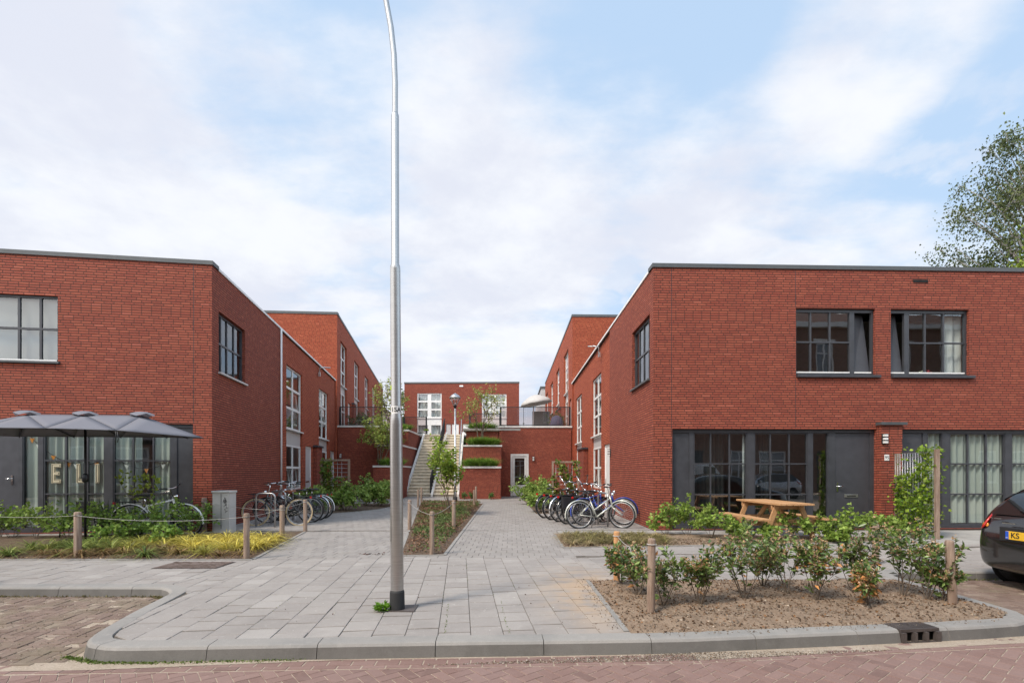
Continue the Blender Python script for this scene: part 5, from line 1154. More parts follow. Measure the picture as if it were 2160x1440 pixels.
# ================================================================= SHRUBS
EV = dict(matl=LEAFD, width=.42)
GRP = 'evergreen shrubs in the front bed'
front = [ # px, base py, height px, width px, brown
 (1345, 1262, 120, 90, .05), (1400, 1285, 150, 110, .05), (1478, 1282, 150, 110, .12), (1570, 1270, 190, 120, .04), (1660, 1262, 165, 100, .05), (1722, 1272, 150, 100, .18), (1800, 1258, 165, 110, .05), (1828, 1285, 100, 60, .6), (1905, 1262, 190, 120, .03), (1955, 1272, 150, 100, .03), (1990, 1276, 90, 50, .02), (1610, 1245, 120, 80, .10), (1310, 1240, 100, 60, .1)]
ltext = ['evergreen shrub hugging the new orange post', 'evergreen shrub with tan seed heads around the second front post', 'evergreen shrub with orange dead leaves right of the second front post', 'tallest evergreen shrub, left of the bed centre', 'full evergreen shrub at the centre of the front bed', 'evergreen shrub with a brown patch right of the bed centre', 'dense dark green shrub with seed heads, third from the right post', 'small shrub of withered orange leaves at the front of the bed', 'tall open evergreen shrub with a pointed shoot near the right post', 'evergreen shrub leaning against the right post', 'tiny evergreen sprig at the foot of the right post', 'evergreen shrub in the back row behind the tallest one', 'yellowish evergreen sprig left of the new orange post']
for k, (px, py, hp_, wp, br) in enumerate(front):
    x, y, _ = G(px, py); s_ = F/y; h = hp_/s_*.92; w = wp/s_
    shrub('evergreen_shrub', ltext[k], 'shrub', (x, y, ZF(x, y)), h*.93, w*.85, 5, .074, 3.2, (.06, .12, .03), (.20, .27, .07), group=GRP, brown=br*.9, buds=.5, spread=.5, depth=2, kids=3, lean=.8, stemr=.007, clip_low=.16, up=.25, **EV)
GR2 = 'leafy green shrubs before the house fronts'
c1, c2 = (.13, .23, .035), (.36, .46, .10)
right = [(1405, 1128, 95, 80), (1450, 1130, 110, 90), (1500, 1135, 95, 80), (1560, 1140, 90, 90), (1625, 1142, 75, 80), (1690, 1142, 110, 110), (1745, 1140, 105, 110), (1800, 1138, 95, 90), (1860, 1135, 70, 70), (1770, 1145, 60, 80), (1420, 1112, 85, 60), (1885, 1128, 50, 50)]
rl = ['leafy shrub at the brick corner of the right house, first of the row', 'tall leafy shrub in front of the dark panel of the right house', 'leafy shrub below the first dark window of the right house', 'leafy shrub in front of the near bench of the picnic table', 'low leafy shrub left under the picnic table top', 'full leafy shrub hiding the right trestle of the picnic table', 'full leafy shrub right of the picnic table', 'leafy shrub in front of the dark door of the right house', 'leafy shrub by the short post next to the wire trellis', 'low spreading shrub in front of the picnic table and door', 'leafy shrub growing against the corner bricks of the right house', 'small leafy shrub at the foot of the wire trellis']
for k, (px, py, hp_, wp) in enumerate(right):
    x, y, _ = G(px, py); s_ = F/y
    shrub('leafy_shrub', rl[k], 'shrub', (x, y, .01), hp_/s_*(.58 if 1540 < px < 1790 else .8), wp/s_*.95, 4, .085, 2.6, c1, c2, group=GR2, spread=.62, depth=2, kids=4, width=.72, lean=.85, stemr=.007, clip_low=.12)
left = [(25, 1128, 95, 90), (75, 1130, 85, 60), (140, 1132, 65, 60), (200, 1130, 95, 80), (255, 1130, 80, 70), (330, 1128, 95, 90), (385, 1125, 90, 90), (420, 1118, 75, 70), (290, 1135, 60, 90), (225, 1140, 45, 80), (350, 1140, 50, 90), (0, 1125, 70, 60)]
ll = ['leafy shrub in front of the dark door of the left house', 'leafy shrub before the narrow pane of the left house', 'leafy shrub behind the post nearest the left edge', 'leafy shrub at the foot of the parasol pole', 'leafy shrub beside the spiky plant', 'leafy shrub in front of the white bicycle', 'leafy shrub right of the white bicycle', 'leafy shrub at the brick corner of the left house', 'low leafy shrub before the rear wheel of the white bicycle', 'low leafy shrub behind the golden sedge at the middle', 'low leafy shrub behind the golden sedge near the brick corner', 'leafy shrub cut by the left edge of the picture']
for k, (px, py, hp_, wp) in enumerate(left):
    x, y, _ = G(px, py+8); s_ = F/y
    shrub('leafy_shrub', ll[k], 'shrub', (x, y, .01), hp_/s_*.92, wp/s_*1.0, 4, .085, 1.8, (.12, .22, .035), (.32, .44, .10), group=GR2, spread=.62, depth=2, kids=4, width=.72, lean=.85, stemr=.007, clip_low=.12)
# taller sapling with pale leaves at the white bicycle
x, y, _ = G(290, 1128); shrub('sapling', 'thin pale-stemmed sapling with few bright leaves beside the white bicycle', 'sapling', (x, y, .01), 1.45, .8, 2, .11, 2.2, (.22, .32, .04), (.38, .46, .08), spread=.5, depth=2, kids=3, width=.6, lean=.4, stemr=.012, clip_low=.45)
court = [((-6.35, 19.0, 0), 1.15, 1.5, 'wide round green bush at the corner of the left courtyard bed'), ((-5.7, 21.4, 0), 1.1, 1.5, 'green bush beside the left courtyard path, next to the leaning bicycle'), ((-7.3, 18.2, 0), .95, 1.2, 'loose green bush before the left wooden trellis'), ((-6.9, 24.6, 0), 1.4, 1.3, 'upright green bush against the lowest left planter'), ((1.15, 20.3, 0), 1.05, 1.0, 'bright green bush left of the right bicycles'), ((1.0, 22.6, 0), 1.35, 1.0, 'tall bright green bush near the white terrace door'), ((1.1, 18.1, 0), .8, .8, 'low bright green bush at the near end of the right courtyard bed')]
for k, (l_, h_, w_, t_) in enumerate(court):
    shrub('round_bush', t_, 'bush', l_, h_, w_, 8, .11, 5.5, (.15, .26, .045), (.36, .46, .12), group='bushes in the courtyard beds', spread=.65, depth=2, kids=4, width=.7, lean=1.0, stemr=.008, clip_low=.05)
for k, (px, py, t_) in enumerate(((980, 1053, 'tiny weed at the left foot of the lowest right planter'), (1036, 1053, 'small weed at the right foot of the lowest right planter'), (995, 1052, 'small weed at the middle foot of the lowest right planter'))):
    x, y, _ = G(px, py); shrub('weed', t_, 'weed', (x, y, 0), .38, .35, 5, .08, 4, (.07, .16, .03), (.14, .26, .06), depth=1, kids=3)
# young trees
x, y, _ = G(951, 1086)
shrub('young_tree', 'young tree with bright green leaves in the middle bed before the stairs', 'tree', (x, y, .02), 2.8, 1.35, 4, .14, 3.3, (.16, .28, .03), (.36, .44, .07), depth=3, kids=3, spread=.42, width=.5, lean=.40, stemr=.02, clip_low=.0, up=.3)
shrub('young_tree', 'slender young tree with yellow-green leaves in the middle planter right of the stairs', 'tree', (-1.75, 28.45, 2.9), 3.5, 2.1, 4, .13, 2.4, (.20, .28, .05), (.42, .40, .12), depth=3, kids=3, spread=.55, width=.5, lean=.5, stemr=.035, clip_low=.12, up=.2)
shrub('young_tree', 'young yellow-green tree behind the tall lamp post, in the middle left planter', 'tree', (-6.75, 28.5, 2.9), 4.0, 1.9, 5, .13, 3.2, (.22, .30, .05), (.45, .42, .12), depth=3, kids=3, spread=.5, width=.5, lean=.4, stemr=.035, clip_low=.05, up=.25)
shrub('young_tree', 'leafy young tree left of the tall lamp post, in the lowest left planter', 'tree', (-7.25, 27.4, 1.7), 3.4, 1.8, 5, .14, 4.0, (.16, .26, .04), (.40, .42, .10), depth=3, kids=3, spread=.55, width=.5, lean=.6, stemr=.03, clip_low=.25, up=.15)
# weed at the lamp post
x, y, _ = G(806, 1288); t = thing('weed', 'bright green weed growing at the left foot of the tall lamp post', 'weed', (x, y, 0)); L_ = Leaves(); n_ = 130; th = RNG.uniform(0, 6.283, n_); el = RNG.uniform(.1, 1.4, n_); d = np.stack([np.cos(th), np.sin(th), el], 1); rr_ = RNG.uniform(0, .05, n_)
L_.add(np.stack([x+np.cos(th)*rr_, y+np.sin(th)*rr_, RNG.uniform(.0, .06, n_)], 1), d, RNG.uniform(.05, .10, n_), .28, .1, (.16, .32, .03), .3, .25); L_.build('foliage', LEAFC, t)
# spiky plant by the left front
x, y, _ = G(225, 1127); t = thing('yucca', 'spiky sword-leaved plant in front of the left shopfront', 'plant', (x, y, 0)); L_ = Leaves(); n_ = 80; th = RNG.uniform(0, 6.283, n_); tl = RNG.uniform(.02, .8, n_); d = np.stack([np.cos(th)*tl, np.sin(th)*tl, np.ones(n_)], 1)
L_.blades(np.tile([[x, y, .05]], (n_, 1)), d, RNG.uniform(.6, 1.05, n_), .055, (.09, .13, .06), .25, 4); L_.build('foliage', LEAFD, t)
# ================================================================= LAMP POSTS
lx, ly, _ = G(838, 1285); lp = thing('lamp_post', 'tall brushed metal lamp post with curved arm, standing on the tiles in the foreground', 'lamp post', (lx, ly, 0))
def zl(py): return EYE + (YH-py)/F*ly
lean = -.020/1.0
def lc(z): return (lx - .006*min(z, 4.0), ly, z)
mb = MB(); mb.tube([lc(0), lc(.02), lc(.19), lc(.215)], [.083, .080, .078, .070], 24); mb.build('base_sleeve', RUBBER, lp)
mb = MB(); z1_, z2_, z3_ = zl(878), zl(562), zl(243)
mb.tube([lc(.20), lc(z1_-.10), lc(z1_-.05), lc(z1_), lc(z1_+.03), lc(z2_-.04), lc(z2_), lc(z2_+.03), lc(z3_-.02), lc(z3_), lc(z3_+.02)], [.069, .0665, .0655, .061, .0545, .0545, .053, .0425, .0415, .040, .031], 28, cap=False)
mb.build('pole', ALU, lp)
mb = MB(); tx_ = lc(9)[0]; arc = [(tx_, ly, z3_)]
for k, (dx, dz_) in enumerate(((0, .35), (-.012, .65), (-.045, .95), (-.10, 1.25), (-.18, 1.55), (-.29, 1.85), (-.45, 2.12), (-.66, 2.34), (-.92, 2.48), (-1.2, 2.54))): arc.append((tx_+dx, ly, z3_+dz_))
mb.tube(arc, [.031]*4+[.029]*7, 16, cap=False); mb.build('arm', ALU, lp)
mb = MB(); mb.hexa([(tx_-1.15, ly-.13, z3_+2.50), (tx_-1.8, ly-.12, z3_+2.54), (tx_-1.8, ly+.12, z3_+2.54), (tx_-1.15, ly+.13, z3_+2.50)], [(tx_-1.15, ly-.07, z3_+2.62), (tx_-1.8, ly-.05, z3_+2.60), (tx_-1.8, ly+.05, z3_+2.60), (tx_-1.15, ly+.07, z3_+2.62)]); mb.build('lamp_head', STEEL, lp, bevel=.02)
mb = MB(); mb.box(lx-.09, lx+.20, ly-.10, ly+.16, -.006, .012); mb.build('base_plate', CAST, lp)
# service door outline, sticker with number, yellow mark
mb = MB(); c = lc(.9); a0 = R(188)
for z_ in (.75, 1.35): mb.tube([(c[0]+.0677*math.cos(a0+R(a)), ly+.0677*math.sin(a0+R(a)), z_) for a in (0, 12, 24, 36)], .0016, 5)
for a in (0, 36): mb.tube([(c[0]+.0675*math.cos(a0+R(a)), ly+.0675*math.sin(a0+R(a)), z_) for z_ in (.75, 1.35)], .0016, 5)
mb.build('service_door', BLACKM, lp)
zs = zl(865); mb = MB(); rr_ = .0556; c = lc(zs); ring = []
mb.smooth = True
for k in range(13):
    a = R(-78-62+k*124/12); ring.append((mb.pt((c[0]+rr_*math.cos(a), ly+rr_*math.sin(a), zs-.042)), mb.pt((c[0]+rr_*math.cos(a), ly+rr_*math.sin(a), zs+.042))))
for a, b in zip(ring, ring[1:]): mb.face((a[0], b[0], b[1], a[1]))
st = mb.build('number_sticker', WHITE, lp)
aa = R(12); Mx = Matrix(((math.cos(aa), 0, math.sin(aa), c[0]+.0568*math.sin(aa)), (math.sin(aa), 0, -math.cos(aa), ly-.0568*math.cos(aa)), (0, 1, 0, zs), (0, 0, 0, 1)))
text_mesh('digits', '15A', .068, BLACKP, st, Mx, bend=.0568, extr=.0006, bold=.0015)
zy = zl(818); c = lc(zy); mb = MB(); ring = []
for k in range(5):
    a = R(-90-80+k*34/4); ring.append((mb.pt((c[0]+rr_*math.cos(a), ly+rr_*math.sin(a), zy-.026)), mb.pt((c[0]+rr_*math.cos(a), ly+rr_*math.sin(a), zy+.026))))
for a, b in zip(ring, ring[1:]): mb.face((a[0], b[0], b[1], a[1]))
mb.build('mark', simple('yellow_mark', (.55, .75, .02), .5), lp)
# lantern in the courtyard
x, y, _ = G(960, 1062); t = thing('street_lantern', 'slim courtyard lantern with a cone-shaped glass head before the stairs', 'lamp post', (x, y, 0))
z0_ = EYE+(YH-856)/F*y
mb = MB(); mb.lathe([(.07, 0), (.07, .55), (.05, .6), (.045, z0_)], (x, y, 0), 14); mb.build('pole', STEEL, t); mb = MB(); mb.lathe([(.10, .0), (.10, .32), (.075, .33)], (x, y, 0), 14); mb.build('base_sleeve', RUBBER, t)
mb = MB(); mb.lathe([(.045, z0_-.12), (.07, z0_-.02), (.10, z0_+.03), (.05, z0_+.05)], (x, y, 0), 16); hd = mb.build('lantern_neck', BLACKM, t)
mb = MB(); mb.lathe([(.10, z0_+.05), (.235, z0_+.36)], (x, y, 0), 8); mb.build('lantern_glass', CLEARG, t)
mb = MB(); mb.lathe([(.26, z0_+.36), (.27, z0_+.385), (.16, z0_+.50), (.06, z0_+.56), (.0, z0_+.60)], (x, y, 0), 20); mb.build('lantern_roof', STEEL, t)
mb = MB(); 
for k in range(8): a = k*math.pi/4; mb.tube([(x+.10*math.cos(a), y+.10*math.sin(a), z0_+.05), (x+.238*math.cos(a), y+.238*math.sin(a), z0_+.365)], .008, 5)
mb.build('lantern_cage', STEEL, t); mb = MB(); mb.lathe([(.03, z0_+.05), (.035, z0_+.12), (.0, z0_+.16)], (x, y, 0), 10); mb.build('bulb', WHITE, t)

# ================================================================= POSTS AND ROPES
posts = {}
def post(key, px, pb, pt_, wpx, label, m=OLDWOOD, leanx=0.0):
    x, y, _ = G(px, pb); h = (pb-pt_)/F*y; r = wpx/F*y/2; mb = MB(); prof = [(r*1.02, -.05), (r, h*.3), (r*.98, h-.02), (r*.80, h), (0, h+.004)]
    n = 12; rings = []; mb.smooth = True
    for rr_, z_ in prof:
        rings.append([mb.pt((x + leanx*z_ + rr_*(1+random.uniform(-.03, .03))*math.cos(2*math.pi*j/n), y + rr_*math.sin(2*math.pi*j/n), z_)) for j in range(n)])
    for a, b in zip(rings, rings[1:]):
        for j in range(n): mb.face((a[j], a[(j+1) % n], b[(j+1) % n], b[j]))
    mb.smooth = False
    o = mb.build('wooden_post', m, None, loc=(x, y, 0), label=label, cat='post', group='round wooden posts round the beds'); posts[key] = (x+leanx*h, y, h, r); return o
post('H', 164, 1175, 1079, 14, 'weathered round post at the left end of the front edge of the left bed')
post('I', 520, 1179, 1082, 12, 'weathered round post at the front right corner of the golden sedge bed')
post('J', 595, 1140, 1065, 10, 'weathered round post standing before the dutch bicycle, right of the hoop')
post('K', 644, 1121, 1053, 8, 'weathered round post at the far tip of the golden sedge bed, before the rear wheel')
post('L', 431, 1120, 1049, 10, 'weathered round post between the left house corner and the utility cabinet')
post('M', 1301, 1228, 1120, 14, 'new orange-brown round post at the back left corner of the front bed', NEWWOOD)
post('N', 1373, 1299, 1135, 17, 'thick weathered post at the near left corner of the front bed', OLDWOOD, .01)
post('O', 1847, 1190, 1105, 13, 'weathered post in the leafy row before the brick pier', OLDWOOD)
post('P', 2010, 1279, 1139, 17, 'weathered post leaning left at the right corner of the front bed', OLDWOOD, -.055)
post('A', 864, 1118, 1054, 8, 'post at the left side of the middle bed, nearest the tall lamp post', OLDWOOD)
post('B', 882, 1070, 1032, 4.5, 'thin post at the far left of the middle bed, nearer one of the pair')
post('C', 889, 1061, 1027, 4.2, 'thin post at the far left of the middle bed, farther one of the pair')
post('D', 911, 1170, 1078, 10, 'post at the near end of the middle bed, right of the tall lamp post')
post('E', 957, 1121, 1054, 8, 'post in the middle bed just before the young tree')
post('F', 1000, 1071, 1033, 4.5, 'thin post at the far right of the middle bed, nearer one of the pair')
post('Gg', 1004, 1062, 1025.5, 4.3, 'thin post at the far right of the middle bed, farther one of the pair')
ROPE = simple('grey_rope', (.42, .40, .37), .8)
def rope(a, b, sag, label, drop=.06):
    pa = posts[a] if isinstance(a, str) else a; pb_ = posts[b] if isinstance(b, str) else b
    A = Vector((pa[0], pa[1]-pa[3]*.9, pa[2]-drop)); B = Vector((pb_[0], pb_[1]-pb_[3]*.9, pb_[2]-drop)); pts = []
    for k in range(25): t = k/24; q = A.lerp(B, t); q.z -= sag*4*t*(1-t); pts.append(q)
    mb = MB(); mb.tube(pts, .0034, 6)
    for pp, r_ in ((pa, pa[3]), (pb_, pb_[3])):
        mb.torus((pp[0], pp[1], pp[2]-drop), r_+.004, .006, n=16, m=5) if False else mb.tube([(pp[0]+(r_+.004)*math.cos(a_), pp[1]+(r_+.004)*math.sin(a_), pp[2]-drop) for a_ in np.linspace(0, 6.283, 14)], .006, 5)
    mb.build('rope', ROPE, None, loc=tuple(A), label=label, cat='rope')
rope((-10.0, 9.0, .80, .05), 'H', .05, 'thin grey rope running from the left edge to the first bed post')
rope('H', 'I', .08, 'thin grey rope sagging along the front of the sedge bed')
rope('I', 'J', .03, 'short rope between the two posts at the golden end of the sedge bed')
rope('J', 'K', .02, 'short rope between the last two posts before the dutch bicycle')
rope('L', 'J', .05, 'thin rope passing in front of the utility cabinet', .1)
rope('M', 'N', .10, 'loose rope between the orange post and the thick front post')
rope('D', 'E', .05, 'dark cord between the two near posts of the middle bed')
rope('A', 'D', .05, 'dark cord from the left post of the middle bed to its near post')

# ================================================================= BICYCLES
SILVER = simple('silver_paint', (.55, .56, .50), .3, .4, coat=.3)
WHITEG = simple('white_gloss', (.75, .75, .73), .3, coat=.3)
def bicycle(label, loc, yaw, lean=0.0, steer=0.0, fm=PAINTK, tyre=RUBBER, saddle=BLACKP, scale=1.0, style='step', guard=PAINTK, mud=PAINTK, rack=True, frack=False, bag=None, crate=False, hb='town', rimm=STEEL, light=True, spoke_n=28, grip=BLACKP, group='parked bicycles in the courtyard'):
    t = thing('bicycle', label, 'bicycle', (0, 0, 0), group=group); r = .335; wb = 1.10
    head_b = Vector((.86, 0, .55)); head_t = Vector((.80, 0, .80)); ax = (head_t-head_b).normalized()
    Ms = Matrix.Translation(head_b) @ Matrix.Rotation(steer, 4, ax) @ Matrix.Translation(-head_b)
    for k, cx_ in enumerate((0, wb)):
        M = Ms if k else None
        mb = MB(); mb.M = M; mb.torus((cx_, 0, r), r-.030, .011, n=36, m=6, ry=.013); mb.tube([(cx_, -.05, r), (cx_, .05, r)], .022, 8)
        for s_ in range(spoke_n):
            a = 2*math.pi*s_/spoke_n; a2 = a+(.35 if s_ % 2 else -.35); side = .03 if s_ % 4 < 2 else -.03
            mb.tube([(cx_+.02*math.cos(a2), side, r+.02*math.sin(a2)), (cx_+(r-.035)*math.cos(a), 0, r+(r-.035)*math.sin(a))], .0017, 3, cap=False)
        w = mb.build('wheel', rimm, t, local=True); mb = MB(); mb.M = M; mb.torus((cx_, 0, r), r, .019, n=40, m=8); mb.build('tyre', tyre, w, local=True)
        mb = MB(); mb.M = M; mb.smooth = True; prev = None; a0, a1 = (R(15), R(175)) if not k else (R(25), R(170))
        if k == 0: a0, a1 = R(0), R(205)-R(10)
        for s_ in range(21):
            a = (a0+(a1-a0)*s_/20) if not k else (R(-10)+(R(150)+R(10))*s_/20); c_, n_ = math.cos(a), math.sin(a); row = [mb.pt((cx_+(r+q)*c_, yy, r+(r+q)*n_)) for q, yy in ((.018, -.026), (.034, -.015), (.038, 0), (.034, .015), (.018, .026))]
            if prev:
                for j in range(4): mb.face((prev[j], row[j], row[j+1], prev[j+1]))
            prev = row
        mb.build('mudguard', mud, t, local=True)
    bb = Vector((.44, 0, .28)); st_t = Vector((.30, 0, .66)); hub = Vector((0, 0, r))
    mb = MB()
    mb.tube([bb, st_t], .020, 8); mb.tube([head_b, head_t], .023, 8)
    if style == 'diamond': mb.tube([st_t-Vector((0, 0, .02)), head_t-Vector((0, 0, .03))], .019, 8); mb.tube([bb, head_b+Vector((0, 0, .03))], .021, 8)
    elif style == 'curve':
        mb.tube([head_b+Vector((0, 0, .04)), Vector((.72, 0, .42)), Vector((.58, 0, .31)), bb], .020, 8); mb.tube([head_b+Vector((-.02, 0, .12)), Vector((.68, 0, .52)), Vector((.52, 0, .40)), Vector((.37, 0, .46))], .017, 8)
    elif style == 'arch': mb.tube([bb, head_b+Vector((0, 0, .02))], .021, 8); mb.tube([head_t-Vector((.0, 0, .06)), Vector((.6, 0, .60)), Vector((.38, 0, .45))], .018, 8)
    else: mb.tube([bb, head_b+Vector((0, 0, .02))], .021, 8); mb.tube([st_t-Vector((-.03, 0, .16)), head_b+Vector((-.02, 0, .14))], .018, 8)
    for s_ in (-.055, .055): mb.tube([bb+Vector((-.03, s_*.5, 0)), hub+Vector((0, s_, 0))], .009, 6); mb.tube([st_t+Vector((0, s_*.4, -.03)), hub+Vector((0, s_, 0))], .008, 6)
    mb.build('frame', fm, t, local=True)
    mb = MB(); mb.M = Ms
    for s_ in (-.05, .05): mb.tube([head_b+Vector((0, s_*.9, -.01)), Vector((.95, s_, .46)), Vector((1.05, s_, .38)), Vector((wb, s_, r))], .011, 6)
    mb.tube([head_b+Vector((0, -.05, 0)), head_b+Vector((0, .05, 0))], .014, 6); mb.build('fork', fm if fm is not PAINTK else BLACKM, t, local=True)
    mb = MB(); mb.M = Ms; st_ = head_t + ax*.22; mb.tube([head_t, st_, st_+Vector((.06, 0, .01))], .012, 8); c = st_+Vector((.06, 0, .01))
    if hb == 'town': path = [Vector((-.22, -.29, .03)), Vector((-.08, -.27, .06)), Vector((.03, -.17, .04)), Vector((0, 0, 0)), Vector((.03, .17, .04)), Vector((-.08, .27, .06)), Vector((-.22, .29, .03))]
    elif hb == 'flat': path = [Vector((-.06, -.30, .04)), Vector((0, -.1, .01)), Vector((0, 0, 0)), Vector((0, .1, .01)), Vector((-.06, .30, .04))]
    else: path = [Vector((-.10, -.28, .22)), Vector((-.02, -.25, .24)), Vector((.02, -.12, .04)), Vector((0, 0, 0)), Vector((.02, .12, .04)), Vector((-.02, .25, .24)), Vector((-.10, .28, .22))]
    mb.tube([c+p for p in path], .011, 8); hbo = mb.build('handlebar', CHROME, t, local=True)
    for e0, e1 in ((0, 1), (-1, -2)):
        mb = MB(); mb.M = Ms; A, B = c+path[e0], c+path[e1]; mb.tube([A, A.lerp(B, .85)], .017, 8); mb.build('grip', grip, hbo, local=True)
    if light: mb = MB(); mb.M = Ms; mb.lathe([(.0, -.06), (.035, -.05), (.042, .02), (.0, .03)], head_t+Vector((.09, 0, .05)), 10, 'x'); mb.build('headlamp', CHROME, t, local=True)
    # saddle
    mb = MB(); mb.tube([st_t, st_t+Vector((-.035, 0, .17))], .012, 8); mb.build('seat_post', CHROME, t, local=True)
    sc = st_t+Vector((-.05, 0, .20)); mb = MB(); mb.smooth = True; rows = []
    for q, wd, hh in ((-.15, .05, .0), (-.13, .095, .015), (-.07, .105, .02), (.0, .07, .012), (.08, .032, .008), (.13, .022, .0)):
        rows.append([mb.pt(sc+Vector((q, wd*math.cos(a), hh+.022*math.sin(a)-.02*(1-abs(math.sin(a)))*0))) for a in np.linspace(0, 2*math.pi, 10, endpoint=False)])
    for a, b in zip(rows, rows[1:]):
        for j in range(10): mb.face((a[j], a[(j+1) % 10], b[(j+1) % 10], b[j]))
    mb.face(rows[0][::-1]); mb.face(rows[-1]); mb.tube([sc+Vector((-.12, 0, -.02)), sc+Vector((0, 0, -.05)), sc+Vector((.1, 0, -.02))], .008, 5); mb.build('saddle', saddle, t, local=True)
    # chain guard, crank, pedals
    mb = MB(); pr = []
    for k in range(9): a = R(90-180*k/8); pr.append((bb.x+.10*math.cos(a), bb.z+.10*math.sin(a)))
    for k in range(5): a = R(270-180*k/4); pr.append((hub.x+.05*math.cos(a), hub.z+.05*math.sin(a)-.02))
    f0 = [mb.pt((x_, -.050, z_)) for x_, z_ in pr]; f1 = [mb.pt((x_, -.075, z_)) for x_, z_ in pr]; mb.face(f0); mb.face(f1[::-1])
    for k in range(len(pr)): j = (k+1) % len(pr); mb.face((f0[k], f1[k], f1[j], f0[j]))
    mb.build('chain_guard', guard, t, local=True) if guard else None
    for s_, a in ((-1, R(-50)), (1, R(130))):
        e = bb+Vector((.17*math.cos(a), 0, .17*math.sin(a))); mb = MB(); mb.tube([bb+Vector((0, s_*.085, 0)), e+Vector((0, s_*.10, 0))], .011, 6); mb.M = None; cx2 = e+Vector((0, s_*.15, 0)); mb.box(cx2.x-.045, cx2.x+.045, cx2.y-.045, cx2.y+.045, cx2.z-.012, cx2.z+.012); mb.build('pedal', BLACKP, t, local=True)
    if rack:
        mb = MB(); 
        for s_ in (-.06, .06): mb.tube([(-.26, s_, .735), (.22, s_, .735)], .007, 6); mb.tube([(0, s_*1.1, r), (-.12, s_, .735)], .006, 6)
        for q in (-.26, -.14, -.02, .10): mb.tube([(q, -.06, .735), (q, .06, .735)], .006, 5)
        rk = mb.build('rack', BLACKM, t, local=True)
        mb = MB(); mb.box(-.30, -.275, -.04, .04, .69, .74); mb.build('reflector', RED, rk, local=True)
    if frack:
        mb = MB(); mb.M = Ms
        for s_ in (-.16, .16): mb.tube([(.88, s_, .80), (1.24, s_, .80)], .009, 6); mb.tube([(wb, s_*.35, r), (1.10, s_, .80)], .007, 6)
        for q in (.88, .97, 1.06, 1.15, 1.24): mb.tube([(q, -.16, .80), (q, .16, .80)], .008, 5)
        mb.build('front_rack', BLACKM, t, local=True)
    if bag:
        mb = MB(); b0 = len(mb.v); mb.box(-.24, .16, .07, .17, .42, .72); mb.box(-.24, .16, -.17, -.07, .42, .72); mb.box(-.24, .16, -.17, .17, .742, .755); mb.build('pannier', bag, t, local=True, bevel=.02)
    mb = MB(); mb.tube([(.40, .03, .25), (.33, .13, .01)], .008, 6); mb.build('kickstand', STEEL, t, local=True)
    t.location = loc; t.rotation_mode = 'XYZ'; t.rotation_euler = Matrix.Rotation(yaw, 3, 'Z').__matmul__(Matrix.Rotation(lean, 3, 'X')).to_euler('XYZ'); t.scale = (scale,)*3; ABS[t] = Vector(loc); return t
def bat(px_rear, y, **kw): return ((px_rear-CX)/F*y, y, 0)
# left group (front wheel to the left)
bicycle('dutch bicycle with cream tyres and brown saddle, nearest of the left group', bat(631, 13.75), R(181), R(2), R(4), PAINTK, CREAM, LEATHER, 1.08, 'curve', frack=True, rack=True)
bicycle('black bicycle with a dark saddle just behind the cream-tyred one', bat(655, 14.6), R(186), R(-3), R(10), PAINTK, RUBBER, BLACKP, 1.08, 'step')
bicycle('black bicycle with chrome mudguards, third of the left group', bat(668, 15.2), R(188), R(3), R(-15), PAINTK, RUBBER, BLACKP, 1.08, 'diamond', mud=CHROME)
bicycle('bicycle with white rear mudguard, farthest of the left group', bat(679, 15.8), R(190), R(-2), R(12), PAINTK, RUBBER, BLACKP, 1.06, 'step', mud=WHITEG)
# right group (rear wheel to the left)
bicycle('silver ladies bicycle, nearest of the right group', bat(1223, 13.0), R(8), R(-6), R(-38), SILVER, RUBBER, BLACKP, 1.05, 'arch', guard=None, mud=SILVER, rack=False, hb='flat')
bicycle('blue bicycle behind the silver one, its front wheel turned towards the wall', bat(1233, 13.75), R(14), R(-9), R(-35), BLUEP, RUBBER, BLACKP, 1.08, 'step', mud=BLUEP, guard=PAINTK, hb='flat')
bicycle('black bicycle with teal panniers, third of the right group', bat(1200, 14.1), R(24), R(-5), R(10), PAINTK, RUBBER, BLACKP, 1.08, 'step', bag=BLACKP, mud=PAINTK)
bicycle('grandma bicycle with tall handlebar, fourth of the right group', bat(1183, 14.7), R(28), R(-4), R(5), PAINTK, RUBBER, BLACKP, 1.08, 'curve', hb='tall', mud=CHROME)
bicycle('bicycle with brown saddle, fifth of the right group', bat(1167, 15.3), R(30), R(-3), R(-8), PAINTK, RUBBER, LEATHER, 1.08, 'diamond', hb='town')
bicycle('black bicycle with tall handlebar, farthest of the right group', bat(1152, 15.9), R(32), R(-4), R(6), PAINTK, RUBBER, BLACKP, 1.08, 'step', hb='tall')
bicycle('bicycle with purple-blue frame wedged in the middle of the right group', bat(1209, 14.3), R(20), R(4), R(20), BLUEP, RUBBER, BLACKP, 1.05, 'diamond', hb='town')
bicycle('white bicycle parked among the shrubs before the left shopfront', (-8.75, 11.45, 0), R(14), R(5), R(-20), WHITEG, RUBBER, BLACKP, 1.08, 'diamond', guard=WHITEG, mud=WHITEG, rack=True, hb='flat', group=None)
bicycle('small dark bicycle leaning against the left terrace wall behind the bushes', ((756-CX)/F*27, 27, 0), R(70), R(5), R(25), PAINTK, RUBBER, BLACKP, 1.0, 'step', group=None)
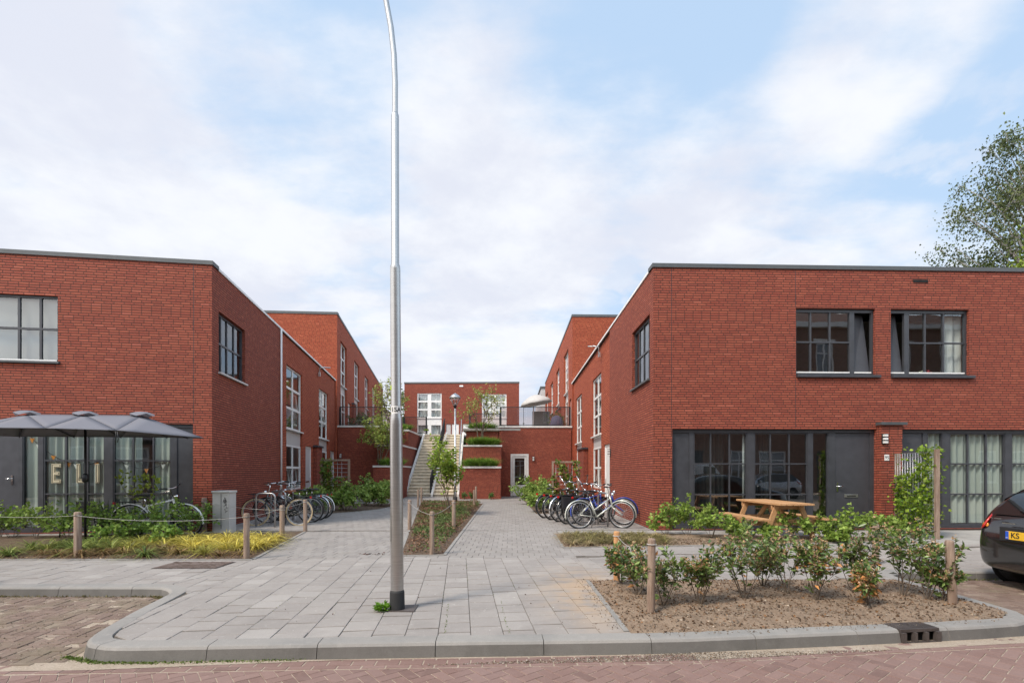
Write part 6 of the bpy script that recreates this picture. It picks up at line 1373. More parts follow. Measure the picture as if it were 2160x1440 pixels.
# bicycle hoops
def hoop(label, px0, px1, y0, y1, ztop):
    a = Vector(((px0-CX)/F*y0, y0, 0)); b = Vector(((px1-CX)/F*y1, y1, 0)); d = (b-a); L = d.length; d.normalize(); r = .11; pts = [a-Vector((0, 0, .05)), a+Vector((0, 0, ztop-r))]
    for k in range(1, 7): t_ = R(90)*k/6; pts.append(a+d*(r-r*math.cos(t_))+Vector((0, 0, ztop-r+r*math.sin(t_))))
    for k in range(0, 7): t_ = R(90)*k/6; pts.append(b-d*(r-r*math.sin(t_))+Vector((0, 0, ztop-r+r*math.cos(t_))))
    pts += [b-Vector((0, 0, .05))]; mb = MB(); mb.tube(pts, .024, 10); mb.build('bicycle_hoop', STEEL, None, loc=tuple(a), label=label, cat='bicycle rack', group='steel bicycle hoops')
hoop('bent steel bicycle hoop in front of the cream-tyred bicycle', 540, 580, 13.35, 13.3, .90); hoop('bent steel bicycle hoop just behind the cream-tyred bicycle', 572, 602, 14.25, 14.1, .93); hoop('bent steel bicycle hoop between the rear bicycles of the left group', 590, 618, 15.4, 15.3, .93)
hoop('bent steel bicycle hoop held by the silver bicycle', 1282, 1262, 13.35, 13.9, .90); hoop('bent steel bicycle hoop in the middle of the right group', 1268, 1240, 14.9, 15.0, .90)

# ================================================================= UTILITY CABINET
t = thing('utility_cabinet', 'light grey utility cabinet with a black scribble beside the left house corner', 'cabinet', (-7.05, 12.2, 0)); x0, x1, y0, y1, zt_ = -7.27, -6.84, 12.05, 12.37, 1.02
CABM = simple('cabinet_grey', (.50, .48, .455), .6, var=.08, scale=3, bump=.08)
mb = MB(); mb.box(x0+.01, x1-.01, y0+.01, y1-.01, 0, zt_-.05); mb.build('body', CABM, t, bevel=.006); mb = MB(); mb.box(x0-.01, x1+.01, y0-.01, y1+.01, zt_-.05, zt_); mb.build('lid', CABM, t, bevel=.01)
mb = MB(); mb.box(x0+.22, x0+.226, y0+.002, y0+.012, .1, zt_-.06); mb.box(x0+.23, x1-.02, y0+.004, y0+.012, .36, .364); mb.build('door_seam', BLACKP, t)
mb = MB(); q = [(0, 0), (.05, .12), (.10, .02), (.03, -.03), (.06, .06), (.09, -.06), (.02, -.10), (.07, -.04), (.11, -.14), (.04, -.16), (.08, -.22), (.12, -.20), (.05, -.25)]
mb.tube([(x0+.27+a*.9, y0+.006, .74+b) for a, b in q], .005, 4); mb.tube([(x0+.28+a*.6, y0+.006, .80-b*.6) for a, b in q[:7]], .004, 4); mb.build('graffiti', BLACKP, t)

# ================================================================= PICNIC TABLE
t = thing('picnic_table', 'wooden picnic table with attached benches in front of the dark right shopfront', 'picnic table', (5.95, 11.35, 0)); Mt = Matrix.Translation((5.95, 11.38, 0)) @ Matrix.Rotation(R(3), 4, 'Z') @ Matrix.Diagonal((1.0, 1, 1.08, 1))
mb = MB(); mb.M = Mt
for k in range(5): mb.box(-.375+.152*k, -.375+.152*k+.142, -.92, .92, .715, .752)
mb.build('tabletop', TABLEW, t, bevel=.004)
for s_ in (-1, 1):
    mb = MB(); mb.M = Mt
    for k in range(2): a = s_*.72+k*.148-.14; mb.box(a, a+.138, -.92, .92, .42, .457)
    mb.build('bench', TABLEW, t, bevel=.004)
for yy in (-.62, .62):
    for s_ in (-1, 1): mb = MB(); mb.M = Mt; mb.hexa([(s_*.52, yy-.022, 0), (s_*.62, yy-.022, 0), (s_*.62, yy+.022, 0), (s_*.52, yy+.022, 0)][::s_], [(s_*.20, yy-.022, .715), (s_*.31, yy-.022, .715), (s_*.31, yy+.022, .715), (s_*.20, yy+.022, .715)][::s_]); mb.build('leg', TABLEW, t)
    mb = MB(); mb.M = Mt; mb.box(-.80, .80, yy+.023, yy+.067, .30, .419); mb.box(-.36, .36, yy+.023, yy+.067, .62, .714); mb.build('cross_beam', TABLEW, t)
mb = MB(); mb.M = Mt
for s_ in (-1, 1): mb.bar((0, s_*.60, .36), (0, s_*.18, .70), .045, .09)
mb.build('brace', TABLEW, t)

# ================================================================= WIRE TRELLIS BY THE PIER
def vine(parent, label, pos, size, c1, c2, nrm=(0, 1, 0)):
    L_ = Leaves(); n_ = len(pos); d = RNG.normal(size=(n_, 3)); d[:, 2] -= .4; f = RNG.uniform(0, 1, (n_, 1))
    L_.add(np.array(pos), d, RNG.uniform(.6, 1.3, n_)*size, .85, .15, np.array(c1)*(1-f)+np.array(c2)*f, .2); o = L_.build('climbing_plant', LEAFC, None, loc=tuple(pos[0]), label=label, cat='climbing plant'); return o
t = thing('wire_trellis', 'galvanised wire mesh panel with a square wooden end post before the right pier', 'trellis', (9.4, 11.0, 0)); A = Vector((9.36, 11.0, 0)); B = Vector((9.62, 12.42, 0)); TWm = Wall((A.x, A.y), (B.x, B.y))
hgt = 1.93; mb = MB()
for o_ in (-.05, .05):
    for k in range(15): uu = TWm.L*k/14; mb.tube([TWm.at(uu, .06, o_), TWm.at(uu, hgt, o_)], .004, 5)
    for k in range(20): z_ = .06+(hgt-.06)*k/19; mb.tube([TWm.at(0, z_, o_+.004), TWm.at(TWm.L, z_, o_+.004)], .004, 5)
mb.build('mesh_panel', STEEL, t); mb = MB(); TWm.box(mb, -.08, -.015, 0, hgt+.05, -.04, .04); mb.build('post', OLDWOOD, t); mb = MB(); TWm.box(mb, TWm.L-.01, TWm.L+.06, 0, hgt, -.04, .04); mb.build('post', OLDWOOD, t)
pos = []
while len(pos) < 2300:
    uu, z_ = random.uniform(0, TWm.L), random.uniform(.05, hgt+.12); f = uu/TWm.L
    lim = 1.95 if f < .32 else 1.55 - .15*f
    hole = (z_ > lim and not (f < .30 and z_ < 2.05)) or (math.sin(uu*7+z_*3)+math.sin(z_*9-uu*4)) > 1.35
    if f > .75 and z_ < .5 and random.random() < .5: continue
    if hole and random.random() < .93: continue
    pos.append(TWm.at(uu+random.gauss(0, .03), z_, random.gauss(0, .09)))
vine(None, 'bright green climber spreading over the wire trellis beside the right pier', pos, .085, (.09, .19, .02), (.32, .42, .05))
# wooden framed trellises in the courtyard
def wood_trellis(label, y, x0, x1, h, lab2, n, pol):
    t = thing('wooden_trellis', label, 'trellis', (x0, y, 0)); mb = MB(); mb.box(x0, x0+.08, y-.04, y+.04, 0, h); mb.box(x1-.08, x1, y-.04, y+.04, 0, h); mb.box(x0+.08, x1-.08, y-.035, y+.035, h-.08, h-.001); mb.build('frame', OLDWOOD, t); mb = MB()
    for k in range(1, int((x1-x0)/.18)): mb.tube([(x0+.18*k, y, .1), (x0+.18*k, y, h-.08)], .006, 4)
    for k in range(1, int(h/.18)): mb.tube([(x0+.08, y+.01, .18*k), (x1-.08, y+.01, .18*k)], .006, 4)
    mb.build('mesh_panel', STEEL, t); pos = []
    while len(pos) < n:
        x_, z_ = random.uniform(x0, x1), random.uniform(.1, h)
        if pol(x_, z_): pos.append((x_, y+random.gauss(0, .08), z_))
    vine(None, lab2, pos, .13, (.08, .17, .02), (.28, .30, .07))
wood_trellis('wooden framed mesh trellis at the left courtyard wall', 21.5, (677-CX)/F*21.5+.0, (738-CX)/F*21.5, 1.5+(993-968)/F*21.5, 'climber covering the left half of the left wooden trellis', 900, lambda x_, z_: (x_ < (700-CX)/F*21.5) or (z_ < 1.25 and random.random() < .5))
wood_trellis('wooden framed mesh trellis at the right courtyard wall, near the white terrace door', 22.0, (1164-CX)/F*22, (1222-CX)/F*22, 1.5+(993-972)/F*22, 'sparse climber with reddish shoots on the right wooden trellis', 700, lambda x_, z_: math.sin(x_*9+z_*4) > -.2)
pos = [(-8.3+random.gauss(0, .16), 20.9+random.gauss(0, .1), random.uniform(.1, 2.0)) for _ in range(0)]
# small concrete bench beside the right trellis
t = thing('stone_bench', 'small dark bench with a pale slab top left of the right wooden trellis', 'bench', (1.75, 23, 0)); mb = MB(); mb.box(1.40, 2.0, 22.6, 23.4, .82, .90); mb.build('seat', CAPW, t, bevel=.01); mb = MB(); mb.box(1.45, 1.95, 22.65, 23.35, 0, .82); mb.build('base', BRICK, t)

# ================================================================= PARASOL
pk = Vector((-9.0, 10.5, 0)); ang = R(6); Lx = Vector((math.cos(ang), math.sin(ang), 0)); Ly = Vector((-math.sin(ang), math.cos(ang), 0))
t = thing('parasol', 'long grey canvas parasol with three peaks before the left shopfront', 'parasol', (-8.97, 10.5, 0))
peaks = [pk + Lx*k + Vector((0, 0, 2.68)) for k in (-1.12, 0, 1.12)]
ez = 2.27
def ep(a, b, z=ez): q = pk+Lx*a+Ly*b; return Vector((q.x, q.y, z))
near = [ep(-2.25, -.55), ep(-1.12, -1.05, 2.30), ep(0, -1.05, 2.33), ep(1.12, -1.05, 2.30), ep(1.95, -.60)]
out = [ep(-2.3, 0, 2.24), ep(-1.95, -.85), ep(-1.0, -1.12, 2.31), ep(.08, -1.12, 2.31), ep(1.25, -1.0, 2.29), ep(2.33, .05, 2.22), ep(1.55, .95, 2.27), ep(1.0, 1.12, 2.29), ep(0, 1.12, 2.29), ep(-1.0, 1.12, 2.29), ep(-1.95, .85)]
mb = MB(); mb.smooth = False
own = [0, 0, 0, 1, 2, 2, 2, 2, 1, 0, 0]
def sheet(a, b, c, sag=.002, n=6, bul=.0):
    """fabric triangle between peak a and rim b-c, sagging a little"""
    idx = {}
    for i in range(n+1):
        for j in range(i+1):
            f = i/n; g_ = j/i if i else 0; p = a.lerp(b.lerp(c, g_), f); bu = 4*g_*(1-g_)*f; p = p + Vector((0, 0, -sag*4*f*(1-f)*.6 + bul*bu*(f**3))); idx[i, j] = mb.pt(p)
    for i in range(n):
        for j in range(i+1):
            mb.face((idx[i, j], idx[i+1, j], idx[i+1, j+1]))
            if j < i: mb.face((idx[i, j], idx[i+1, j+1], idx[i, j+1]))
mb.smooth = True
for k in range(len(out)):
    a, b = out[k], out[(k+1) % len(out)]; pa, pb_ = peaks[own[k]], peaks[own[(k+1) % len(out)]]
    sheet(pa, a, b)
    if pa != pb_: sheet(b, pa, pb_, .001, 6, 0)
cn = mb.build('canopy', FABG, t); md = cn.modifiers.new('thick', 'SOLIDIFY'); md.thickness = .004
mb = MB(); mb.smooth = True
for p in peaks:
    n_ = 8; r0 = .22
    ring = [p+Vector((r0*1.15*math.cos(a), r0*.8*math.sin(a), .0 + (.035 if k % 2 else -.02))) for k, a in enumerate(np.linspace(0, 2*math.pi, n_, endpoint=False))]; top = [p+Vector((.12*math.cos(a), .09*math.sin(a), .075)) for a in np.linspace(0, 2*math.pi, n_, endpoint=False)]
    ri = [mb.pt(q) for q in ring]; ti = [mb.pt(q) for q in top]; ci = mb.pt(p+Vector((0, 0, .085)))
    for k in range(n_): j = (k+1) % n_; mb.face((ri[k], ri[j], ti[j], ti[k])); mb.face((ti[k], ti[j], ci))
v = mb.build('vent_cap', FABG, t); v['kind'] = 'part'; del v['kind']
for k, q in enumerate(out):
    mb = MB(); mb.tube([peaks[own[k]]-Vector((0, 0, .03)), q-Vector((0, 0, .02))], .011, 5); mb.build('rib', BLACKM, t)
mb = MB(); mb.tube([peaks[0]-Vector((0, 0, .10)), peaks[2]-Vector((0, 0, .10))], .02, 8); mb.build('ridge_bar', BLACKM, t)
pc = peaks[1]; mb = MB(); mb.tube([(pc.x, pc.y, 0.02), (pc.x, pc.y, pc.z-.05)], .023, 12); mb.build('pole', BLACKM, t)
mb = MB(); mb.lathe([(.03, 1.26), (.055, 1.28), (.06, 1.34), (.055, 1.42), (.03, 1.45)], (pc.x, pc.y, 0), 12); mb.tube([(pc.x, pc.y-.05, 1.36), (pc.x-.03, pc.y-.12, 1.36), (pc.x-.03, pc.y-.12, 1.30)], .008, 6); mb.build('crank', BLACKM, t)
mb = MB()
mb.box(pc.x-.5, pc.x+.5, pc.y-.05, pc.y+.05, 0, .06); mb.box(pc.x-.05, pc.x+.05, pc.y-.5, pc.y+.5, .0, .058); mb.build('foot', BLACKM, t)
mb = MB(); sp_ = out[4]+Vector((-.02, 0, -.02)); mb.tube([sp_, sp_+Vector((.01, 0, -.12)), sp_+Vector((-.01, 0, -.26))], .008, 4); mb.tube([sp_+Vector((.03, 0, 0)), sp_+Vector((.05, 0, -.14)), sp_+Vector((.035, 0, -.22))], .008, 4); mb.build('tie_strap', BLACKP, t)

# ================================================================= WINDOW LETTERS AND BUNTING (left shopfront)
u = LF.u
LETM = simple('letter_cream', (.62, .55, .38), .6)
for ch, px in (('E', 110), ('L', 163), ('I', 200)):
    uu = u(px); z_ = LF.z(px, 998); t = thing('window_letter', 'cream cardboard letter %s with a double outline in the left shopfront window' % ch, 'letter', LF.at(uu, z_, -.2)); hh = .47; w = .20
    # outline of the letter, in letter units
    if ch == 'E': pl_ = [(0, 0), (w, 0), (w, .09), (.08, .09), (.08, .19), (w*.85, .19), (w*.85, .28), (.08, .28), (.08, .38), (w, .38), (w, hh), (0, hh)]
    elif ch == 'L': pl_ = [(0, 0), (w, 0), (w, .09), (.08, .09), (.08, hh), (0, hh)]
    else: pl_ = [(.04, 0), (.12, 0), (.12, hh), (.04, hh)]
    mb = MB(); f0 = [mb.pt(LF.at(uu-w/2+a, z_-hh/2+b, -.125)) for a, b in pl_]; f1 = [mb.pt(LF.at(uu-w/2+a, z_-hh/2+b, -.15)) for a, b in pl_]; mb.face(f0); mb.face(f1[::-1])
    for k in range(len(pl_)): j = (k+1) % len(pl_); mb.face((f0[k], f1[k], f1[j], f0[j]))
    mb.build('face', LETM, t); mb = MB(); cxp = sum(a for a, b in pl_)/len(pl_)
    def inset(pts, d):
        n_ = len(pts); o_ = []
        for k in range(n_):
            p0, p1, p2 = Vector(pts[k-1]), Vector(pts[k]), Vector(pts[(k+1) % n_]); a = (p1-p0).normalized(); b = (p2-p1).normalized(); na = Vector((-a.y, a.x)); nb = Vector((-b.y, b.x)); o_.append(p1+(na+nb)*d)
        return o_
    ins = inset(pl_, .018); 
    for k in range(len(ins)): a, b = ins[k], ins[(k+1) % len(ins)]; mb.bar(LF.at(uu-w/2+a.x, z_-hh/2+a.y, -.122), LF.at(uu-w/2+b.x, z_-hh/2+b.y, -.122), .008, .004)
    mb.build('outline', BLACKP, t)
ORG = simple('orange_flag', (.60, .22, .03), .8); WFL = simple('white_flag', (.7, .7, .66), .8)
def bunting(label, pts, flags):
    t = thing('bunting', label, 'bunting', LF.at(*pts[0], -.14)); mb = MB(); mb.tube([LF.at(a, b, -.14) for a, b in pts], .006, 4); mb.build('string', BLACKP, t)
    for f, m_ in flags:
        k = f*(len(pts)-1); i = min(int(k), len(pts)-2); a = pts[i][0]+(pts[i+1][0]-pts[i][0])*(k-i); b = pts[i][1]+(pts[i+1][1]-pts[i][1])*(k-i); mb = MB()
        for o_ in (-.138, -.14): mb.poly([LF.at(a-.055, b, o_), LF.at(a, b-.12, o_), LF.at(a+.055, b, o_)])
        mb.build('flag', m_, t)
def sagl(p0, p1, z0, z1, sag): return [(u(p0)+(u(p1)-u(p0))*k/12, (LF.z(p0, z0)*(1-k/12)+LF.z(p1, z1)*k/12)-sag*4*(k/12)*(1-k/12)) for k in range(13)]
bunting('orange and white bunting strung in the window behind the letters', sagl(88, 214, 950, 968, .22), [(.12, ORG), (.38, ORG), (.5, WFL), (.68, ORG), (.85, ORG)])
bunting('short bunting of one orange and one white flag in the narrow left pane', sagl(52, 76, 916, 940, .02), [(.25, ORG), (.8, WFL)])
bunting('bunting with a single orange flag in the window behind the white bicycle', sagl(236, 355, 965, 968, .25), [(.2, WFL), (.55, ORG), (.85, WFL)])
# furniture on the left terrace strip
x, y = (165-CX)/F*11.3, 11.3
t = thing('garden_chair', 'dark garden chair with a black backrest half hidden by the left shrubs', 'chair', (x, y, 0)); mb = MB(); mb.box(x-.22, x+.22, y+.18, y+.21, .45, .80); mb.build('backrest', BLACKP, t, bevel=.01); mb = MB(); mb.box(x-.22, x+.22, y-.2, y+.2, .43, .46); mb.build('seat', TABLEW, t, bevel=.005)
for sx_ in (-1, 1):
    for sy_ in (-1, 1): mb = MB(); mb.tube([(x+.2*sx_, y+.19*sy_, .44), (x+.23*sx_, y+.22*sy_, 0)], .012, 6); mb.build('leg', BLACKM, t)

# ================================================================= TERRACE FURNITURE
c = Vector((1.35, 32.0, DECK)); t = thing('parasol', 'round white parasol tilted over the right raised terrace', 'parasol', tuple(c)); mb = MB(); mb.tube([c, c+Vector((.05, 0, 2.3))], .035, 8); mb.build('pole', WHITE, t)
mb = MB(); mb.smooth = True; ap = c+Vector((.1, 0, 2.40)); n_ = 16; rings = [[mb.pt(ap)]]
Mq = Matrix.Translation(ap) @ Matrix.Rotation(R(-10), 4, 'Y')
for rr_, zz_ in ((.33, -.10), (.66, -.27), (.92, -.44), (1.04, -.62)): rings.append([mb.pt(Mq @ Vector((rr_*math.cos(2*math.pi*k/n_), rr_*math.sin(2*math.pi*k/n_), zz_+(.03 if k % 2 else 0)))) for k in range(n_)])
for k in range(n_): mb.face((rings[0][0], rings[1][k], rings[1][(k+1) % n_]))
for a, b in zip(rings[1:], rings[2:]):
    for k in range(n_): mb.face((a[k], b[k], b[(k+1) % n_], a[(k+1) % n_]))
o_ = mb.build('canopy', FABW, t); md = o_.modifiers.new('thick', 'SOLIDIFY'); md.thickness = .01
t = thing('privacy_screen', 'grey woven screen on the right terrace below the white parasol', 'screen', (2.1, 33, DECK)); mb = MB(); mb.box(1.35, 2.5, 33.0, 33.04, DECK+.1, DECK+1.45); mb.build('panel', simple('screen_grey', (.22, .24, .23), .9, var=.3, scale=25), t)
t = thing('garden_chair', 'blue-grey folded cover on a chair at the right terrace railing', 'chair', (2.75, 30.6, DECK)); mb = MB(); mb.smooth = True; mb.lathe([(.42, 0), (.40, .45), (.30, .80), (.1, .92), (0, .93)], (2.75, 30.7, DECK), 12); mb.build('cover', simple('cover_blue', (.07, .08, .14), .8, bump=.3, bscale=10), t)
shrub('potted_plant', 'leafy potted plant beside the screen on the right terrace', 'plant', (2.95, 31.6, DECK), 1.3, .9, 6, .12, 4.5, (.06, .13, .03), (.20, .28, .08), depth=2, kids=3)
shrub('potted_plant', 'leafy flowering plant behind the left terrace railing', 'plant', (-9.2, 30.2, DECK), 1.15, 1.6, 7, .12, 4.5, (.05, .11, .03), (.18, .25, .08), depth=2, kids=3, lean=1.0)
t = thing('garden_chair', 'green curved garden chair behind the left terrace railing', 'chair', (-8.25, 29.9, DECK)); mb = MB(); pts = [Vector((-8.55, 29.8, DECK+.15)), Vector((-8.55, 29.8, DECK+.6)), Vector((-8.42, 29.8, DECK+.74)), Vector((-8.1, 29.8, DECK+.74)), Vector((-7.95, 29.8, DECK+.6)), Vector((-7.95, 29.8, DECK+.15))]; mb.tube(pts, .02, 6)
for k in range(8): x_ = -8.5+.07*k; mb.tube([(x_, 29.8, DECK+.2), (x_, 29.8, DECK+.72)], .008, 4)
mb.box(-8.55, -7.95, 29.8, 30.25, DECK+.40, DECK+.43); mb.build('frame', simple('chair_green', (.10, .16, .13), .5), t)
c = ((972.5-CX)/F*50.5, 50.5, 0); t = thing('hanging_basket', 'dark planted pot beside the door of the back house at the stair top', 'plant pot', (c[0], c[1], DECK)); mb = MB(); mb.lathe([(.16, DECK), (.24, DECK+.55), (.2, DECK+.56)], (c[0], c[1], 0), 12); mb.build('pot', LEATHER, t); L_ = Leaves(); L_.add(np.array([c[0], c[1], DECK+.75])+RNG.normal(size=(260, 3))*np.array([.17, .17, .22]), RNG.normal(size=(260, 3)), .12, .6, .1, (.07, .12, .03), .4); L_.build('foliage', LEAFC, t)

# ================================================================= CARS
def wheel_parts(t, x, y, z, r, w, side, rimm=STEEL):
    mb = MB(); mb.lathe([(r*.62, -w/2), (r*.92, -w/2), (r, -w*.36), (r, w*.36), (r*.92, w/2), (r*.62, w/2)], (x, y, z), 36, 'y')
    for k in range(36): a = 2*math.pi*k/36; mb.box  # tread comes from the ribs below
    for q in (-.3, -.1, .1, .3): mb.torus((x, y+q*w, z), r+.001, .006, n=36, m=4)
    wo_ = mb.build('wheel', RUBBER, t, local=True); mb = MB(); s_ = side
    mb.lathe([(.0, 0), (r*.16, .01*s_), (r*.18, -.02*s_), (r*.58, -.03*s_), (r*.64, .015*s_)], (x, y+s_*w*.42, z), 30, 'y')
    for k in range(5): a = 2*math.pi*k/5; mb.bar((x+.05*math.cos(a), y+s_*w*.46, z+.05*math.sin(a)), (x+r*.6*math.cos(a), y+s_*w*.46, z+r*.6*math.sin(a)), .05, .02, up=(0, 1, 0))
    mb.build('rim', rimm, wo_, local=True)
def hatchback(label, bodym, loc, rz, plate=None):
    """hatchback, rear at x=0, nose at x=4.1, width 1.74"""
    t = thing('parked_car', label, 'car', (0, 0, 0))
    # cross sections: x, half width at sill / belt / roof, z of bottom, bumper, belt, roof
    xs = [0.0, .05, .16, .34, .60, .95, 1.45, 2.10, 2.55, 2.95, 3.35, 3.75, 4.0, 4.1]
    wS = [.60, .72, .80, .83, .84, .85, .86, .86, .86, .86, .84, .80, .68, .52]
    zB = [.36, .26, .22, .20, .20, .20, .20, .20, .20, .20, .20, .21, .25, .34]
    zC = [.62, .78, .95, 1.0, 1.0, .98, .96, .95, .94, .93, .88, .80, .70, .60]
    zR = [.62, .80, 1.02, 1.24, 1.40, 1.465, 1.49, 1.46, 1.30, 1.04, .93, .84, .74, .62]
    wR = [.56, .66, .70, .66, .62, .60, .60, .60, .62, .70, .72, .70, .60, .48]
    mb = MB(); mb.smooth = True; rings = []
    for k in range(len(xs)):
        a, b_, c_, d_, w, wr = xs[k], zB[k], zC[k], zR[k], wS[k], wR[k]; m_ = (b_+c_)/2
        half = [(0, b_), (w*.80, b_), (w*.97, b_+.06), (w, m_-.04), (w*1.01, m_+.06), (w*.97, c_-.05), (w*.94, c_), (wr+(w*.94-wr)*.35, c_+(d_-c_)*.65), (wr*.98, d_-.025*(d_-c_ > .1)), (wr*.80, d_+.005), (0, d_+.02)]
        rings.append([mb.pt((a, y_, z_)) for y_, z_ in half] + [mb.pt((a, -y_, z_)) for y_, z_ in half[-2:0:-1]])
    n_ = len(rings[0])
    for a, b_ in zip(rings, rings[1:]):
        for j in range(n_): mb.face((a[j], b_[j], b_[(j+1) % n_], a[(j+1) % n_]))
    mb.face(rings[0]); mb.face(rings[-1][::-1]); mb.build('body', bodym, t, local=True, subsurf=2)
    # wheel arches
    for x_ in (.72, 3.30):
        for s_ in (-1, 1):
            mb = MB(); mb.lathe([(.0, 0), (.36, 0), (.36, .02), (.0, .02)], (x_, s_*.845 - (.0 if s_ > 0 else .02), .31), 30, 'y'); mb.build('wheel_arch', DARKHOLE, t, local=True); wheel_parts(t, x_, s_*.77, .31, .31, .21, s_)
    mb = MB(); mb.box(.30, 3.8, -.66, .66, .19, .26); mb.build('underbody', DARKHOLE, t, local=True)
    # rear window, following the hatch
    mb = MB(); mb.smooth = True
    def hx(z_): # x of hatch surface for height z
        for a, b_, p0, p1 in zip(zR, zR[1:], xs, xs[1:]):
            if a <= z_ <= b_: return p0+(p1-p0)*(z_-a)/(b_-a)
        return .6
    rows = []
    for k in range(7): z_ = 1.00+.38*k/6; w = .60-.10*k/6; rows.append([mb.pt((hx(z_)-.012-.0*abs(q), q*w, z_+.012)) for q in (-1, -.6, 0, .6, 1)])
    for a, b_ in zip(rows, rows[1:]):
        for j in range(4): mb.face((a[j], a[j+1], b_[j+1], b_[j]))
    mb.build('rear_window', PAINTK if False else CARG2, t, local=True)
    for s_ in (-1, 1):
        mb = MB(); mb.smooth = True
        cr = [(.40, 1.02, 1.22), (.62, 1.0, 1.355), (1.0, .995, 1.42), (1.5, .985, 1.435), (2.05, .975, 1.41), (2.45, .97, 1.28), (2.82, .965, 1.07)]; rr2 = []
        for x_, za, zb_ in cr: wl = np.interp(x_, xs, wS)*.94; wr_ = np.interp(x_, xs, wR); zc = np.interp(x_, xs, zC); zr = np.interp(x_, xs, zR); f = lambda z_: wl+(wr_-wl)*min(1, max(0, (z_-zc)/(zr-zc)))+.012; rr2.append([mb.pt((x_, s_*f(za), za)), mb.pt((x_, s_*(f((za+zb_)/2)+.004), (za+zb_)/2)), mb.pt((x_, s_*f(zb_), zb_))])
        for a, b_ in zip(rr2, rr2[1:]):
            for j in range(2): mb.face((a[j], b_[j], b_[j+1], a[j+1]))
        mb.build('side_window', CARG2, t, local=True)
        # tail lamp: wraps the corner
        mb = MB(); mb.smooth = True
        q = [[(.045, .60, .80), (.10, .70, .79), (.30, .80, .80)], [(.075, .585, .88), (.13, .68, .88), (.36, .79, .885)], [(.125, .575, .96), (.19, .66, .965), (.42, .765, .965)], [(.20, .60, 1.02), (.27, .66, 1.03), (.44, .74, 1.02)]]
        g_ = [[mb.pt((a-.018, s_*(b_+.035), c_)) for a, b_, c_ in row] for row in q]
        for a, b_ in zip(g_, g_[1:]):
            for j in range(2): mb.face((a[j], a[j+1], b_[j+1], b_[j]))
        lm = mb.build('tail_lamp', RED, t, local=True, subsurf=1); md = lm.modifiers.new('thick', 'SOLIDIFY'); md.thickness = .02; md.offset = 0
        mb = MB(); mb.lathe([(.0, -.004), (.042, -.004), (.05, .01), (.0, .012)], (.075, s_*.645, .845), 14, 'x'); mb.build('indicator', simple('amber', (.7, .25, .02), .2, coat=.5) if 'amber' not in bpy.data.materials else bpy.data.materials['amber'], lm, local=True)
        mb = MB(); mb.smooth = True; mb.lathe([(0, -.09), (.08, -.06), (.09, .03), (0, .06)], (2.75, s_*.93, 1.02), 12, 'x'); mb.build('wing_mirror', bodym, t, local=True)
        mb = MB(); mb.hexa([(4.0, s_*.45, .62), (3.75, s_*.76, .62), (3.70, s_*.74, .62), (3.9, s_*.45, .62)], [(3.93, s_*.45, .72), (3.68, s_*.74, .75), (3.6, s_*.70, .75), (3.8, s_*.45, .72)]); mb.build('headlight', CHROME, t, local=True, bevel=.01)
    mb = MB(); mb.box(-.034, .02, -.78, .78, .44, .455); mb.build('bumper_strip', BLACKP, t, local=True) if False else None
    # plate recess and plate
    mb = MB(); mb.box(-.006, .05, -.36, .36, .67, .86); mb.build('plate_recess', BLACKP, t, local=True, bevel=.01)
    mb = MB(); mb.box(-.020, -.006, -.26, .26, .70, .81); pm = mb.build('number_plate', simple('plate_yellow', (.78, .46, .03), .4) if 'plate_yellow' not in bpy.data.materials else bpy.data.materials['plate_yellow'], t, local=True, bevel=.003)
    mb = MB(); mb.box(-.0225, -.019, .215, .258, .702, .808); mb.build('blue_band', simple('band_blue', (.02, .09, .5), .4) if 'band_blue' not in bpy.data.materials else bpy.data.materials['band_blue'], pm, local=True)
    if plate:
        Mx = Matrix(((0, 0, -1, -.022), (-1, 0, 0, .13), (0, 1, 0, .756), (0, 0, 0, 1))); ABS[pm] = Vector((0, 0, 0)); text_mesh('letters', plate, .105, BLACKP, pm, Mx, extr=.001, bold=.001)
        text_mesh('letters', 'NL', .022, WHITE, pm, Matrix(((0, 0, -1, -.0245), (-1, 0, 0, .236), (0, 1, 0, .722), (0, 0, 0, 1))), extr=.0005)
    mb = MB(); mb.box(.012, .03, .16, .34, .905, .917); mb.box(.055, .07, .40, .50, .955, .966); mb.build('badge', CHROME, t, local=True)
    mb = MB(); mb.tube([(.10, -.02, .99), (.07, -.02, 1.02), (.17, .25, 1.09)], .009, 6); mb.build('wiper', BLACKP, t, local=True)
    t.location = loc; t.rotation_euler = (0, 0, rz); ABS[t] = Vector(loc); return t
m, g, b = mat('car_glass_dark'); b.inputs['Base Color'].default_value = (.012, .013, .014, 1); b.inputs['Roughness'].default_value = .03; b.inputs['Specular IOR Level'].default_value = .9; CARG2 = m
CARK = simple('car_black', (.012, .012, .013), .18, 0, var=.02, coat=1.0, spec=.6)
CARR = simple('car_copper', (.16, .055, .04), .25, .3, var=.02, coat=.8)
CARS = simple('car_silver', (.45, .46, .48), .28, .6, var=.02, coat=.5)
hatchback('black hatchback with a yellow number plate parked at the right edge', CARK, (6.72, 6.50, RZ), 0, 'KS')
hatchback('copper-brown car of which only the tail shows at the left edge', CARR, (-7.20, 5.45, RZ), math.pi, None)
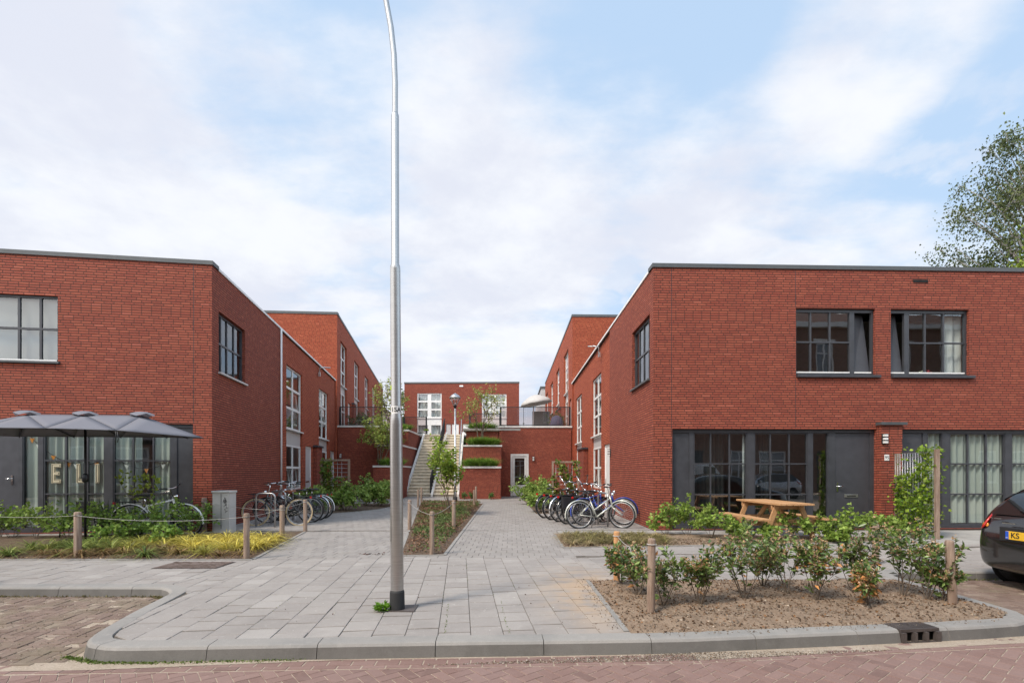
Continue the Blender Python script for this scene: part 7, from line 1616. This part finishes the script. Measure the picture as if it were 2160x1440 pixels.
# street behind the camera, seen only as reflections in the glass
hatchback('dark hatchback reflected in the right shopfront glass', CARK, (10.6, -2.2, RZ), 0, None)
hatchback('silver car reflected beside the right dark door', CARS, (18.3, -3.9, RZ), math.pi, None)
hatchback('dark car reflected in the left shopfront glass', CARK, (-14, -2.2, RZ), 0, None)
t = thing('parked_van', 'white van reflected in the first right shopfront window', 'van', (12.3, -4.6, RZ)); mb = MB(); mb.smooth = False
pr = [(9.9, .35), (9.9, 1.25), (10.15, 1.97), (13.1, 2.0), (13.7, 1.35), (14.5, 1.1), (14.6, .35)]
f0 = [mb.pt((x_, -5.4, z_+RZ)) for x_, z_ in pr]; f1 = [mb.pt((x_, -3.75, z_+RZ)) for x_, z_ in pr]; mb.face(f0); mb.face(f1[::-1])
for k in range(len(pr)): j = (k+1) % len(pr); mb.face((f0[k], f1[k], f1[j], f0[j]))
mb.build('body', WHITEG, t, bevel=.06); mb = MB(); mb.box(12.5, 13.2, -3.76, -3.735, 1.25, 1.75); mb.build('side_window', CARG2, t)
for x_ in (10.7, 13.7): mb = MB(); mb.lathe([(0, -.1), (.33, -.1), (.33, .1), (0, .1)], (x_, -3.83, .20), 24, 'y'); mb.build('wheel', RUBBER, t)
HN = {-1: 'lowest far left', 0: 'low left', 1: 'low middle', 2: 'first tall', 3: 'second tall', 4: 'third tall', 5: 'fourth tall', 6: 'fifth tall', 7: 'last tall'}
for hx_ in range(-1, 8):
    x0 = -24+9*hx_; tall = hx_ >= 2; EV_ = 11.6 if tall else 4.6
    Ho = thing('street_house', 'brown brick row house across the street, %s one in the reflections' % HN[hx_], 'house', (x0+4.5, -7.5, 0), group='row houses across the street')
    OW = Wall((x0+9, -7.5), (x0+.02, -7.5)); wins = [(1.0, 2.3), (3.6, 4.9), (6.6, 7.9)]
    if tall:
        for a, b_ in wins: OW.open.append((a, b_, 4.2, 6.6)); OW.open.append((a, b_, 8.0, 10.3))
    OW.open += [(1.0, 2.9, .7, 2.9), (3.6, 4.9, .7, 2.9), (6.8, 7.8, .05, 2.9)]
    mb = MB(); OW.mesh(mb, 0, EV_); mb.poly([(x0+9, -7.8, 0), (x0, -7.8, 0), (x0, -7.8, EV_), (x0+9, -7.8, EV_)]); mb.poly([(x0, -7.5, EV_), (x0+9, -7.5, EV_), (x0+9, -11.5, EV_+2), (x0, -11.5, EV_+2)]); mb.build('wall', BRICK3, Ho)
    if tall:
        for a, b_ in wins:
            for z0_, z1_ in ((4.2, 6.6), (8.0, 10.3)): glazing(Ho, OW, a, b_, z0_, z1_, [.5], [.68], WHITE, GLASSD, fw=.12, mw=.09, sill=.04); lt = MB(); OW.box(lt, a-.15, b_+.15, z1_+.001, z1_+.22, .0, .03); lt.build('lintel', WHITE, Ho)
    glazing(Ho, OW, 1.0, 2.9, .7, 2.9, [.5], [.7], WHITE, GLASSD, fw=.12, mw=.08, sill=.04); glazing(Ho, OW, 3.6, 4.9, .7, 2.9, [.5], [.7], WHITE, GLASSD, fw=.12, mw=.08, sill=.04)
    mb = MB(); OW.box(mb, 6.8, 7.8, .05, 2.9, -.12, -.05); mb.build('door', ANTH2, Ho); mb = MB(); OW.box(mb, 0, 9, EV_-.3, EV_, 0, .3); mb.build('gutter', WHITE, Ho)

# ================================================================= TREES BEHIND THE RIGHT HOUSE
def big_tree(name, label, base, h, crown, n, leaf, c1, c2, bark, trunk_r, droop, clusters, sigma, hang=0.0, seed=3):
    """trunk with limbs reaching clusters of leaves spread through the crown volume"""
    random.seed(seed); t = thing(name, label, 'tree', base); mb = MB(); bx, by, bz = base; pts = []; rr = []
    for k in range(9): f = k/8; pts.append((bx+math.sin(f*3)*.18, by+math.cos(f*4)*.12, bz+h*.88*f)); rr.append(trunk_r*(1-f)**.8+.02)
    mb.tube(pts, rr, 10); mb.build('trunk', bark, t); lm = MB(); tw = []
    cl = []
    while len(cl) < clusters:
        zf = random.uniform(crown[0], 1.0); rad = crown[1]*crown[2](zf); a = random.uniform(0, 6.283); r_ = rad*math.sqrt(random.uniform(.05, 1))
        cl.append((Vector((bx+r_*math.cos(a), by+r_*math.sin(a), bz+h*zf)), zf))
    L_ = Leaves(); per = n//clusters; P_ = []; Cc = []
    for c, zf in cl:
        s0 = Vector(pts[min(8, max(1, int(max(.15, zf-.22)*8/.88)))]); mid = s0.lerp(c, .55)+Vector((0, 0, .5)); lm.tube([s0, mid, c], [.05*trunk_r/.2, .028*trunk_r/.2, .010], 4, cap=False)
        m_ = int(per*random.uniform(.5, 1.6)); q = RNG.normal(size=(m_, 3))*sigma*random.uniform(.6, 1.25); q[:, 2] *= .6; q[:, 2] -= np.abs(RNG.normal(size=m_))*hang
        P_.append(np.array(c)+q); k = random.random(); Cc.append(np.tile(np.array(c1)*(1-k)+np.array(c2)*k, (m_, 1)))
        for _ in range(3):
            e = c+Vector((random.gauss(0, sigma), random.gauss(0, sigma), random.gauss(0, sigma*.5)-hang*1.2)); lm.tube([c, c.lerp(e, .5)+Vector((0, 0, .15)), e], [.010, .007, .004], 3, cap=False)
    P_ = np.concatenate(P_); Cc = np.concatenate(Cc); d = RNG.normal(size=P_.shape); d[:, 2] -= .6; L_.add(P_, d, RNG.uniform(.6, 1.3, len(P_))*leaf, .7, .12, Cc, .3, .1)
    lm.build('limb', bark, t); L_.build('crown', LEAFC, t); return t
prof = lambda z: (1-abs((z-.55)/.62)**2.2)**.6 if abs((z-.55)/.62) < 1 else .05
big_tree('birch_tree', 'tall airy birch with drooping twigs rising behind the right house', (26.7, 25, 0), 18.6, (.22, 4.4, prof), 46000, .13, (.06, .085, .032), (.15, .18, .065), BIRCHB, .26, 0, 250, .36, .6, 5)
big_tree('maple_tree', 'fresh yellow-green tree at the right edge before the birch', (25.6, 22.5, 0), 13.6, (.45, 2.3, prof), 9000, .15, (.12, .20, .02), (.28, .36, .05), BARK, .2, 0, 60, .40, .05, 6)
big_tree('low_tree', 'low loose tree just topping the roof of the right house', (22.0, 26, 0), 11.7, (.45, 3.0, prof), 9000, .14, (.06, .09, .03), (.13, .16, .05), BARK, .16, 0, 60, .42, .1, 7)
for k, (x_, y_, h_, r_, t_) in enumerate(((2.6, 90, 8.5, 4, 'distant dark tree seen under the white parasol'), (-13.5, 70, 12, 3, 'distant sparse tree between the left tall house and the lamp post'), (1.5, 110, 9.5, 5, 'distant tree in the gap right of the back house'))):
    big_tree('distant_tree', t_, (x_, y_, 0), h_, (.35, r_, prof), 5000, .35, (.05, .08, .03), (.10, .14, .05), BARK, .2, 0, 40, .8, .1, 11+k)
